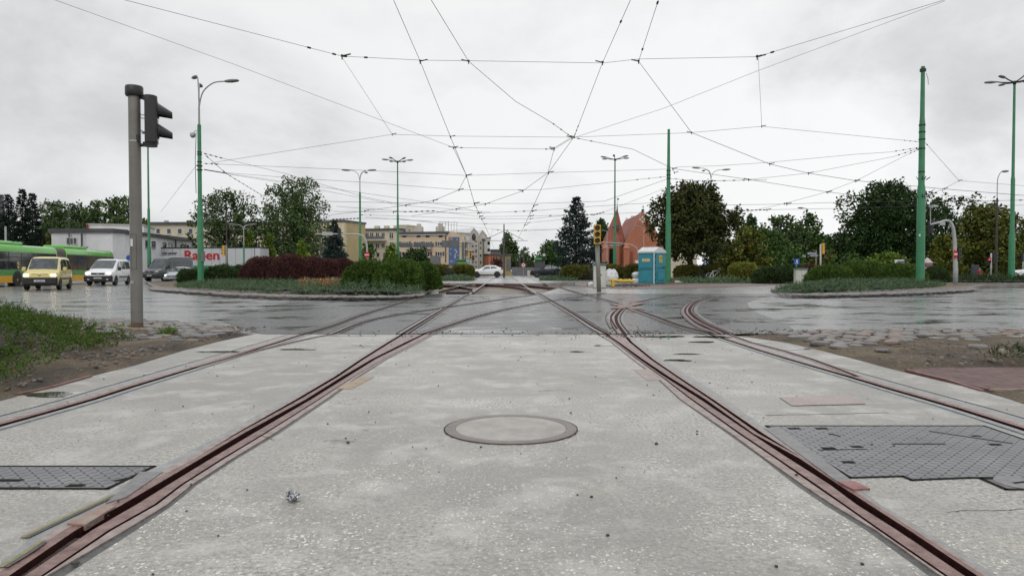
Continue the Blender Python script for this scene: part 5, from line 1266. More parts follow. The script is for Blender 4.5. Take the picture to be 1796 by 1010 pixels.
def twin_lamp(px, Y, zg, label, arms, heads_px, mt_top=M_GALV, secs=None, dz=.1):
    """arms: list of (head px, head py, tip depth offset)"""
    c = base(px, Y, dz); r = thing('street_lamp', label, 'street lamp', c); H = hgt(zg, Y) - c.z
    stepped('pole', M_GREEN, r, secs(H) if secs else [(-.15, H * .48, .17, .155), (H * .50, H, .115, .10)])
    f = hgt(heads_px, Y) - c.z; stepped('upper_pole', mt_top, r, [(H, f, .06, .045)])
    for (x, y, dy) in arms:
        q = P(x, y, Y + dy) - c; e = q - Vector((0, 0, f)); h = Vector((e.x, e.y, 0)); ar = arm(r, [(0, 0, f - .1), h * .15 + Vector((0, 0, f + e.z * .55)), h * .55 + Vector((0, 0, f + e.z * .93)), q], .035, mt_top)
        luminaire(ar, q, (h.normalized() + Vector((0, 0, .06))), .8 if Y < 60 else .9)
    return r
LP = twin_lamp(352, 40, 219, 'tall green lamp pole with three arms and a dome camera, left of the barberries', [(394, 143, 0), (345, 134, .35), (350, 148, .5)], 186)
q = P(338, 236, 40) - LP.location; ar = arm(LP, [(0, 0, q.z + .12), Vector((q.x * .5, 0, q.z + .22)), q], .02, M_PALEG, 'camera_arm')
m = MB(); m.lathe([(.05, .12), (.15, .06), (.15, -.06), (.12, -.14), (.05, -.19)], c=q, n=12); m.build('dome_camera', M_PALEG, ar, smooth=True)
m = MB(); m.box((.16, -.05, hgt(448, 40)), (.14, .2, .55)); m.build('control_box', M_PANEL, LP)
m = MB(); m.tube([(-.17, -.1, 5.2), (-.2, -.1, 7.0), (-.13, -.1, 8.6)], .018, 4); m.build('cable', M_BLACK, LP)
for py in (268, 272, 285, 292, 299): m = MB(); m.lathe([(.165 if py > 290 else .14, 0), (.165 if py > 290 else .14, .05)], c=(0, 0, hgt(py, 40) - LP.location.z), n=12); m.build('band', M_BLACK, LP)
twin_lamp(632, 75, 338, 'three armed green street lamp in front of the pale yellow block', [(614, 299, 0), (645, 299, 0), (640, 302, 2)], 316)
twin_lamp(1246, 80, 425, 'three armed street lamp behind the chestnut with a green lower pole', [(1228, 295, 0), (1267, 298, 0), (1236, 299, 2.5)], 312)
r = thing('utility_pole', 'second green post beside the lamp behind the chestnut, with a small box', 'pole', base(1250.5, 79)); stepped('pole', M_GREEN, r, [(-.1, 3.6, .10, .10)]); m = MB(); m.box((.15, -.15, 1.7), (.4, .25, .5)); m.build('box', M_PALEG, r)
def tram_pole(px, top, Y, label, dz=.1, rb=.20, H=None, mt=M_GREEN, steps=(.44, .74), bands=()):
    c = base(px, Y, dz); r = thing('tram_pole', label, 'tram pole', c); H = hgt(top, Y) - c.z
    stepped('pole', mt, r, [(-.15, H * steps[0] - .0, rb, rb * .93), (H * steps[0] + .25, H * steps[1], rb * .74, rb * .68), (H * steps[1] + .3, H, rb * .55, rb * .45)])
    for py in bands:
        z = hgt(py, Y) - c.z; m = MB(); rr = rb * (1.0 if z < H * steps[0] else .78); m.lathe([(rr, z), (rr, z + .06)], n=12); m.build('clamp_band', M_BLACK, r)
    return r, c
PR, PRc = tram_pole(1614, 117, 33, 'big thick green tram pole on the right island', bands=(221, 233, 246, 262, 303, 330), dz=.12, rb=.185)
z = hgt(122, 33) - PRc.z; m = MB(); m.lathe([(.10, z - .12), (.135, z - .1), (.135, z + .02), (.10, z + .05)], n=12); m.build('cap_ring', M_BLACK, PR)
for py, s_ in ((316, 1), (347, 1)):
    z = hgt(py, 33) - PRc.z; m = MB()
    for dx in (-1, 1): m.tube([(dx * .17, -.05, z), (dx * .32, -.15, z + .12)], .02, 4); m.tube([(dx * .04, -.17, z), (dx * .08, -.22, z + .16)], .02, 4)
    m.build('hook', M_BLACK, PR)
m = MB(); m.tube([(.1, -.1, hgt(130, 33) - PRc.z), (.16, -.14, hgt(140, 33) - PRc.z), (.2, -.1, hgt(150, 33) - PRc.z)], .012, 4); m.build('loose_wire', M_BLACK, PR)
PM, PMc = tram_pole(1173, 227, 48, 'green tram pole rising behind the turquoise toilet cabin', bands=(300, 308, 314), dz=0, rb=.19)
PM.location.x += -.05
PG, PGc = tram_pole(884, 393, 96, 'grey tram pole with bracket arms in the far street', mt=M_DKGREY, dz=0, rb=.16, steps=(.5, .8))
m = MB(); z = hgt(413, 96); m.tube([(-2.7, 0, z - .6), (0, 0, z + .6)], .03, 4); m.tube([(0, 0, z + .8), (2.6, 0, z - .6)], .03, 4); m.tube([(-2.9, 0, z - .7), (3.2, 0, z - .7)], .03, 4); m.box((.25, -.2, z - 2.0), (.35, .2, .35)); m.build('bracket', M_BLACK, PG)
def thin_pole(px, top, Y, label, mt=M_DKGREY, r0=.07, head=None, name='street_lamp', cat='street lamp'):
    c = base(px, Y); r = thing(name, label, cat, c); H = hgt(top, Y) - c.z; stepped('pole', mt, r, [(-.1, H, r0, r0 * .7)])
    if head:
        q = P(head[0], head[1], Y) - c; ar = arm(r, [(0, 0, H - .1), ((q.x) * .3, 0, H + (q.z - H) * .7), q], .03, mt); luminaire(ar, q, (1 if q.x > 0 else -1, 0, .05), .7)
    return r
thin_pole(122, 362, 80, 'dark street lamp with a left arm before the white building', head=(114, 359))
thin_pole(11, 397, 62, 'short pale grey post at the left edge behind the bus', M_PALEG, .11, name='post', cat='post')
thin_pole(562, 392, 74, 'lamp with a white head before the blue spruce', M_DKGREY, head=(566, 389))
thin_pole(398, 372, 84, 'slender dark pole inside the grey green tree', M_BROWNP, .1, name='utility_pole', cat='pole')
r = twin_lamp(428, 86, 430, 'three armed pale lamp behind the bright green cypresses', [(414, 394, 0), (437, 394, 0), (431, 396, 2)], 404, M_PALEG)
thin_pole(1747, 348, 58, 'curved street lamp on a brown pole, right of centre of the golden tree', M_BROWNP, .10, name='street_lamp')
lr = bpy.context.scene.objects[[o.name for o in bpy.context.scene.objects if o.get('label', '').startswith('curved street lamp')][0]]
q = P(1757, 301, 58) - lr.location; H = hgt(348, 58); ar = arm(lr, [(0, 0, H - .1), (0, 0, H + 1.4), (q.x * .4, 0, q.z - .25), q], .035, M_PALEG); luminaire(ar, q, (1, 0, .05), .55)
thin_pole(1414, 367, 88, 'dark post lamp rising above the rounded green tree', head=(1409, 365), r0=.10)
thin_pole(1129, 402, 100, 'thin lamp with a flat head in front of the church gable', M_PALEG, .06, head=(1124, 398))
thin_pole(1064.5, 406, 90, 'thin pale lamp in front of the church apse', M_PALEG, .06, head=(1059, 404.5))
thin_pole(954.5, 430, 100, 'black post carrying a round backed signal and small camera', M_DKGREY, .10, name='signal_post', cat='signal')
sp_ = [o for o in bpy.context.scene.objects if o.get('label', '').startswith('black post carrying')][0]
m = MB(); q = P(954, 451, 100) - sp_.location; m.bbox(q, (.55, .4, .95), .1); m.box((q.x, -.22, q.z + .3), (.35, .03, .3), mi=1); m.build('signal_head', [M_BLACK, M_FRAME], sp_); m = MB(); q = P(959, 428.5, 100) - sp_.location; m.bbox(q, (.3, .3, .4), .08); m.tube([(0, 0, q.z - .3), (q.x, 0, q.z - .3)], .03, 4); m.build('camera', M_BLACK, sp_)
for i, (x, t, Y) in enumerate(((918, 433, 130), (942.5, 441, 140), (912, 448, 150))): thin_pole(x, t, Y, ['tallest thin tram pole right of the far poplars', 'thin dark pole above the green kiosk roof', 'short thin pole among the feathery trees'][i], M_DKGREY, .12, name='tram_pole', cat='tram pole')
# right-turning curved arm signals
def arm_signal(label, basepx, Y, path, r0, mt=M_PALEG, dz=0):
    c = base(basepx, Y, dz); r = thing('signal_gantry', label, 'signal gantry', c); m = MB(); pts = [Vector((0, 0, -.1))] + [P(x, y, Y) - c for x, y in path]
    m.tube([pts[0], Vector((0, 0, pts[1].z * .5))] + smooth_pts(pts[1:], 4), [r0, r0] + list(np.linspace(r0 * .85, r0 * .4, 4 * (len(pts) - 2) + 1)), 10); m.build('pole', mt, r, smooth=True); return r, c
def disc(parent, q, rad, mt, name, bar=None, sx=1.0, th=.03):
    m = MB(); M = Matrix(((sx, 0, 0), (0, 0, -1), (0, 1, 0))); m.lathe([(rad, 0), (rad, th)], n=24, M=M, c=q); o = m.build(name, mt, parent)
    return o
M_SRED = mat('sign_red', (.50, .02, .02), rough=.4); M_SBLUE = mat('sign_blue', (.02, .09, .42), rough=.4); M_SWHITE = mat('sign_white', (.75, .75, .75), rough=.4)
def no_entry(parent, q, rad, sx=1.0):
    d = disc(parent, q, rad, M_SRED, 'no_entry_sign', sx=sx); m = MB(); m.box((q[0], q[1] - .04, q[2]), (rad * 1.45 * sx, .012, rad * .36)); m.build('white_bar', M_SWHITE, d)
def sighead(parent, q, n=3, s=.30, back=M_BLACK, front=M_BLACK, rz=0, name='signal_head', lit=None, visors=True):
    """housing facing local -Y (rotated by rz)"""
    o = thing(name, None, None, q, rz) if False else None
    R_ = Matrix.Rotation(rz, 3, 'Z'); q = Vector(q); H = s * n
    m = MB(); m.box(q, (s * 1.05, s * .55, H), mat=R_); b_ = m.build(name, back, parent)
    m = MB(); m.box(q + R_ @ Vector((0, -s * .29, 0)), (s * 1.10, s * .05, H + s * .06), mat=R_); m.build('front_plate', front, b_)
    for k in range(n):
        c = q + R_ @ Vector((0, -s * .33, (k - (n - 1) / 2) * -s)); Ml = R_ @ Matrix(((1, 0, 0), (0, 0, -1), (0, 1, 0)))
        m = MB(); m.lathe([(s * .38, 0), (s * .38, s * .03)], n=16, M=Ml, c=c); m.build('lens', (emis('lit_red', (1, .03, .02), 1.6) if lit == k else M_LENS), b_)
        if visors:
            m = MB(); ring = []
            for j in range(13):
                a = math.pi * (-.12 + 1.24 * j / 12); ring.append((math.cos(a), math.sin(a)))
            n_ = len(ring); A = [c + R_ @ Vector((x * s * .42, 0, y * s * .42)) for x, y in ring]; B_ = [c + R_ @ Vector((x * s * .39, -s * (.30 + .35 * max(y, 0)), y * s * .39)) for x, y in ring]
            m.add(A + B_, [(i, i + 1, n_ + i + 1, n_ + i) for i in range(n_ - 1)]); A2 = [c + R_ @ Vector((x * s * .40, 0, y * s * .40)) for x, y in ring]; B2 = [c + R_ @ Vector((x * s * .37, -s * (.30 + .35 * max(y, 0)), y * s * .37)) for x, y in ring]
            m.add(A2 + B2, [(i, n_ + i, n_ + i + 1, i + 1) for i in range(n_ - 1)]); m.build('visor', M_BLACK, b_)
    return b_
r, c = arm_signal('pale curved signal pole with a no entry sign, right of the big green pole', 1676, 46, [(1675, 450), (1674.5, 425), (1672, 402), (1667, 390), (1660, 387), (1648, 390), (1632, 394)], .15)
q = P(1672.5, 446, 46) - c; no_entry(r, (q.x, q.y - .17, q.z), .27, .55); q = P(1680, 446, 46) - c; sighead(r, (q.x, q.y, q.z), 3, .27, rz=R(100)); q = P(1635, 398, 46) - c; sighead(r, (q.x, q.y + .2, q.z), 3, .27, rz=R(100))
m = MB(); q = P(1632, 362, 46) - c; q2 = P(1632, 394, 46) - c; m.tube([q2, q], .025, 5); m.box(q + Vector((.1, -.1, 0)), (.30, .4, .14)); m.build('traffic_camera', M_PALEG, r)
m = MB(); q = P(1652, 392.5, 46) - c; m.box(q, (.35, .15, .2)); m.build('sensor', M_PALEG, r)
r, c = arm_signal('pale signal arm curving left, with the small no entry sign below', 644, 72, [(644, 445), (643, 428), (638, 416), (629, 411.5), (600, 410.5), (552, 410.5)], .13)
q = P(644, 447, 72) - c; no_entry(r, (q.x, q.y - .17, q.z), .29); m = MB(); q = P(574, 410, 72) - c; m.box(q, (1.05, .1, .35)); m.build('sign_back', M_PALEG, r)
q = P(595, 409, 72) - c; sighead(r, (q.x, q.y, q.z), 3, .30, rz=R(170), visors=False)
r, c = arm_signal('pale grey signal arm curving left in front of the church', 1121, 75, [(1121, 462), (1120, 445), (1115, 434), (1105, 429), (1085, 427), (1052, 425)], .09)
m = MB(); q = P(1118, 459, 75) - c; m.box(q, (.5, .3, .3)); m.build('small_sign', M_SWHITE, r)
# gantry of direction signs (seen from behind)
c = base(812, 88); r = thing('sign_gantry', 'long gantry of grey sign backs before the beige house', 'sign gantry', c)
m = MB(); z = hgt(429, 88); z2 = hgt(433.5, 88); m.tube([(0, 0, -.1), (0, 0, z + .3)], .16, 8); q = P(688, 429, 88) - c
for zz in (hgt(427, 88), hgt(432, 88)): m.tube([(.2, 0, zz), (q.x, 0, zz)], .06, 6)
m.tube([(q.x, 0, -.1), (q.x, 0, z + .3)], .12, 8); m.build('frame', M_PANEL, r)
for x0, y0, x1, y1 in ((701, 427, 724, 434), (725.5, 426, 742, 434), (743.5, 426, 761, 434), (775, 422, 805, 434)):
    a, b_ = P(x0, y1, 88) - c, P(x1, y0, 88) - c; m = MB(); m.box(((a.x + b_.x) / 2, -.12, (a.z + b_.z) / 2), (b_.x - a.x, .05, b_.z - a.z))
    for k in range(4): m.box(((a.x + b_.x) / 2, -.16, a.z + (b_.z - a.z) * (k + .5) / 4), (b_.x - a.x, .03, .05))
    m.build('sign_back', M_PANEL, r)
for x0, y0, x1, y1, lb in ((656 + 16, 445, 684, 460, 'grey electrical cabinet back standing before the light green tree'), (755, 449, 773, 466, 'grey rear of an information board under the gantry')):
    c = base((x0 + x1) / 2, 84); r = thing('sign_board', lb, 'sign', c); a, b_ = P(x0, y1, 84) - c, P(x1, y0, 84) - c; m = MB(); m.box((0, 0, (a.z + b_.z) / 2), (b_.x - a.x, .06, b_.z - a.z)); m.build('board', M_PANEL, r)
    m = MB()
    for s_ in (-.35, .35): m.tube([((b_.x - a.x) * s_, .05, -.1), ((b_.x - a.x) * s_, .05, a.z)], .04, 6)
    m.build('post', M_PANEL, r)
# signals
def post(label, px, Y, top, r0, mt, dz=0, lean=0, name='traffic_signal'):
    c = base(px, Y, dz); r = thing(name, label, 'traffic signal', c); H = hgt(top, Y) - c.z; m = MB(); m.tube([(0, 0, -.15), (lean, 0, H)], [r0, r0], 12); m.build('post', mt, r, smooth=True); return r, c, H
# foreground signal
c = G(240.5, 581); Yp = c.y; r = thing('traffic_signal', 'foreground grey post with a black two light signal head seen from behind', 'traffic signal', (c.x, c.y, .02)); H = hgt(170, Yp)
m = MB(); m.tube([(0, 0, -.2), (0, 0, H)], .073, 24); m.build('post', M_POSTG, r, smooth=True, auto=.8)
m = MB(); m.lathe([(.100, H - .015), (.108, H), (.108, H + .10), (.10, H + .115), (0.02, H + .12)], n=24); m.build('cap', M_BLACK, r, smooth=True, auto=.5)
hz0, hz1 = hgt(260, Yp), hgt(170, Yp); hc = P(270, 215, Yp + .02) - Vector((c.x, c.y, 0)); Rz = R(112)
Rm = Matrix.Rotation(Rz, 3, 'Z'); hh = hz1 - hz0
head = None
m = MB(); ring = [(-.105, .07), (-.105, -.02), (-.09, -.05), (.105, -.05), (.105, .07), (.085, .115), (-.03, .12), (-.08, .11)]
m.loft([[Vector((hc.x, hc.y, z)) + Rm @ Vector((x, y * .9, 0)) for x, y in ring] for z in (hz0 + .05, hz1 - .06)], cap=True); head = m.build('signal_head', M_BLACK, r)
m = MB(); cc = Vector((hc.x, hc.y, 0)) + Rm @ Vector((0, .045, 0))
m.lathe([(.085, hz0 + .0), (.09, hz0 + .05)], c=(cc.x, cc.y, 0), n=20); m.lathe([(.09, hz1 - .06), (.088, hz1 - .01), (.06, hz1)], c=(cc.x, cc.y, 0), n=20); m.build('end_cap', M_BLACK, head, smooth=True, auto=.5)
m = MB(); m.box((hc.x, hc.y, (hz0 + hz1) / 2 + .0), (.215, .008, .006), mat=Rm); m.build('joint', M_DARKM, head)
for zc in (hz0 + hh * .70, hz0 + hh * .30):
    c3 = Vector((hc.x, hc.y, zc)) + Rm @ Vector((0, -.05, 0)); Ml = Rm @ Matrix(((1, 0, 0), (0, 0, -1), (0, 1, 0)))
    m = MB(); m.lathe([(.095, 0), (.095, .012)], n=24, M=Ml, c=c3); m.build('lens', M_LENS, head)
    m = MB(); n_ = 17; A, B_ = [], []
    for j in range(n_):
        a = math.pi * (-.22 + 1.44 * j / (n_ - 1)); y = math.sin(a); A.append(c3 + Rm @ Vector((math.cos(a) * .102, .0, y * .095 + .01))); B_.append(c3 + Rm @ Vector((math.cos(a) * .062, -.165, y * .045 - .045)))
    m.add(A + B_, [(i, i + 1, n_ + i + 1, n_ + i) for i in range(n_ - 1)]); A2 = [p - Rm @ Vector((0, 0, .004)) for p in A]; B2 = [p - Rm @ Vector((0, 0, .004)) for p in B_]
    m.add(A2 + B2, [(i, n_ + i, n_ + i + 1, i + 1) for i in range(n_ - 1)]); m.build('visor', M_BLACK, head, smooth=True)
m = MB()
for zb in (hz1 - .03, hz0 + .02): m.tube([(0, 0, zb), (hc.x * .55, hc.y * .5, zb), (hc.x * .9, hc.y, zb)], .022, 8)
m.box((.05, -.03, hz0 + .10), (.05, .05, .09)); m.build('bracket', M_BLACK, r)
m = MB(); m.lathe([(.0745, hz0 + .055), (.0755, hz0 + .06), (.0745, hz0 + .075)], n=24); m.build('strap', M_PALEG, r)
for k in (0, 1): m = MB(); m.tube([(.06, -.02, hz0 + .40 + .05 * k), (.10, -.02, hz0 + .36 + .04 * k), (hc.x * .7, hc.y, hz0 + .37 + .05 * k)], .005, 5); m.build('cable', M_BLACK, r)
za, zb = hgt(475, Yp), hgt(414, Yp)
m = MB()
for (x0, x1, z0, z1) in ((.000, .0, za, zb),):
    def onp(t, rr=.0742): return (rr * math.sin(t), -rr * math.cos(t))
    for t0 in (-.5 + .05, .52):
        p = onp(t0 * 1.0); m.box((p[0], p[1], (za + zb) / 2), (.0025, .002, zb - za), t0)
    for z in (za, zb):
        for k in range(8): t = -.45 + .97 * (k + .5) / 8; p = onp(t); m.box((p[0], p[1], z), (.0095, .002, .0025), t)
m.build('service_hatch', M_DARKM, r)
m = MB()
for k in range(6): t = -.50 + .085 * k; p = onp(t, .0748); m.box((p[0], p[1], hgt(428.5, Yp)), (.0068, .0012, .096), t)
m.build('paper_notice', M_SWHITE, r)
m = MB(); m.lathe([(.12, -.03), (.11, .012), (.078, .03), (.0745, .10)], n=20); m.build('rusty_foot', mat('rusty_foot', (.16, .085, .05), (.10, .065, .045), rough=.7, scale=14, bmp=.5), r)
m = MB(); m.box((-.02, -.074, .62), (.05, .004, .04), -.25); m.build('sticker', M_PALEG, r)
m = MB(); q = P(1609, 413, 33) - PRc; m.box((q.x, -.19, q.z), (.07, .01, .10)); m.build('sticker', M_SWHITE, PR)
# yellow fronted signal
r, c, H = post('leaning grey post with a yellow fronted unlit signal left of the toilet cabin', 1051, 27.5, 428, .085, M_POSTG, lean=-.08)
hq = P(1047, 411.5, 27.5) - c; sighead(r, (hq.x, hq.y - .05, hq.z), 3, .243, M_BLACK, M_YEL)
r, c, H = post('yellow signal seen from the side, right of the white cabinet', 1439, 60, 428, .075, M_PALEG); q = P(1443, 436, 60) - c; sighead(r, (q.x, q.y, q.z), 3, .30, M_YEL, M_YEL, rz=R(90))
r, c, H = post('yellow signal seen from the side in front of the white trailer', 397, 60, 430, .07, M_POSTG); q = P(393, 439.5, 60) - c; sighead(r, (q.x, q.y, q.z), 3, .28, M_YEL, M_YEL, rz=R(-90))
r, c, H = post('small yellow signal with a blue round sign left of the white car', 826, 80, 440, .06, M_PALEG); q = P(825, 447, 80) - c; sighead(r, (q.x, q.y, q.z), 3, .30, M_YEL, M_YEL, rz=R(15), visors=False); q = P(829.5, 452.5, 80) - c; sighead(r, (q.x, q.y, q.z), 2, .25, rz=R(160), visors=False)
q = P(820.5, 457, 80) - c; disc(r, (q.x, q.y, q.z), .20, mat('pale_blue_disc', (.30, .42, .58), rough=.4), 'round_sign')
r, c, H = post('white post with dark signals and one lit red light, right of the person', 1738, 56, 444, .06, M_PALEG); q = P(1744.5, 453, 56) - c; sighead(r, (q.x, q.y, q.z), 3, .27, rz=R(75)); q = P(1733.5, 457, 56) - c; sighead(r, (q.x, q.y, q.z), 2, .25, rz=R(10), lit=0)
r, c, H = post('dark signal on a thin post at the right edge above the white car', 1794, 62, 445, .05, M_PALEG); q = P(1792, 451, 62) - c; sighead(r, (q.x, q.y, q.z), 3, .24, rz=R(-70))
# signs
def plate_sign(label, px, py, Y, mt, kind, s=.6, zb=None):
    c = base(px, Y); r = thing('road_sign', label, 'road sign', c); q = P(px, py, Y) - c; m = MB(); m.tube([(0, .05, -.1), (0, .05, q.z + s / 2)], .035, 6); m.build('post', M_PALEG, r)
    if kind == 'disc': o = disc(r, (0, 0, q.z), s / 2, mt, 'sign_face')
    else: m = MB(); m.bbox((0, 0, q.z), (s, .04, s), .015); o = m.build('sign_face', mt, r)
    return r, o, q
r, o, q = plate_sign('round blue sign with a white arrow, right of the cream house', 1237, 465, 74, M_SBLUE, 'disc', .62)
m = MB(); m.box((0, -.04, q.z - .05), (.07, .012, .30)); m.prism([(-.13, -.046, q.z + .06), (.13, -.046, q.z + .06), (0, -.046, q.z + .24)], (0, .012, 0)); m.build('arrow', M_SWHITE, o)
r, o, q = plate_sign('square blue pedestrian sign above the white cabinet', 1397, 459, 56, M_SBLUE, 'sq', .45)
m = MB(); m.lathe([(.035, 0), (.035, .01)], n=10, M=Matrix(((1, 0, 0), (0, 0, -1), (0, 1, 0))), c=(.02, -.025, q.z + .14)); m.prism([(-.03, -.034, q.z - .02), (.07, -.034, q.z - .02), (.06, -.034, q.z + .11), (-.02, -.034, q.z + .11)], (0, .01, 0)); m.prism([(-.02, -.034, q.z - .02), (.03, -.034, q.z - .02), (-.07, -.034, q.z - .17), (-.11, -.034, q.z - .17)], (0, .01, 0)); m.prism([(.02, -.034, q.z - .02), (.07, -.034, q.z - .02), (.10, -.034, q.z - .17), (.06, -.034, q.z - .17)], (0, .01, 0)); m.build('pedestrian_symbol', M_SWHITE, o)
c = base(1431, 64); r = thing('street_name_sign', 'pair of street name boards on a thin pole left of the side signal', 'street sign', c); q = P(1424, 446, 64) - c; q2 = P(1410, 449.5, 64) - c
m = MB(); m.tube([(0, 0, -.1), (0, 0, q.z + .4)], .03, 6); m.build('post', M_PALEG, r)
m = MB(); m.box((q.x, -.05, q.z + .08), (.85, .03, .16), .1); m.box((q.x + .15, -.06, q.z - .12), (.7, .03, .14), -.1); m.box((q2.x, -.05, q2.z), (.35, .03, .2), .4); m.build('name_board', mat('sign_slate', (.20, .24, .33), (.35, .38, .43), rough=.4, scale=9), r)
r, o, q = plate_sign('small round white sign with a red ring at the far street mouth', 918, 465, 118, M_SRED, 'disc', .8); disc(o, (0, -.035, q.z), .29, M_SWHITE, 'sign_centre'); m = MB(); m.box((0, -.068, q.z), (.3, .01, .12), mat=Matrix.Rotation(.7, 3, 'Y')); m.build('sign_symbol', M_DARKM, o)
r, o, q = plate_sign('round blue sign left of the green mast behind the white van', 226, 452, 84, M_SBLUE, 'disc', .6)
# small red white marker, panel and kiosk bits behind right pines
c = base(1578, 58); r = thing('info_panel', 'white framed information panel behind the right dwarf pines', 'sign', c); q = P(1578, 461, 58) - c; m = MB(); m.bbox((0, 0, q.z), (.85, .12, .5), .02); m.tube([(0, 0, -.1), (0, 0, q.z - .2)], .04, 6); m.build('panel', M_SWHITE, r); m = MB(); m.box((.06, -.07, q.z + .02), (.5, .02, .3)); m.build('picture', M_PANEL, r)
m = MB(); q = P(1587, 460, 58) - c; sighead(r, (q.x, q.y, q.z), 2, .26, rz=R(90))
c = base(1538, 60); r = thing('delineator', 'tiny red and white marker poking over the right dwarf pines', 'marker', c); q = P(1538, 468, 60) - c; m = MB(); m.bbox((0, 0, q.z), (.3, .12, .22), .02); m.tube([(0, 0, -.1), (0, 0, q.z)], .03, 6); m.build('post', M_SWHITE, r); m = MB(); m.box((-.07, -.065, q.z), (.1, .02, .22)); m.build('red_stripe', M_SRED, r)
c = base(1626, 64); r = thing('advertising_column', 'striped advertising column half hidden by the big green pole', 'advertising column', c); H = hgt(452, 64) - c.z
m = MB(); m.lathe([(.42, -.1), (.42, H - .5)], n=20); m.build('drum', mat('poster_grey', (.30, .29, .32), (.16, .15, .20), rough=.6, scale=2), r); m = MB(); m.lathe([(.46, H - .5), (.46, H - .42), (.05, H)], n=20); m.build('roof', M_PALEG, r); m = MB(); m.lathe([(.425, H - .85), (.425, H - .65)], n=20); m.lathe([(.427, H - .60), (.427, H - .54)], n=20); m.build('stripe', mat('dull_red', (.25, .06, .06), rough=.5), r); m = MB(); m.lathe([(.43, H - 1.3), (.43, H - .9)], n=20); m.build('white_band', M_SWHITE, r)
c = base(810, 84); r = thing('kiosk', 'small green kiosk roof behind the yellow green hedge', 'kiosk', c); m = MB(); m.bbox((0, .5, 1.0), (1.1, 1.0, 2.0), .05); m.build('body', mat('light_green', (.16, .32, .10), rough=.5), r); m = MB(); m.bbox((0, .5, 2.1), (1.4, 1.3, .22), .05); m.build('roof', mat('kiosk_green', (.03, .20, .03), rough=.5), r)
c = base(947, 108); r = thing('kiosk', 'dark kiosk with a bright green roof band behind the dark car', 'kiosk', c); m = MB(); m.bbox((0, 1, 1.2), (1.6, 2.2, 2.4), .05); m.build('body', M_DKGREY, r); m = MB(); m.bbox((.1, .9, 2.65), (1.8, 2.5, .35), .05); m.build('roof_band', mat('bright_green', (.05, .30, .05), rough=.5), r)
m = MB(); a, b_ = P(897, 470, 125), P(953, 470, 125); m.box(((a.x + b_.x) / 2, 125, .75), (b_.x - a.x, .12, 1.5)); o = m.build('fence', M_PANEL, loc=((a.x + b_.x) / 2, 125, 0)); tag(o, 'grey panel fence closing the far street', 'fence')
m = MB(); a, b_ = P(925, 470, 101), P(932, 470, 101); m.bbox(((a.x + b_.x) / 2, 101, .45), (b_.x - a.x, 2.5, .9), .05); tag(m.build('low_wall', M_GREYB, loc=((a.x + b_.x) / 2, 101, 0)), 'short pale wall beside the black signal post', 'wall')
# bollard-like white stake
for px, py, Y, lb in ((1372, 462, 52, 'thin white stake behind the dark yew'), (634, 464, 70, 'short white stake left of the dwarf pines')):
    c = base(px, Y); m = MB(); m.tube([(c.x, c.y, -.1), (c.x, c.y, hgt(py, Y))], .03, 6); tag(m.build('stake', M_SWHITE, loc=c), lb, 'stake')

# ================================================================ cabinets, toilet, bags, barrier, person
M_CAB = mat('cabinet_cream', (.55, .56, .50), (.46, .47, .42), rough=.4, scale=2); M_CABG = mat('cabinet_green_lid', (.10, .22, .19), rough=.4)
for i, (x0, x1, tp, Y, lb) in enumerate(((1041, 1062, 463, 33.5, 'cream cable cabinet behind the leaning signal post'), (1394, 1414, 471, 44, 'cream cable cabinet between yew and small barberry'))):
    c = base((x0 + x1) / 2, Y); H = hgt(tp, Y); w_ = (x1 - x0) * Y / F; r = thing('cable_cabinet', lb, 'cabinet', c)
    m = MB(); m.bbox((0, 0, H / 2 - .03), (w_, .38, H - .06), .02); m.build('body', M_CAB, r); m = MB(); m.bbox((0, -.02, H - .02), (w_ + .08, .46, .07), .015); m.build('lid', M_CABG, r)
    m = MB(); m.box((0, -.193, H / 2), (.008, .006, H * .85)); m.build('door_gap', M_DARKM, r); m = MB(); m.box((.05, -.20, H * .55), (.03, .02, .1)); m.build('handle', M_DKGREY, r)
# toilet: corner edge at px 1147, left face 1124-1147, right face 1147-1171
M_TURQ = mat('turquoise_plastic', (.028, .24, .30), (.020, .185, .235), rough=.38, scale=1.6); M_TURD = mat('turquoise_dark', (.015, .13, .17), rough=.5)
Yt = 43.5; cc = P(1147, 476, Yt); cc.z = 0; S = 1.12
ang = R(43); r = thing('portable_toilet', 'turquoise portable toilet cabin with white roof', 'portable toilet', (cc.x, cc.y, 0), 0)
dl, dr = Vector((-math.cos(ang), math.sin(ang), 0)), Vector((math.cos(ang) * 1.02, math.sin(ang) * .9, 0))
def fp(d, s_, z, o=0):   # point on a face
    n = Vector((d.y, -d.x, 0)).normalized(); n = -n if n.y > 0 else n; p = d * s_ * S + n * o; return Vector((p.x, p.y, z))
Ht = 2.08
m = MB(); ft = [Vector((0, 0, 0)), dr * S, (dr + dl) * S, dl * S]; m.prism([p + Vector((0, 0, .02)) for p in ft], (0, 0, Ht - .1)); m.build('cabin', M_TURQ, r)
m = MB()   # roof: pitched towards the door face, ridge runs along dl
e = .04; A0 = -(dl + dr) * e; Rr = [A0 + Vector((0, 0, Ht - .12)), dr * (S + e) - dl * e + Vector((0, 0, Ht - .12)), dr * S * .5 - dl * e + Vector((0, 0, Ht + .22))]
Rr = [A0 + Vector((0, 0, Ht - .16)), dr * (S + e) - dl * e + Vector((0, 0, Ht - .16)), dr * (S + e) - dl * e + Vector((0, 0, Ht - .06)), dr * S * .62 - dl * e + Vector((0, 0, Ht + .20)), dr * S * .38 - dl * e + Vector((0, 0, Ht + .20)), A0 + Vector((0, 0, Ht - .06))]
m.prism(Rr, dl * (S + 2 * e)); m.build('roof', mat('white_plastic_roof', (.62, .65, .66), (.52, .55, .57), rough=.4, scale=3), r)
m = MB()
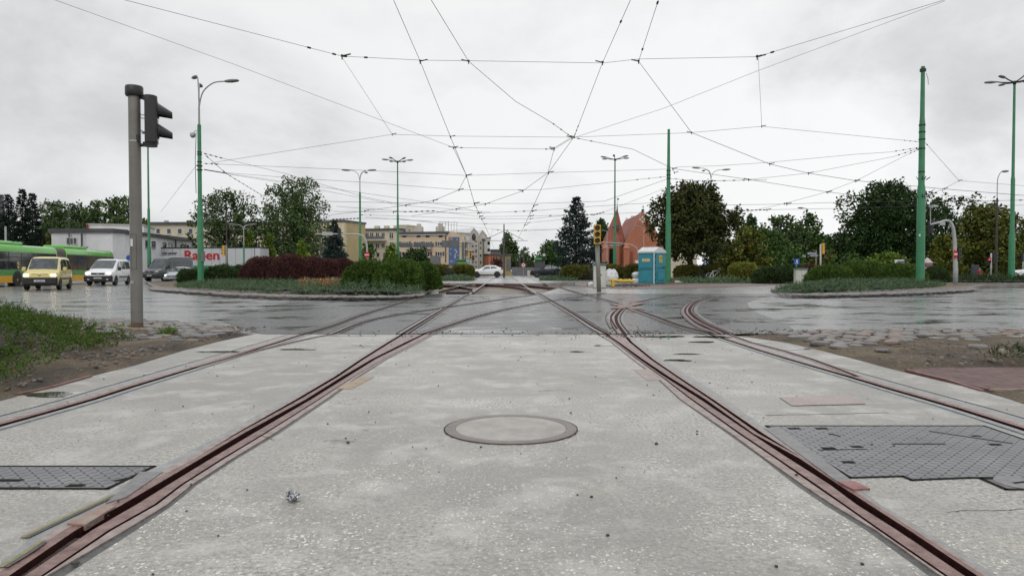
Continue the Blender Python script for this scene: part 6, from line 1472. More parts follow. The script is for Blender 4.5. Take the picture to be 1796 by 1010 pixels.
for k in range(1, 6):
    a = dl * S * k / 6 + dr * -.03 + Vector((0, 0, Ht - .05)); b_ = dl * S * k / 6 + dr * S * .38 + Vector((0, 0, Ht + .21)); m.tube([a, b_], .018, 4)
m.build('roof_rib', M_SWHITE, r)
def facebox(d, s0, s1, z0, z1, o, th, mt, name, parent=None):
    m = MB(); a, b_ = fp(d, s0, z0, o), fp(d, s1, z0, o); n = (fp(d, s0, z0, o + 1) - a).normalized(); m.prism([a, b_, b_ + Vector((0, 0, z1 - z0)), a + Vector((0, 0, z1 - z0))], n * th); return m.build(name, mt, parent or r)
m = MB(); m.tube([(0, 0, .02), (0, 0, Ht - .1)], .035, 8); m.build('corner_post', MATS['white_plastic_roof'], r)
facebox(dl, .08, .92, 1.0, 1.92, .0, .02, M_TURQ, 'side_panel'); facebox(dl, .08, .92, .16, .86, .0, .02, M_TURQ, 'side_panel'); facebox(dl, .04, .98, .90, .94, .0, .03, M_TURD, 'side_rib')
for k in range(6): facebox(dl, .14 + k * .13, .22 + k * .13, 1.86, 1.98, .02, .015, M_TURD, 'vent_slot')
dr_o = facebox(dr, .14, .90, .08, 1.72, .0, .03, M_TURQ, 'door')
m = MB(); cen = fp(dr, .52, 1.72, .0); n = (fp(dr, .52, 1.72, 1) - cen).normalized(); t_ = (fp(dr, .9, 1.72) - fp(dr, .14, 1.72)) / 2
m.prism([cen + t_ * math.cos(a) + Vector((0, 0, .26 * math.sin(a))) for a in np.linspace(0, math.pi, 10)], n * .03); m.build('door_arch', M_TURQ, dr_o)
facebox(dr, .22, .82, .22, .78, .03, .02, M_TURD, 'door_panel', dr_o); facebox(dr, .24, .80, .25, .75, .05, .01, M_TURQ, 'door_panel', dr_o); facebox(dr, .22, .82, .98, 1.02, .03, .02, M_TURD, 'door_rib', dr_o); facebox(dr, .78, .90, .98, 1.10, .03, .05, M_DKGREY, 'handle', dr_o)
for k in range(5): facebox(dr, .08, .14, .22 + k * .36, .34 + k * .36, .0, .03, M_TURD, 'hinge', dr_o)
M_YST = mat('yellow_sticker', (.62, .50, .08), (.55, .38, .04), rough=.5, scale=18, lo=.45, hi=.55)
st = facebox(dr, .40, .68, 1.34, 1.76, .035, .008, M_YST, 'sticker', dr_o)
for k in range(3): facebox(dr, .45 + .06 * (k % 2), .60 + .03 * k, 1.42 + .1 * k, 1.46 + .1 * k, .044, .004, M_BROWNF, 'sticker_print', dr_o)
st = facebox(dl, .25, .74, 1.38, 1.56, .022, .008, mat('cream_sticker', (.62, .52, .30), rough=.5), 'name_plate'); facebox(dl, .30, .69, 1.44, 1.50, .031, .003, mat('orange_print', (.45, .22, .05), (.62, .52, .30), rough=.5, scale=22, lo=.46, hi=.54), 'lettering', None)
facebox(dl, .0, 1.0, .0, .06, .0, .03, M_TURD, 'skid'); facebox(dr, .0, 1.0, .0, .06, .0, .03, M_TURD, 'skid')
# sand bags (crumpled white sacks)
def sack(px, Y, w_, d_, h_, label, seed, mt, dz=0, rz=0, name='building_sack'):
    rg = random.Random(seed); c = base(px, Y, dz); m = MB(); rings = []
    for t in (0, .08, .3, .55, .78, .93, 1.0):
        s_ = (1 - (2 * t - 1) ** 4 * .25) * (1 if t < .7 else 1 - (t - .7) * 1.6); rings.append([(w_ / 2 * s_ * math.copysign(abs(math.cos(a)) ** .7, math.cos(a)) * rg.uniform(.86, 1.1), d_ / 2 * s_ * math.copysign(abs(math.sin(a)) ** .7, math.sin(a)) * rg.uniform(.86, 1.1), h_ * t * rg.uniform(.93, 1.05)) for a in [2 * math.pi * k / 14 for k in range(14)]])
    m.loft(rings, cap=True); o = m.build(name, mt, smooth=False); o.location = c; o.rotation_euler.z = rz; tag(o, label, 'sack', 'white sacks by the toilet cabin'); return o
M_SACK = mat('white_woven_plastic', (.66, .67, .69), (.42, .43, .46), rough=.45, scale=5, bmp=.5)
sack(1072, 38.5, .78, .7, .92, 'large crumpled white sack right of the cream cabinet', 1, M_SACK); sack(1037, 37, .34, .3, .22, 'small white sack end peeking left of the cream cabinet', 2, M_SACK)
sack(1119, 44.8, .80, .6, .42, 'lower white sack left of the toilet cabin', 3, M_SACK); sack(1117, 44.8, .62, .5, .36, 'upper white sack resting on another, left of the toilet', 4, M_SACK, dz=.40, rz=.3)
sack(1187, 46, .6, .4, .18, 'flat grey sack right of the toilet cabin', 5, mat('grey_sack', (.40, .40, .37), rough=.6), rz=.2)
# yellow drainage pipes / barrier feet
M_YB = mat('yellow_barrier', (.62, .44, .04), (.50, .34, .03), rough=.42, scale=3)
c = base(1091, 35.6); r = thing('yellow_barrier', 'yellow plastic barrier sections lying before the sacks', 'barrier', c, R(4))
m = MB(); m.bbox((.12, 0, .30), (.95, .22, .16), .05); m.bbox((.40, .05, .32), (.06, .26, .20), .02); m.bbox((-.05, .05, .32), (.06, .26, .20), .02); m.build('rail', M_YB, r, smooth=False)
for x in (-.48,): m = MB(); m.bbox((x, -.05, .20), (.16, .30, .40), .04); m.build('foot', M_YB, r); m = MB(); m.bbox((x - .14, -.05, .36), (.20, .26, .10), .03); m.bbox((x + .22, -.02, .32), (.30, .2, .13), .04); m.build('joint', M_YB, r)
m = MB(); m.bbox((.25, .1, .11), (1.25, .5, .05), .01); m.build('pallet', M_DKGREY, r)
# timber stump and rubble
c = base(1180, 45.5); m = MB(); m.bbox((c.x, c.y, .18), (.22, .22, .40), .03); tag(m.build('timber_block', mat('old_timber', (.16, .12, .07), (.09, .07, .045), rough=.8, scale=6, bmp=.5), loc=c), 'mossy timber block right of the toilet cabin', 'timber')
# soil heap behind the paving
mb = MB(); rnd = random.Random(8)
for _ in range(700):
    px = rnd.uniform(1030, 1206); Y = rnd.gauss(40, 2.0) if px < 1140 else rnd.gauss(45, .8); p = base(px, Y); tiny(p.x, p.y, .0, rnd.uniform(.03, .10), rnd.choice([0, 1]))
tag(mb.build('rubble', [mat('rubble_soil', (.055, .045, .038), (.09, .075, .06), rough=.8), MATS['soil_crumb']]), 'dark broken soil and rubble round sacks and toilet', 'rubble', kind='stuff')
# person in a red jacket
c = base(1718.5, 56); H = hgt(470, 56) - c.z; k = H / 1.72; r = thing('person', 'person in a red jacket and blue trousers standing by a dark board', 'person', c, R(-35))
def skinfig(name, verts, edges, radii, mt, root, sub=2, parent=None):
    me = bpy.data.meshes.new(name); me.from_pydata([tuple(Vector(v) * k) for v in verts], edges, []); o = bpy.data.objects.new(name, me); COL.objects.link(o); o.parent = parent or r
    md = o.modifiers.new('skin', 'SKIN'); 
    for i, s_ in enumerate(radii): me.skin_vertices[0].data[i].radius = (s_ * k, s_ * k * .85)
    me.skin_vertices[0].data[0].use_root = True
    if sub: sb = o.modifiers.new('sub', 'SUBSURF'); sb.levels = sub; sb.render_levels = sub
    me.materials.append(mt); return o
bv = [(0, 0, .95), (0, .01, 1.15), (0, .01, 1.38), (0, 0, 1.48), (0, -.01, 1.60), (0, -.01, 1.68), (.10, 0, .86), (.11, .02, .48), (.11, .05, .08), (.11, -.10, .04), (-.10, 0, .86), (-.12, -.10, .50), (-.12, -.02, .08), (-.12, -.17, .04),
      (.20, .01, 1.38), (.26, .03, 1.12), (.22, -.10, .92), (.21, -.16, .86), (-.20, .01, 1.38), (-.26, .04, 1.12), (-.22, -.06, .90), (-.21, -.10, .84)]
be = [(0, 1), (1, 2), (2, 3), (3, 4), (4, 5), (0, 6), (6, 7), (7, 8), (8, 9), (0, 10), (10, 11), (11, 12), (12, 13), (2, 14), (14, 15), (15, 16), (16, 17), (2, 18), (18, 19), (19, 20), (20, 21)]
brd = [.13, .12, .13, .055, .085, .07, .085, .058, .045, .04, .085, .058, .045, .04, .06, .045, .035, .03, .06, .045, .035, .03]
skinfig('body', bv, be, brd, mat('skin', (.42, .24, .17), rough=.5), r)
jv = [bv[0], bv[1], bv[2], (0, 0, 1.44), bv[14], bv[15], bv[16], bv[18], bv[19], bv[20]]; je = [(0, 1), (1, 2), (2, 3), (2, 4), (4, 5), (5, 6), (2, 7), (7, 8), (8, 9)]
skinfig('jacket', jv, je, [.165, .15, .155, .09, .085, .065, .05, .085, .065, .05], mat('red_jacket', (.30, .035, .035), rough=.7), r)
tv = [(0, 0, .93), (.10, 0, .86), (.11, .02, .48), (.11, .05, .12), (-.10, 0, .86), (-.12, -.10, .50), (-.12, -.02, .12)]
skinfig('trousers', tv, [(0, 1), (1, 2), (2, 3), (0, 4), (4, 5), (5, 6)], [.14, .105, .078, .065, .105, .078, .065], mat('blue_trousers', (.05, .08, .14), rough=.8), r)
m = MB(); m.lathe([(.02, 1.76), (.075, 1.745), (.098, 1.69), (.095, 1.63), (.08, 1.60)], n=12, c=(0, .015, 0)); hr = m.build('hair', mat('fair_hair', (.28, .20, .12), rough=.7), r, smooth=True); hr.scale = (k, k, k)
c2 = base(1710, 57.5); r2 = thing('display_board', 'dark blue grey board standing left of the person', 'board', c2); m = MB(); m.bbox((0, 0, .75), (.5, .3, 1.1), .03); m.build('panel', mat('slate_board', (.05, .06, .085), rough=.5), r2); m = MB(); m.box((0, 0, .1), (.4, .2, .2)); m.build('foot', M_DKGREY, r2)
# little white stone by the hedge, parked bicycle
c = base(1254, 58.5); r = thing('bicycle', 'parked bicycle with white parts below the lamp right of the chestnut', 'bicycle', c, R(15))
for x in (-.5, .5):
    m = MB(); n_ = 24; rings = [[(x + (.32 + .018 * math.cos(b__)) * math.cos(a), .018 * math.sin(b__), .34 + (.32 + .018 * math.cos(b__)) * math.sin(a)) for b__ in (0, 1.57, 3.14, 4.71)] for a in [2 * math.pi * q / n_ for q in range(n_ + 1)]]; m.loft(rings); w_ = m.build('wheel', M_PALEG, r)
    m = MB()
    for q in range(6): a = q * math.pi / 6; m.tube([(x - .32 * math.cos(a), 0, .34 - .32 * math.sin(a)), (x + .32 * math.cos(a), 0, .34 + .32 * math.sin(a))], .004, 3)
    m.build('spokes', M_PALEG, w_)
m = MB(); 
for a, b_ in (((-.5, 0, .34), (-.12, 0, .30)), ((-.12, 0, .30), (-.22, 0, .85)), ((-.12, 0, .30), (.35, 0, .82)), ((-.2, 0, .8), (.35, 0, .86)), ((-.5, 0, .34), (-.21, 0, .78)), ((.5, 0, .34), (.34, 0, .95)), ((.34, -.25, 1.0), (.34, .25, 1.0))): m.tube([a, b_], .022, 5)
m.build('frame', M_SWHITE, r); m = MB(); m.bbox((-.23, 0, .89), (.24, .14, .06), .02); m.build('saddle', M_BLACK, r)
# ================================================================ vehicles (local: front faces -Y)
M_TYRE = mat('tyre', (.018, .018, .018), rough=.7); M_RIM = mat('alloy', (.32, .32, .33), (.22, .22, .23), rough=.35, metal=.6); M_CGLASS = glassm('car_glass', (.018, .024, .028), .05)
M_TRIM = mat('black_trim', (.018, .018, .020), rough=.5); M_HL = emis('headlight_on', (1, .88, .62), 4.5); M_HLO = mat('headlight_glass', (.5, .5, .5), (.35, .35, .36), rough=.15); M_PLATE = mat('number_plate', (.6, .6, .6), rough=.4); M_TAIL = mat('tail_light', (.35, .02, .02), rough=.25)
def paint(name, c, metal=0): return mat(name, c, tuple(x * .93 for x in c), rough=.28, scale=.8, coat=.5, metal=metal)
def wheel(r, x, y, rad, wd, rim=M_RIM, side=1):
    m = MB(); M = Matrix(((0, 0, 1), (0, 1, 0), (-1, 0, 0))); w2 = wd / 2
    m.lathe([(rad * .66, -w2), (rad * .93, -w2), (rad, -w2 * .7), (rad, w2 * .7), (rad * .93, w2), (rad * .66, w2)], n=24, M=M, c=(x, y, rad)); t = m.build('wheel', M_TYRE, r, smooth=True, auto=.6)
    m = MB(); xo = x + side * (w2 - .015); m.lathe([(rad * .66, -.01), (rad * .64, .012), (rad * .52, .0), (rad * .2, .008), (rad * .12, .02)], n=20, M=M if side > 0 else Matrix(((0, 0, -1), (0, 1, 0), (1, 0, 0))), c=(xo, y, rad)); rm = m.build('rim', rim, t)
    m = MB()
    for k in range(5): a = k * 1.2566; m.box((xo + side * .012, y + math.cos(a) * rad * .38, rad + math.sin(a) * rad * .38), (.012, rad * .12, rad * .12), mat=Matrix.Rotation(a, 3, 'X'))
    m.build('rim_hole', M_TRIM, t); return t
class Car:
    def __init__(s, name, label, cat, px, Y, rz, st, hw, zb=.24, front_px=False, pnt=None, group=None):
        s.r = thing(name, label, cat, (0, 0, 0), rz, group); c = base(px, Y); s.r.location = c; s.st = st; s.hw = hw; s.zb = zb; s.p = pnt; s.L = (st[-1][0] - st[0][0])
    def at(s, y):
        st = s.st
        for a, b_ in zip(st[:-1], st[1:]):
            if a[0] <= y <= b_[0]:
                t = (y - a[0]) / (b_[0] - a[0] + 1e-9); return [a[i] + (b_[i] - a[i]) * t for i in range(1, 5)]
        return list(st[-1][1:5])
    # station: (y, belt z, top z, half width, half width at roof)
    def body(s):
        rings = []; ys = []
        for a, b_ in zip(s.st[:-1], s.st[1:]):
            n = max(1, int((b_[0] - a[0]) / .25)); ys += [a[0] + (b_[0] - a[0]) * i / n for i in range(n)]
        ys.append(s.st[-1][0])
        for y in ys:
            belt, top, hw, ht = s.at(y); z0 = s.zb + (.12 if y < s.st[0][0] + .3 or y > s.st[-1][0] - .3 else 0); mid = s.zb + (belt - s.zb) * .55
            half = [(0, z0), (hw * .9, z0), (hw * .985, z0 + .10), (hw, mid), (hw * .985, belt - .02), (hw * .97, belt), (ht, top - .07), (ht * .93, top - .025), (ht * .6, top), (0, top + .008)]
            rings.append([(x, y, z) for x, z in half] + [(-x, y, z) for x, z in half[-2:0:-1]])
        m = MB(); m.loft(rings, cap=True); return m.build('body', s.p, s.r, smooth=True, auto=R(38))
    def side(s, y, t, o=.012):
        belt, top, hw, ht = s.at(y); return (hw * .97 + (ht - hw * .97) * t + o, belt + (top - .07 - belt) * t)
    def swin(s, pts, name='side_window', mt=None, sd=(1, -1), o=.012):
        out = []
        for k in sd:
            m = MB(); P_ = []
            for y, t in pts: x, z = s.side(y, t, o); P_.append((x * k, y, z))
            m.prism(P_, (-k * .02, 0, 0)); out.append(m.build(name, mt or M_CGLASS, s.r))
        return out
    def screen(s, y0, y1, name='windscreen', sgn=-1, k0=.9, k1=.93, mt=None):
        b0, t0, h0, w0 = s.at(y0); b1, t1, h1, w1 = s.at(y1); n = Vector((0, -(t1 - t0), (y1 - y0))).normalized() * .014; n = -n if n.z < 0 else n
        m = MB(); m.prism([Vector((-w0 * k0, y0, t0)) + n, Vector((w0 * k0, y0, t0)) + n, Vector((w1 * k1, y1, t1)) + n, Vector((-w1 * k1, y1, t1)) + n], -n * 1.2); return m.build(name, mt or M_CGLASS, s.r)
    def box(s, c, d, name, mt, bev=.03, parent=None):
        m = MB(); m.bbox(c, d, min(bev, min(d) / 2.2)); return m.build(name, mt, parent or s.r)
    def arch(s, y, rad):
        for k in (1, -1):
            hw = s.at(y)[2]; m = MB(); P_ = [(k * (hw + .004), y + rad * math.cos(a), rad * .92 + rad * math.sin(a)) for a in np.linspace(-.5, math.pi + .5, 16)]; m.prism(P_, (-k * .03, 0, 0)); m.build('wheel_arch', M_TRIM, s.r)
    def wheels(s, yf, yr, rad, wd=.2, rim=M_RIM, inset=.0):
        for y in (yf, yr):
            s.arch(y, rad * 1.16)
            for k in (1, -1): wheel(s.r, k * (s.at(y)[2] - wd / 2 + .015 - inset), y, rad, wd, rim, k)
    def front(s, y, hl, grille, bump_, plate, lit=False, fog=None):
        for k in (1, -1): s.box((hl[0] * k, y + hl[4], hl[1]), (hl[2], .22, hl[3]), 'headlight', M_HL if lit else M_HLO, .04)
        g = s.box((0, y + grille[3], grille[0]), (grille[1], .06, grille[2]), 'grille', M_TRIM, .02); s.box((0, y + grille[3] - .04, grille[0]), (.16, .03, .10), 'badge', M_RIM, .02, g)
        s.box((0, y + .07, bump_[0]), (s.at(y + .3)[2] * 2 + .02, .26, bump_[1]), 'bumper', bump_[2], .07); pl = s.box((0, y - .08, plate), (.52, .02, .11), 'number_plate', M_PLATE, .005)
        s.box((0.02, y - .092, plate), (.38, .004, .055), 'plate_text', mat('plate_print', (.05, .05, .05), (.55, .55, .55), rough=.5, scale=60, lo=.47, hi=.53), .001, pl)
        if fog: 
            for k in (1, -1): s.box((fog[0] * k, y - .07, fog[1]), (.14, .02, .10), 'fog_lamp', M_HLO, .02)
# yellow van
def place(car, px_fr, Yfr, side_x, yloc):
    """put the local point (side_x, yloc) at pixel px_fr, depth Yfr"""
    p = P(px_fr, 476, Yfr); v = Matrix.Rotation(car.r.rotation_euler.z, 3, 'Z') @ Vector((side_x, yloc, 0)); car.r.location.x = p.x - v.x; car.r.location.y = p.y - v.y; car.r.location.z = gz(car.r.location.x, car.r.location.y)
yl = Car('parked_van', 'pale yellow van with headlights on beside the green bus', 'van', 84, 40, R(22), [(-2.08, .80, .84, .70, .60), (-1.95, .92, .96, .80, .72), (-1.30, 1.02, 1.12, .85, .76), (-.62, 1.08, 1.78, .86, .68), (-.2, 1.08, 1.85, .86, .69), (1.3, 1.08, 1.86, .86, .69), (1.95, 1.06, 1.82, .85, .68), (2.08, 1.0, 1.35, .83, .72)], .86, pnt=paint('pale_yellow_paint', (.62, .53, .19)))
yl.r.name = 'yellow_van'; yl.body(); yl.screen(-1.27, -.66); yl.swin([(-1.02, .06), (-.62, .82), (-.25, .90), (-.12, .90), (-.12, .06)]); yl.swin([(-.02, .08), (-.02, .90), (.78, .90), (.86, .08)]); yl.swin([(1.0, .08), (.95, .90), (1.80, .88), (1.85, .10)])
yl.wheels(-1.28, 1.36, .31); yl.front(-2.05, (.62, .80, .28, .14, .06), (.80, .80, .17, .02), (.50, .46, M_TRIM), .50, True)
for k in (1, -1): yl.box((k * .98, -.88, 1.14), (.20, .12, .26), 'mirror', yl.p, .04); yl.box((k * .875, .2, .62), (.03, 2.3, .08), 'side_moulding', M_TRIM, .01); yl.box((k * .872, -.06, .90), (.03, .12, .04), 'door_handle', M_TRIM, .01); yl.box((k * .76, 2.03, 1.15), (.12, .08, .4), 'tail_light', M_TAIL, .03)
place(yl, 101, 39.2, .85, -2.08)
wh = Car('white_van', 'white passenger van with headlights on, left of the grey signal post', 'van', 190, 53, R(13), [(-2.40, .80, .86, .80, .66), (-2.25, .95, 1.0, .92, .80), (-1.55, 1.10, 1.20, .94, .82), (-.45, 1.14, 1.88, .95, .74), (0, 1.14, 1.95, .95, .76), (2.0, 1.14, 1.95, .95, .76), (2.32, 1.1, 1.86, .94, .75), (2.40, 1.0, 1.4, .93, .80)], .95, pnt=paint('white_paint', (.72, .73, .74)))
wh.body(); wh.screen(-1.50, -.50); wh.swin([(-1.25, .08), (-.45, .82), (-.30, .90), (-.30, .08)]); wh.swin([(-.15, .08), (-.15, .90), (.95, .90), (.95, .08)]); wh.swin([(1.05, .08), (1.05, .90), (2.15, .88), (2.2, .15)]); wh.wheels(-1.45, 1.55, .335, .22)
wh.front(-2.38, (.68, .86, .30, .17, .10), (.84, .9, .16, .0), (.50, .48, M_TRIM), .54, True, (.62, .44))
for k in (1, -1): wh.box((k * 1.06, -1.1, 1.22), (.2, .14, .28), 'mirror', M_TRIM, .04); wh.box((k * .955, .2, .62), (.03, 2.0, .10), 'side_moulding', M_TRIM, .01); wh.box((k * .95, -.05, .98), (.03, .14, .04), 'door_handle', M_TRIM, .01)
place(wh, 197, 51.8, .94, -2.35)
dv = Car('grey_van', 'dark grey high roof van behind the grey signal post', 'van', 300, 73, R(-9), [(-3.0, .95, 1.0, .86, .7), (-2.85, 1.1, 1.16, .98, .85), (-2.1, 1.25, 1.34, 1.0, .88), (-1.25, 1.32, 2.30, 1.02, .80), (-.8, 1.32, 2.52, 1.02, .84), (0, 1.32, 2.58, 1.02, .86), (2.85, 1.32, 2.58, 1.02, .86), (3.0, 1.3, 2.5, 1.01, .85)], 1.02, zb=.3, pnt=paint('anthracite_paint', (.055, .058, .062)))
dv.body(); dv.screen(-2.05, -1.30); dv.swin([(-1.85, .03), (-1.25, .62), (-.75, .66), (-.75, .03)]); dv.swin([(-.5, .06), (-.5, .64), (.85, .64), (.85, .06)]); dv.swin([(1.05, .06), (1.05, .64), (2.7, .64), (2.7, .06)]); dv.wheels(-2.0, 1.7, .36, .24)
dv.front(-2.97, (.74, 1.0, .36, .20, .10), (.95, .9, .2, .0), (.58, .42, M_TRIM), .60)
for k in (1, -1): dv.box((k * 1.14, -1.5, 1.5), (.2, .16, .36), 'mirror', M_TRIM, .04); dv.box((k * 1.03, .3, .70), (.03, 3.0, .12), 'side_moulding', M_TRIM, .01)
place(dv, 279, 72, 1.0, -2.9)
sv = Car('silver_hatchback', 'silver hatchback in front of the grey van', 'car', 310, 66, R(3), [(-1.90, .62, .66, .66, .58), (-1.75, .74, .80, .78, .70), (-.95, .88, .96, .82, .72), (-.15, .92, 1.38, .83, .58), (.3, .92, 1.44, .83, .60), (1.1, .92, 1.40, .83, .58), (1.65, .92, 1.12, .81, .62), (1.88, .8, .86, .78, .66)], .83, zb=.2, pnt=paint('silver_paint', (.40, .43, .46), .5))
sv.body(); sv.screen(-.92, -.18); sv.swin([(-.62, .06), (-.15, .85), (.3, .92), (.3, .08)]); sv.swin([(.42, .08), (.42, .92), (1.05, .88), (1.35, .12)]); sv.screen(1.15, 1.6, 'rear_window'); sv.wheels(-1.2, 1.2, .29, .18)
sv.front(-1.88, (.57, .66, .26, .10, .12), (.52, .8, .10, -.02), (.42, .26, sv.p), .44, True)
for k in (1, -1): sv.box((k * .92, -.5, .98), (.18, .12, .14), 'mirror', sv.p, .03)
place(sv, 318, 65, .80, -1.8)
wc = Car('white_crossover', 'white crossover car crossing the far rails', 'car', 853, 91, R(-90), [(-2.05, .72, .78, .72, .60), (-1.9, .88, .98, .84, .76), (-1.0, .98, 1.08, .88, .76), (-.25, 1.02, 1.50, .89, .62), (.3, 1.04, 1.57, .89, .64), (1.1, 1.08, 1.52, .89, .62), (1.75, 1.10, 1.28, .88, .66), (2.02, .95, 1.0, .82, .66)], .88, zb=.28, pnt=wh.p)
wc.body(); wc.screen(-.95, -.3); wc.swin([(-.62, .08), (-.22, .82), (.35, .9), (.38, .12)]); wc.swin([(.46, .12), (.45, .9), (1.0, .82), (1.35, .28)]); wc.screen(1.15, 1.7, 'rear_window'); wc.wheels(-1.25, 1.28, .36, .22, M_TRIM)
wc.front(-2.02, (.58, .84, .3, .16, .14), (.66, .8, .16, 0), (.46, .34, wc.p), .5)
for k in (1, -1): wc.box((k * .97, -.45, 1.08), (.18, .14, .14), 'mirror', wc.p, .03); wc.box((k * .72, 1.86, 1.08), (.28, .2, .26), 'tail_light', M_TAIL, .04); wc.box((k * .885, 0, .34), (.04, 2.0, .12), 'sill_trim', M_TRIM, .01)
wc.box((0, 1.98, .5), (1.6, .2, .32), 'rear_bumper', M_TRIM, .06)
wc.r.location = base(854.5, 90.5)
bc = Car('dark_crossover', 'dark blue crossover car partly hidden by the hedge near the centre', 'car', 962, 93, R(-90), [(-2.3, .75, .80, .78, .66), (-2.15, .92, 1.0, .90, .80), (-1.1, 1.02, 1.12, .94, .80), (-.3, 1.06, 1.60, .95, .66), (.3, 1.06, 1.68, .95, .68), (1.6, 1.06, 1.62, .95, .66), (2.1, 1.06, 1.3, .93, .7), (2.3, .9, .95, .88, .7)], .94, zb=.26, pnt=mat('midnight_blue_paint', (.012, .015, .022), rough=.42, spec=.35))
bc.body(); bc.screen(-1.05, -.35); bc.swin([(-.7, .08), (-.25, .85), (.4, .9), (.42, .08)]); bc.swin([(.5, .08), (.5, .9), (1.4, .85), (1.7, .15)]); bc.wheels(-1.45, 1.45, .37, .22); bc.front(-2.28, (.62, .86, .3, .14, .14), (.72, .9, .2, 0), (.46, .34, bc.p), .5)
for k in (1, -1): bc.box((k * 1.02, -.55, 1.1), (.18, .14, .16), 'mirror', bc.p, .03)
bc.r.location = base(961, 93)
ec = Car('white_car', 'white car nose at the right edge behind the low hedge', 'car', 1830, 60, R(-90), [(-2.2, .68, .72, .72, .60), (-2.05, .80, .86, .84, .74), (-1.1, .92, 1.0, .88, .76), (-.3, .95, 1.38, .89, .60), (.3, .95, 1.45, .89, .62), (1.4, .95, 1.38, .89, .6), (2.0, .92, 1.0, .86, .66), (2.2, .8, .85, .8, .66)], .88, zb=.22, pnt=wh.p)
ec.body(); ec.screen(-1.05, -.35); ec.swin([(-.7, .08), (-.25, .85), (.4, .9), (.42, .08)]); ec.wheels(-1.35, 1.35, .32, .2); ec.front(-2.18, (.56, .72, .3, .14, .14), (.56, .8, .12, 0), (.42, .3, ec.p), .44); ec.r.location = base(1826, 60)

# articulated bus
M_BG = paint('bus_green', (.11, .43, .045)); M_BG2 = paint('bus_deep_green', (.045, .27, .04)); M_BY = paint('bus_yellow', (.72, .38, .02)); M_BGL = glassm('bus_glass', (.012, .014, .013), .07); M_BEL = mat('bellows_grey', (.16, .145, .12), (.09, .08, .07), rough=.7, scale=3)
A_ = P(-12, 476, 46.5); B_ = P(201, 476, 65.0); d = B_ - A_; Lb = d.length; rz = math.atan2(d.y, d.x) - R(90)
r = thing('articulated_bus', 'long green and yellow articulated bus behind the two vans', 'bus', (A_.x, A_.y, gz(A_.x, A_.y) - .05), rz); _o = Matrix.Rotation(rz, 3, 'Z') @ Vector((-1.27, 0, 0)); r.location.x += _o.x; r.location.y += _o.y
HB, HWB = 2.95, 1.27
def bus_ring(y, x0=1.0, hb=HB): 
    h_ = [(0, .30), (HWB * x0, .30), (HWB * x0, 1.0), (HWB * x0, 2.45), (HWB * .985 * x0, 2.62), (HWB * .9 * x0, 2.82), (HWB * .72 * x0, hb - .03), (0, hb)]
    return [(x, y, z) for x, z in h_] + [(-x, y, z) for x, z in h_[-2:0:-1]]
j0, j1 = Lb * .445, Lb * .52
for nm, y0, y1 in (('front_section', 0, j0), ('rear_section', j1, Lb)):
    m = MB(); ys = [y0, y0 + .25, y1 - .25, y1]; ks = [.94 if nm[0] == 'f' else 1, 1, 1, .94 if nm[0] == 'r' else 1]; m.loft([bus_ring(y, k) for y, k in zip(ys, ks)], cap=True); sec = m.build(nm, M_BG, r, smooth=True, auto=R(35))
    for s_ in (1, -1):
        x = s_ * (HWB + .004)
        for z0, z1, mt, nn in ((.30, .78, M_BY, 'yellow_skirt'), (.78, 1.18, M_BG2, 'green_band'), (1.18, 2.40, M_BGL, 'window_band')):
            m = MB(); m.box((x, (y0 + y1) / 2, (z0 + z1) / 2), (.012, y1 - y0 - (.06 if nn != 'window_band' else .3), z1 - z0 - .004)); wb = m.build(nn, mt, sec)
        m = MB(); n_ = int((y1 - y0) / 1.5)
        for q in range(1, n_): m.box((s_ * (HWB + .012), y0 + .2 + (y1 - y0 - .4) * q / n_, 1.79), (.01, .06, 1.22))
        m.box((s_ * (HWB + .012), (y0 + y1) / 2, 2.05), (.008, y1 - y0 - .6, .04)); m.build('window_pillar', M_TRIM, sec)
    m = MB(); L2 = (y1 - y0); m.bbox((0, y0 + L2 * (.32 if nm[0] == 'f' else .30), HB + .08), (1.7, L2 * .42, .28), .08); m.build('roof_unit', M_BG, sec)
    m = MB()
    for q in range(3): m.bbox((.75, y0 + L2 * .40 + q * .55, HB + .17), (.12, .42, .1), .02)
    m.build('roof_vent', M_TRIM, sec)
m = MB(); n_ = 13
m.loft([bus_ring(j0 + (j1 - j0) * q / (n_ - 1), .99 if q % 2 else .93, HB - .02) for q in range(n_)], cap=True); m.build('bellows', M_BEL, r)
m = MB(); m.box((0, -.02, 1.75), (2.2, .05, 1.9)); m.build('windscreen', M_BGL, r); m = MB(); m.box((0, -.03, 2.72), (1.7, .05, .25)); m.build('destination_display', M_TRIM, r)
m = MB(); m.bbox((1.42, .1, 2.15), (.14, .2, .55), .04); m.tube([(1.2, .1, 2.6), (1.42, .1, 2.45)], .03, 5); m.build('mirror', M_TRIM, r)
for y in (2.8, j0 - 1.6, Lb - 3.3):
    for s_ in (1, -1):
        m = MB(); m.prism([(s_ * (HWB + .014), y + .62 * math.cos(a), .50 + .62 * math.sin(a)) for a in np.linspace(-.3, math.pi + .3, 16)], (-s_ * .03, 0, 0)); m.build('wheel_arch', M_TRIM, r); wheel(r, s_ * (HWB - .12), y, .48, .28, MATS['bus_yellow'] if y < 3 else M_RIM, s_)
m = MB()   # little yellow mascot sticker is left as a plain yellow emblem
m.lathe([(.16, 0), (.16, .01)], n=5, M=Matrix(((0, 0, 1), (0, 1, 0), (-1, 0, 0))), c=(HWB + .016, 2.9, 1.62)); m.lathe([(.12, 0), (.12, .01)], n=12, M=Matrix(((0, 0, 1), (0, 1, 0), (-1, 0, 0))), c=(HWB + .018, 2.9, 1.36)); m.build('yellow_emblem', mat('emblem_yellow', (.5, .38, .12), rough=.5), r)

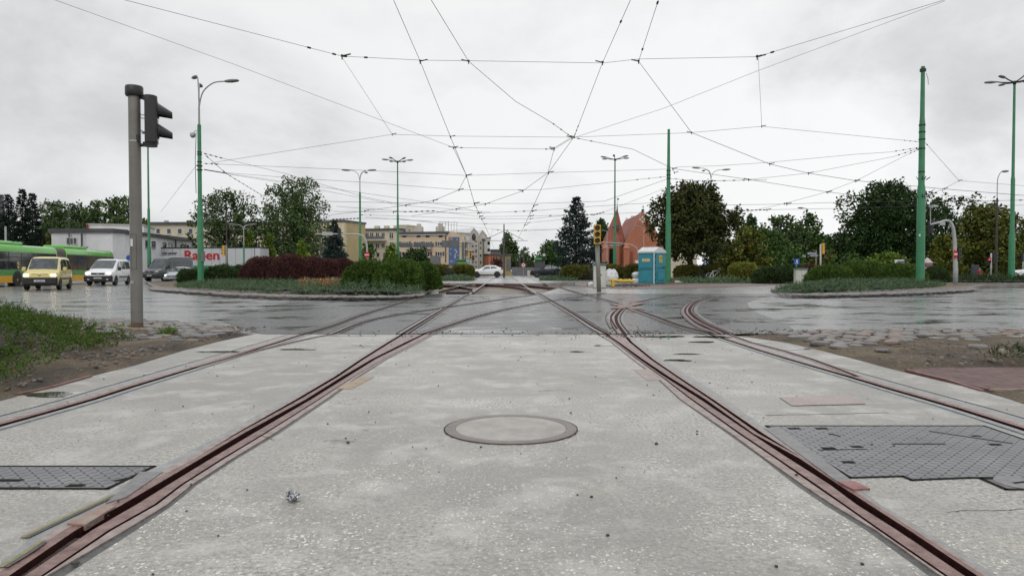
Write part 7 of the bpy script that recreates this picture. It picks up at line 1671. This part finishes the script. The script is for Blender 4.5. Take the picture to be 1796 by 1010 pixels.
# lorry with white trailer
Yt = 98; a = P(262, 476, 99); b_ = P(456, 476, 96.5); d = b_ - a; r = thing('lorry', 'lorry with a long white box trailer lettered in red, behind the grey van', 'lorry', (a.x, a.y, 0), math.atan2(d.y, d.x)); Lr = d.length
z0, z1 = 1.05, hgt(435.5, Yt); M_TRW = paint('trailer_white', (.50, .51, .52))
m = MB(); m.box((Lr / 2, 1.25, (z0 + z1) / 2), (Lr, 2.5, z1 - z0)); tr = m.build('trailer_box', M_TRW, r)
m = MB(); m.box((Lr / 2, 1.25, z1 + .06), (Lr + .1, 2.56, .16)); m.box((Lr / 2, -.01, z0 - .02), (Lr, .03, .06)); m.build('frame_rail', M_TRIM, tr)
m = MB(); m.box((Lr / 2 + .3, .0, z0 + .26), (Lr - .7, .03, .50)); m.build('green_stripe', mat('trailer_green', (.02, .20, .09), rough=.4), tr)
m = MB()
for k in range(1, 14): m.box((Lr * k / 14, -.004, (z0 + z1) / 2), (.03, .012, z1 - z0 - .1))
m.box((Lr - .75, -.01, (z0 + z1) / 2), (.10, .03, z1 - z0 - .1)); m.build('panel_joint', MATS['grey_panel'], tr)
def pxz(px, py): q = P(px, py, Yt) - Vector((a.x, a.y, 0)); u = Vector((d.x, d.y, 0)).normalized(); return q.dot(u), P(px, py, Yt).z
TM = lambda x, z: Matrix.Translation((x, -.02, z)) @ Matrix.Rotation(R(90), 4, 'X')
M_RABT = mat('red_lettering', (.46, .015, .025), rough=.4); M_BLT = mat('black_lettering', (.03, .03, .03), rough=.4)
x_, z_ = pxz(355.5, 448.5); t = text_mesh('lettering', 'Raben', 1.75, M_RABT, tr, TM(x_, z_), .012, .045); dims = t.dimensions.copy(); t.matrix_local = TM(x_, z_) @ Matrix.Diagonal((66 * Yt / F / max(dims.x, .1), 1.0, 1, 1))
x_, z_ = pxz(293, 444); t = text_mesh('slogan', 'your partner', .62, M_BLT, tr, TM(x_, z_), .012, .008, .2); dims = t.dimensions.copy(); t.matrix_local = TM(x_, z_) @ Matrix.Diagonal((29 * Yt / F / max(dims.x, .1), 1.0, 1, 1))
m = MB(); m.bbox((-1.75, 1.25, 1.75), (2.1, 2.4, 2.6), .12); cb = m.build('cab', paint('cab_white', (.66, .66, .66)), r); m = MB(); m.bbox((-1.5, 1.25, 3.35), (1.6, 2.2, .7), .2); m.build('air_deflector', MATS['cab_white'], cb); m = MB(); m.box((-2.0, .03, 2.15), (.9, .03, .7)); m.build('side_window', M_CGLASS, cb); m = MB(); m.box((-2.81, 1.25, 2.1), (.03, 2.1, .9)); m.build('windscreen', M_CGLASS, cb)
m = MB(); m.box((Lr / 2, 1.25, .85), (Lr, 1.0, .25)); m.build('chassis', M_TRIM, r)
for x in (-1.8, .9, Lr - 5.2, Lr - 3.9, Lr - 2.6):
    for y_ in (.15, 2.35):
        m = MB(); m.lathe([(.2, -.15), (.5, -.15), (.5, .15), (.2, .15)], n=20, M=Matrix(((1, 0, 0), (0, 0, 1), (0, -1, 0))), c=(x, y_, .5)); m.build('wheel', M_TYRE, r)

# ================================================================ overhead wires
M_WIRE = mat('copper_wire', (.03, .03, .032), rough=.5); M_INS = mat('insulator', (.02, .018, .018), rough=.4)
def wire(nodes, label, clamps=(), beads=(), k=1.0, Z=5.55, group='overhead tram wires', sag=0.0, ext=None, name='overhead_wire'):
    """nodes (px,py[,Y]); a node without Y lies at height Z"""
    pts = [P(n[0], n[1], n[2]) if len(n) > 2 else W(n[0], n[1], Z) for n in nodes]
    if ext is not None: a, b_ = pts[0], pts[1]; pts[0] = a + (a - b_).normalized() * ext
    full = []
    for a, b_ in zip(pts[:-1], pts[1:]):
        L_ = (b_ - a).length; n = 6 if sag else 1
        for q in range(n): t = q / n; p = a.lerp(b_, t); p.z -= sag * L_ * 4 * t * (1 - t); full.append(p)
    full.append(pts[-1]); rs = [max(.0040, min(.014, .00030 * p.y)) * k for p in full]; c = full[len(full) // 2].copy()
    m = MB(); m.tube(full, rs, 5); o = m.build(name, M_WIRE, loc=c); tag(o, label, 'overhead wire', group)
    for ci in clamps:
        i, dx, sz = (ci if isinstance(ci, tuple) else (ci, 1, 1)); p = pts[i] - c; s_ = max(.05, min(.17, .0034 * pts[i].y)) * sz * (1.5 if pts[i].y < 22 else 1)
        t = (pts[min(i + 1, len(pts) - 1)] - pts[max(i - 1, 0)]).normalized()
        m = MB(); m.bbox(p + Vector((0, 0, .01)), (s_ * .55, s_ * .55, s_ * .6), s_ * .12); m.tube([p + Vector((-.2 * s_ * dx, 0, 0)), p + Vector((dx * s_ * 2.0, 0, s_ * .5))], s_ * .17, 5); m.tube([p, p - Vector((0, 0, s_ * .75))], s_ * .14, 5); m.build('clamp', M_INS, o)
    for (i, t0, t1, n_) in beads:
        for q in range(n_):
            t = t0 + (t1 - t0) * (q / max(1, n_ - 1)); p = pts[i].lerp(pts[i + 1], t) - c; s_ = max(.026, .0010 * pts[i].y); dv_ = (pts[i + 1] - pts[i]).normalized()
            m = MB(); m.tube([p - dv_ * s_ * 1.6, p + dv_ * s_ * 1.6], s_ * .8, 6); m.build('insulator', M_INS, o)
    return o
wire([(690, 0), (737, 108), (790, 240), (818, 308), (832, 357), (845, 384), (857, 410), (868, 440)], 'contact wire over the left track, from top centre left', [(1, 1, 1), (2, 1, 1), (3, 1, 1.2), 4, 5], [(3, .3, .9, 3), (4, .2, .8, 3)], ext=14, k=1.15)
wire([(756, 0), (822, 108), (904, 178), (967, 215), (1003, 241)], 'contact wire swinging right from the left track to the central crossing', [(1, -1, 1)], [(3, .1, .8, 3)], ext=14, k=1.15)
wire([(1003, 241), (1110, 262), (1180, 296), (1313, 315), (1452, 337), (1495, 342)], 'contact wire running right from the central crossing towards the huge oak', [(0, -1, 1.1), (2, 1, 1), (3, -1, 1), (4, 1, .9)], [(0, .1, .3, 2)])
wire([(1106, 0), (1057, 110), (1007, 240), (962, 303), (936, 361), (920, 395), (906, 425)], 'contact wire over the right track down to the far street', [(1, -1, 1), (2, -1, 1), (3, 1, 1.1), 4, 5], [(0, .85, .95, 1), (1, .8, .95, 3), (4, .1, .9, 5)], ext=14, k=1.15)
wire([(1155, 0), (1120, 108), (1213, 233), (1350, 288), (1418, 304), (1500, 317), (1660, 332), (1796, 343)], 'contact wire bending right over the toilet towards the big green pole', [(1, -1, 1), (2, -1, 1), (3, 1, 1), (4, 1, 1), (5, 1, 1)], [(0, .8, .95, 2)], ext=14, k=1.15)
wire([(1003, 241), (972, 260), (961, 303), (917, 335), (851, 358), (800, 367), (722, 379)], 'branch wire from the central crossing sweeping left below', [(1, -1, 1), (3, -1, 1), (4, 1, 1), (5, 1, 1)])
wire([(795, 259), (818, 308), (805, 333), (760, 352), (712, 360), (640, 370), (580, 377)], 'branch wire sweeping far left behind the lamp masts', [(0, -1, 1), (2, 1, 1), (3, 1, 1), (4, 1, 1), (5, 1, 1)])
wire([(217, 0), (600, 99), (737, 106), (822, 107), (1057, 111), (1120, 104), (1328, 100), (1658, 0)], 'first cross span high across the whole picture', [(1, 1, 1.2), (6, 1, 1.2)], [(0, .92, .98, 2), (1, .04, .3, 2), (6, .02, .1, 2)], Z=5.7, ext=6)
wire([(95, 0), (410, 113), (795, 259), (972, 262), (1003, 243), (1165, 190), (1328, 125), (1658, 2)], 'long thin span from top left through the central crossing to top right', [(2, 1, 1), (3, -1, 1)], [(2, .02, .08, 2), (2, .92, .98, 2)], Z=5.7, ext=6, k=.8)
wire([(600, 101), (688, 236)], 'thin link wire between the first and second span on the left', k=.75, Z=5.65)
wire([(1330, 102), (1336, 222)], 'thin vertical link wire between spans on the right', k=.75, Z=5.65)
wire([(370, 286, 40), (688, 236), (790, 239), (1003, 241), (1213, 233), (1336, 222), (1612, 249, 33)], 'second cross span from lamp pole to the big green pole', [(1, 1, .9), (5, 1, .9)], [(5, .88, .97, 3)], Z=5.7, k=.8)
wire([(357, 269, 40), (391, 278, 41), (502, 305), (640, 346), (712, 360)], 'upper fan wire leaving the lamp pole', beads=[(0, .1, .9, 4)], k=.75)
wire([(357, 287, 40), (640, 299), (820, 308), (962, 303), (1168, 297, 48)], 'cross span from lamp pole to the green pole behind the toilet', beads=[(0, .02, .1, 3)], k=.75)
wire([(396, 303, 40.5), (520, 313), (640, 320), (806, 333), (945, 333), (1168, 310, 48)], 'lower cross span ending below the pole behind the toilet', beads=[(4, .75, .95, 3)], k=.75)
wire([(396, 304, 40.5), (632, 338), (805, 363), (851, 375)], 'drooping fan wire passing the three armed street lamp', k=.7)
wire([(396, 305, 40.5), (502, 322), (700, 360), (860, 372)], 'lowest fan wire from the lamp pole', k=.7)
wire([(360, 298, 40), (396, 304, 40.5)], 'thick twisted cable stub on the lamp pole bracket', beads=[(0, .0, 1, 8)], k=2)
wire([(360, 272, 40), (396, 304, 40.5), (460, 343, 52)], 'beaded insulated cable dropping right from the lamp pole', beads=[(0, .1, .9, 3), (1, .1, .95, 9)], k=1)
wire([(355, 277, 40), (320, 322, 50), (282, 372, 66)], 'thin wire dropping left from the lamp pole', k=.7)
wire([(1612, 259, 33), (1560, 267), (1499, 271), (1350, 285), (1260, 291), (1190, 293, 48)], 'span from the big green pole to the pole behind the toilet', beads=[(0, .1, .8, 4)], k=.75)
wire([(1612, 260, 33), (1567, 275), (1418, 304), (1313, 315)], 'span falling left from the big green pole to the beaded cable', beads=[(0, .1, .8, 4)], k=.75)
wire([(1612, 262, 33), (1590, 272), (1502, 317), (1450, 337), (1376, 357), (1300, 374)], 'lowest wire fanning left from the big green pole', [(2, 1, .8), (3, 1, .8), (4, 1, .8)], [(0, .1, .7, 3)], k=.75)
wire([(1619, 246, 33), (1682, 317), (1656, 331), (1616, 347, 46)], 'wire dropping right from the big green pole to a small yoke', [(1, 1, .7), (2, 1, .8)], [(0, .02, .1, 2)], k=.75)
wire([(1682, 317), (1796, 326)], 'thin wire from the small yoke to the right edge', k=.7)
wire([(1173, 313, 48), (1228, 318), (1313, 316), (1345, 316)], 'beaded cable right of the pole behind the toilet', beads=[(0, .05, .95, 5), (1, .1, .9, 5)], k=1)
wire([(1174, 318, 48), (1195, 352, 56)], 'short drop wire right of the pole behind the toilet', beads=[(0, .1, .3, 2)], k=.7)
wire([(1180, 297, 48), (1183, 303, 48)], 'small hanging weight beside the pole behind the toilet', [(1, 1, .8)], k=1)
wire([(1255, 360), (1380, 358), (1500, 354), (1640, 353), (1700, 353), (1800, 351)], 'upper far span above the right trees', [(1, 1, 1), (4, 1, .6)], [(3, .1, .9, 4), (4, .1, .9, 3)], k=.9)
wire([(1258, 371), (1345, 368), (1500, 365), (1640, 361), (1800, 360)], 'lower far span above the right trees', [(1, 1, 1), (3, 1, .6)], [(0, .3, .95, 9), (2, .1, .3, 2)], k=.9)
wire([(1650, 342), (1700, 346), (1770, 372), (1800, 380)], 'slack wire in front of the golden tree', k=.7)
# far web over the junction
for i, (ns, lb, cl2, bd) in enumerate([
    ([(560, 353), (700, 356), (833, 357), (938, 357), (1060, 353), (1168, 315, 48)], 'far span level with the top of the central spruce', [(2, 1, 1)], []),
    ([(590, 362), (722, 372), (838, 374), (934, 370), (1040, 362), (1160, 355)], 'far span just below the spruce tip', [(2, 1, 1), (3, 1, 1)], [(2, .7, 1, 3)]),
    ([(585, 371), (690, 372), (760, 370), (841, 380), (930, 379), (1050, 376), (1140, 372)], 'heavy far span with many clamps, left of the spruce', [(1, 1, 1), (3, 1, 1), (4, 1, 1)], [(1, .3, 1, 6), (4, .3, .9, 4)]),
    ([(632, 377, 75), (700, 379), (845, 384), (930, 384), (1000, 377)], 'far span fixed to the three armed lamp', [(2, 1, .8), (3, 1, .8)], [(0, .05, .3, 2)]),
    ([(640, 381), (755, 388), (850, 393), (926, 391), (985, 385)], 'far sagging span above the beige house', [(2, 1, .8), (3, 1, .8)], []),
    ([(700, 385), (790, 394), (884, 404, 96), (920, 404), (1000, 401)], 'far span meeting the grey tram pole', [(3, 1, .8)], []),
    ([(858, 425, 98), (864, 403, 98), (915, 405), (985, 402), (1060, 396)], 'far kinked span right of the grey tram pole', [], [(1, .2, .9, 3)]),
    ([(580, 385), (630, 383), (700, 384), (757, 389)], 'short beaded far cable by the three armed lamp', [], [(0, .1, .95, 8)])]):
    wire(ns, lb, cl2, bd, k=.85)
wire([(1078, 398, 85), (1052, 404, 84), (1035, 402, 84)], 'short beaded cable left of the church mast', beads=[(0, .1, .9, 3)], k=1)
wire([(1168, 330, 60), (1060, 372, 70), (1040, 377, 70)], 'beaded cable above the church roof', beads=[(1, .1, .9, 4)], k=.8)
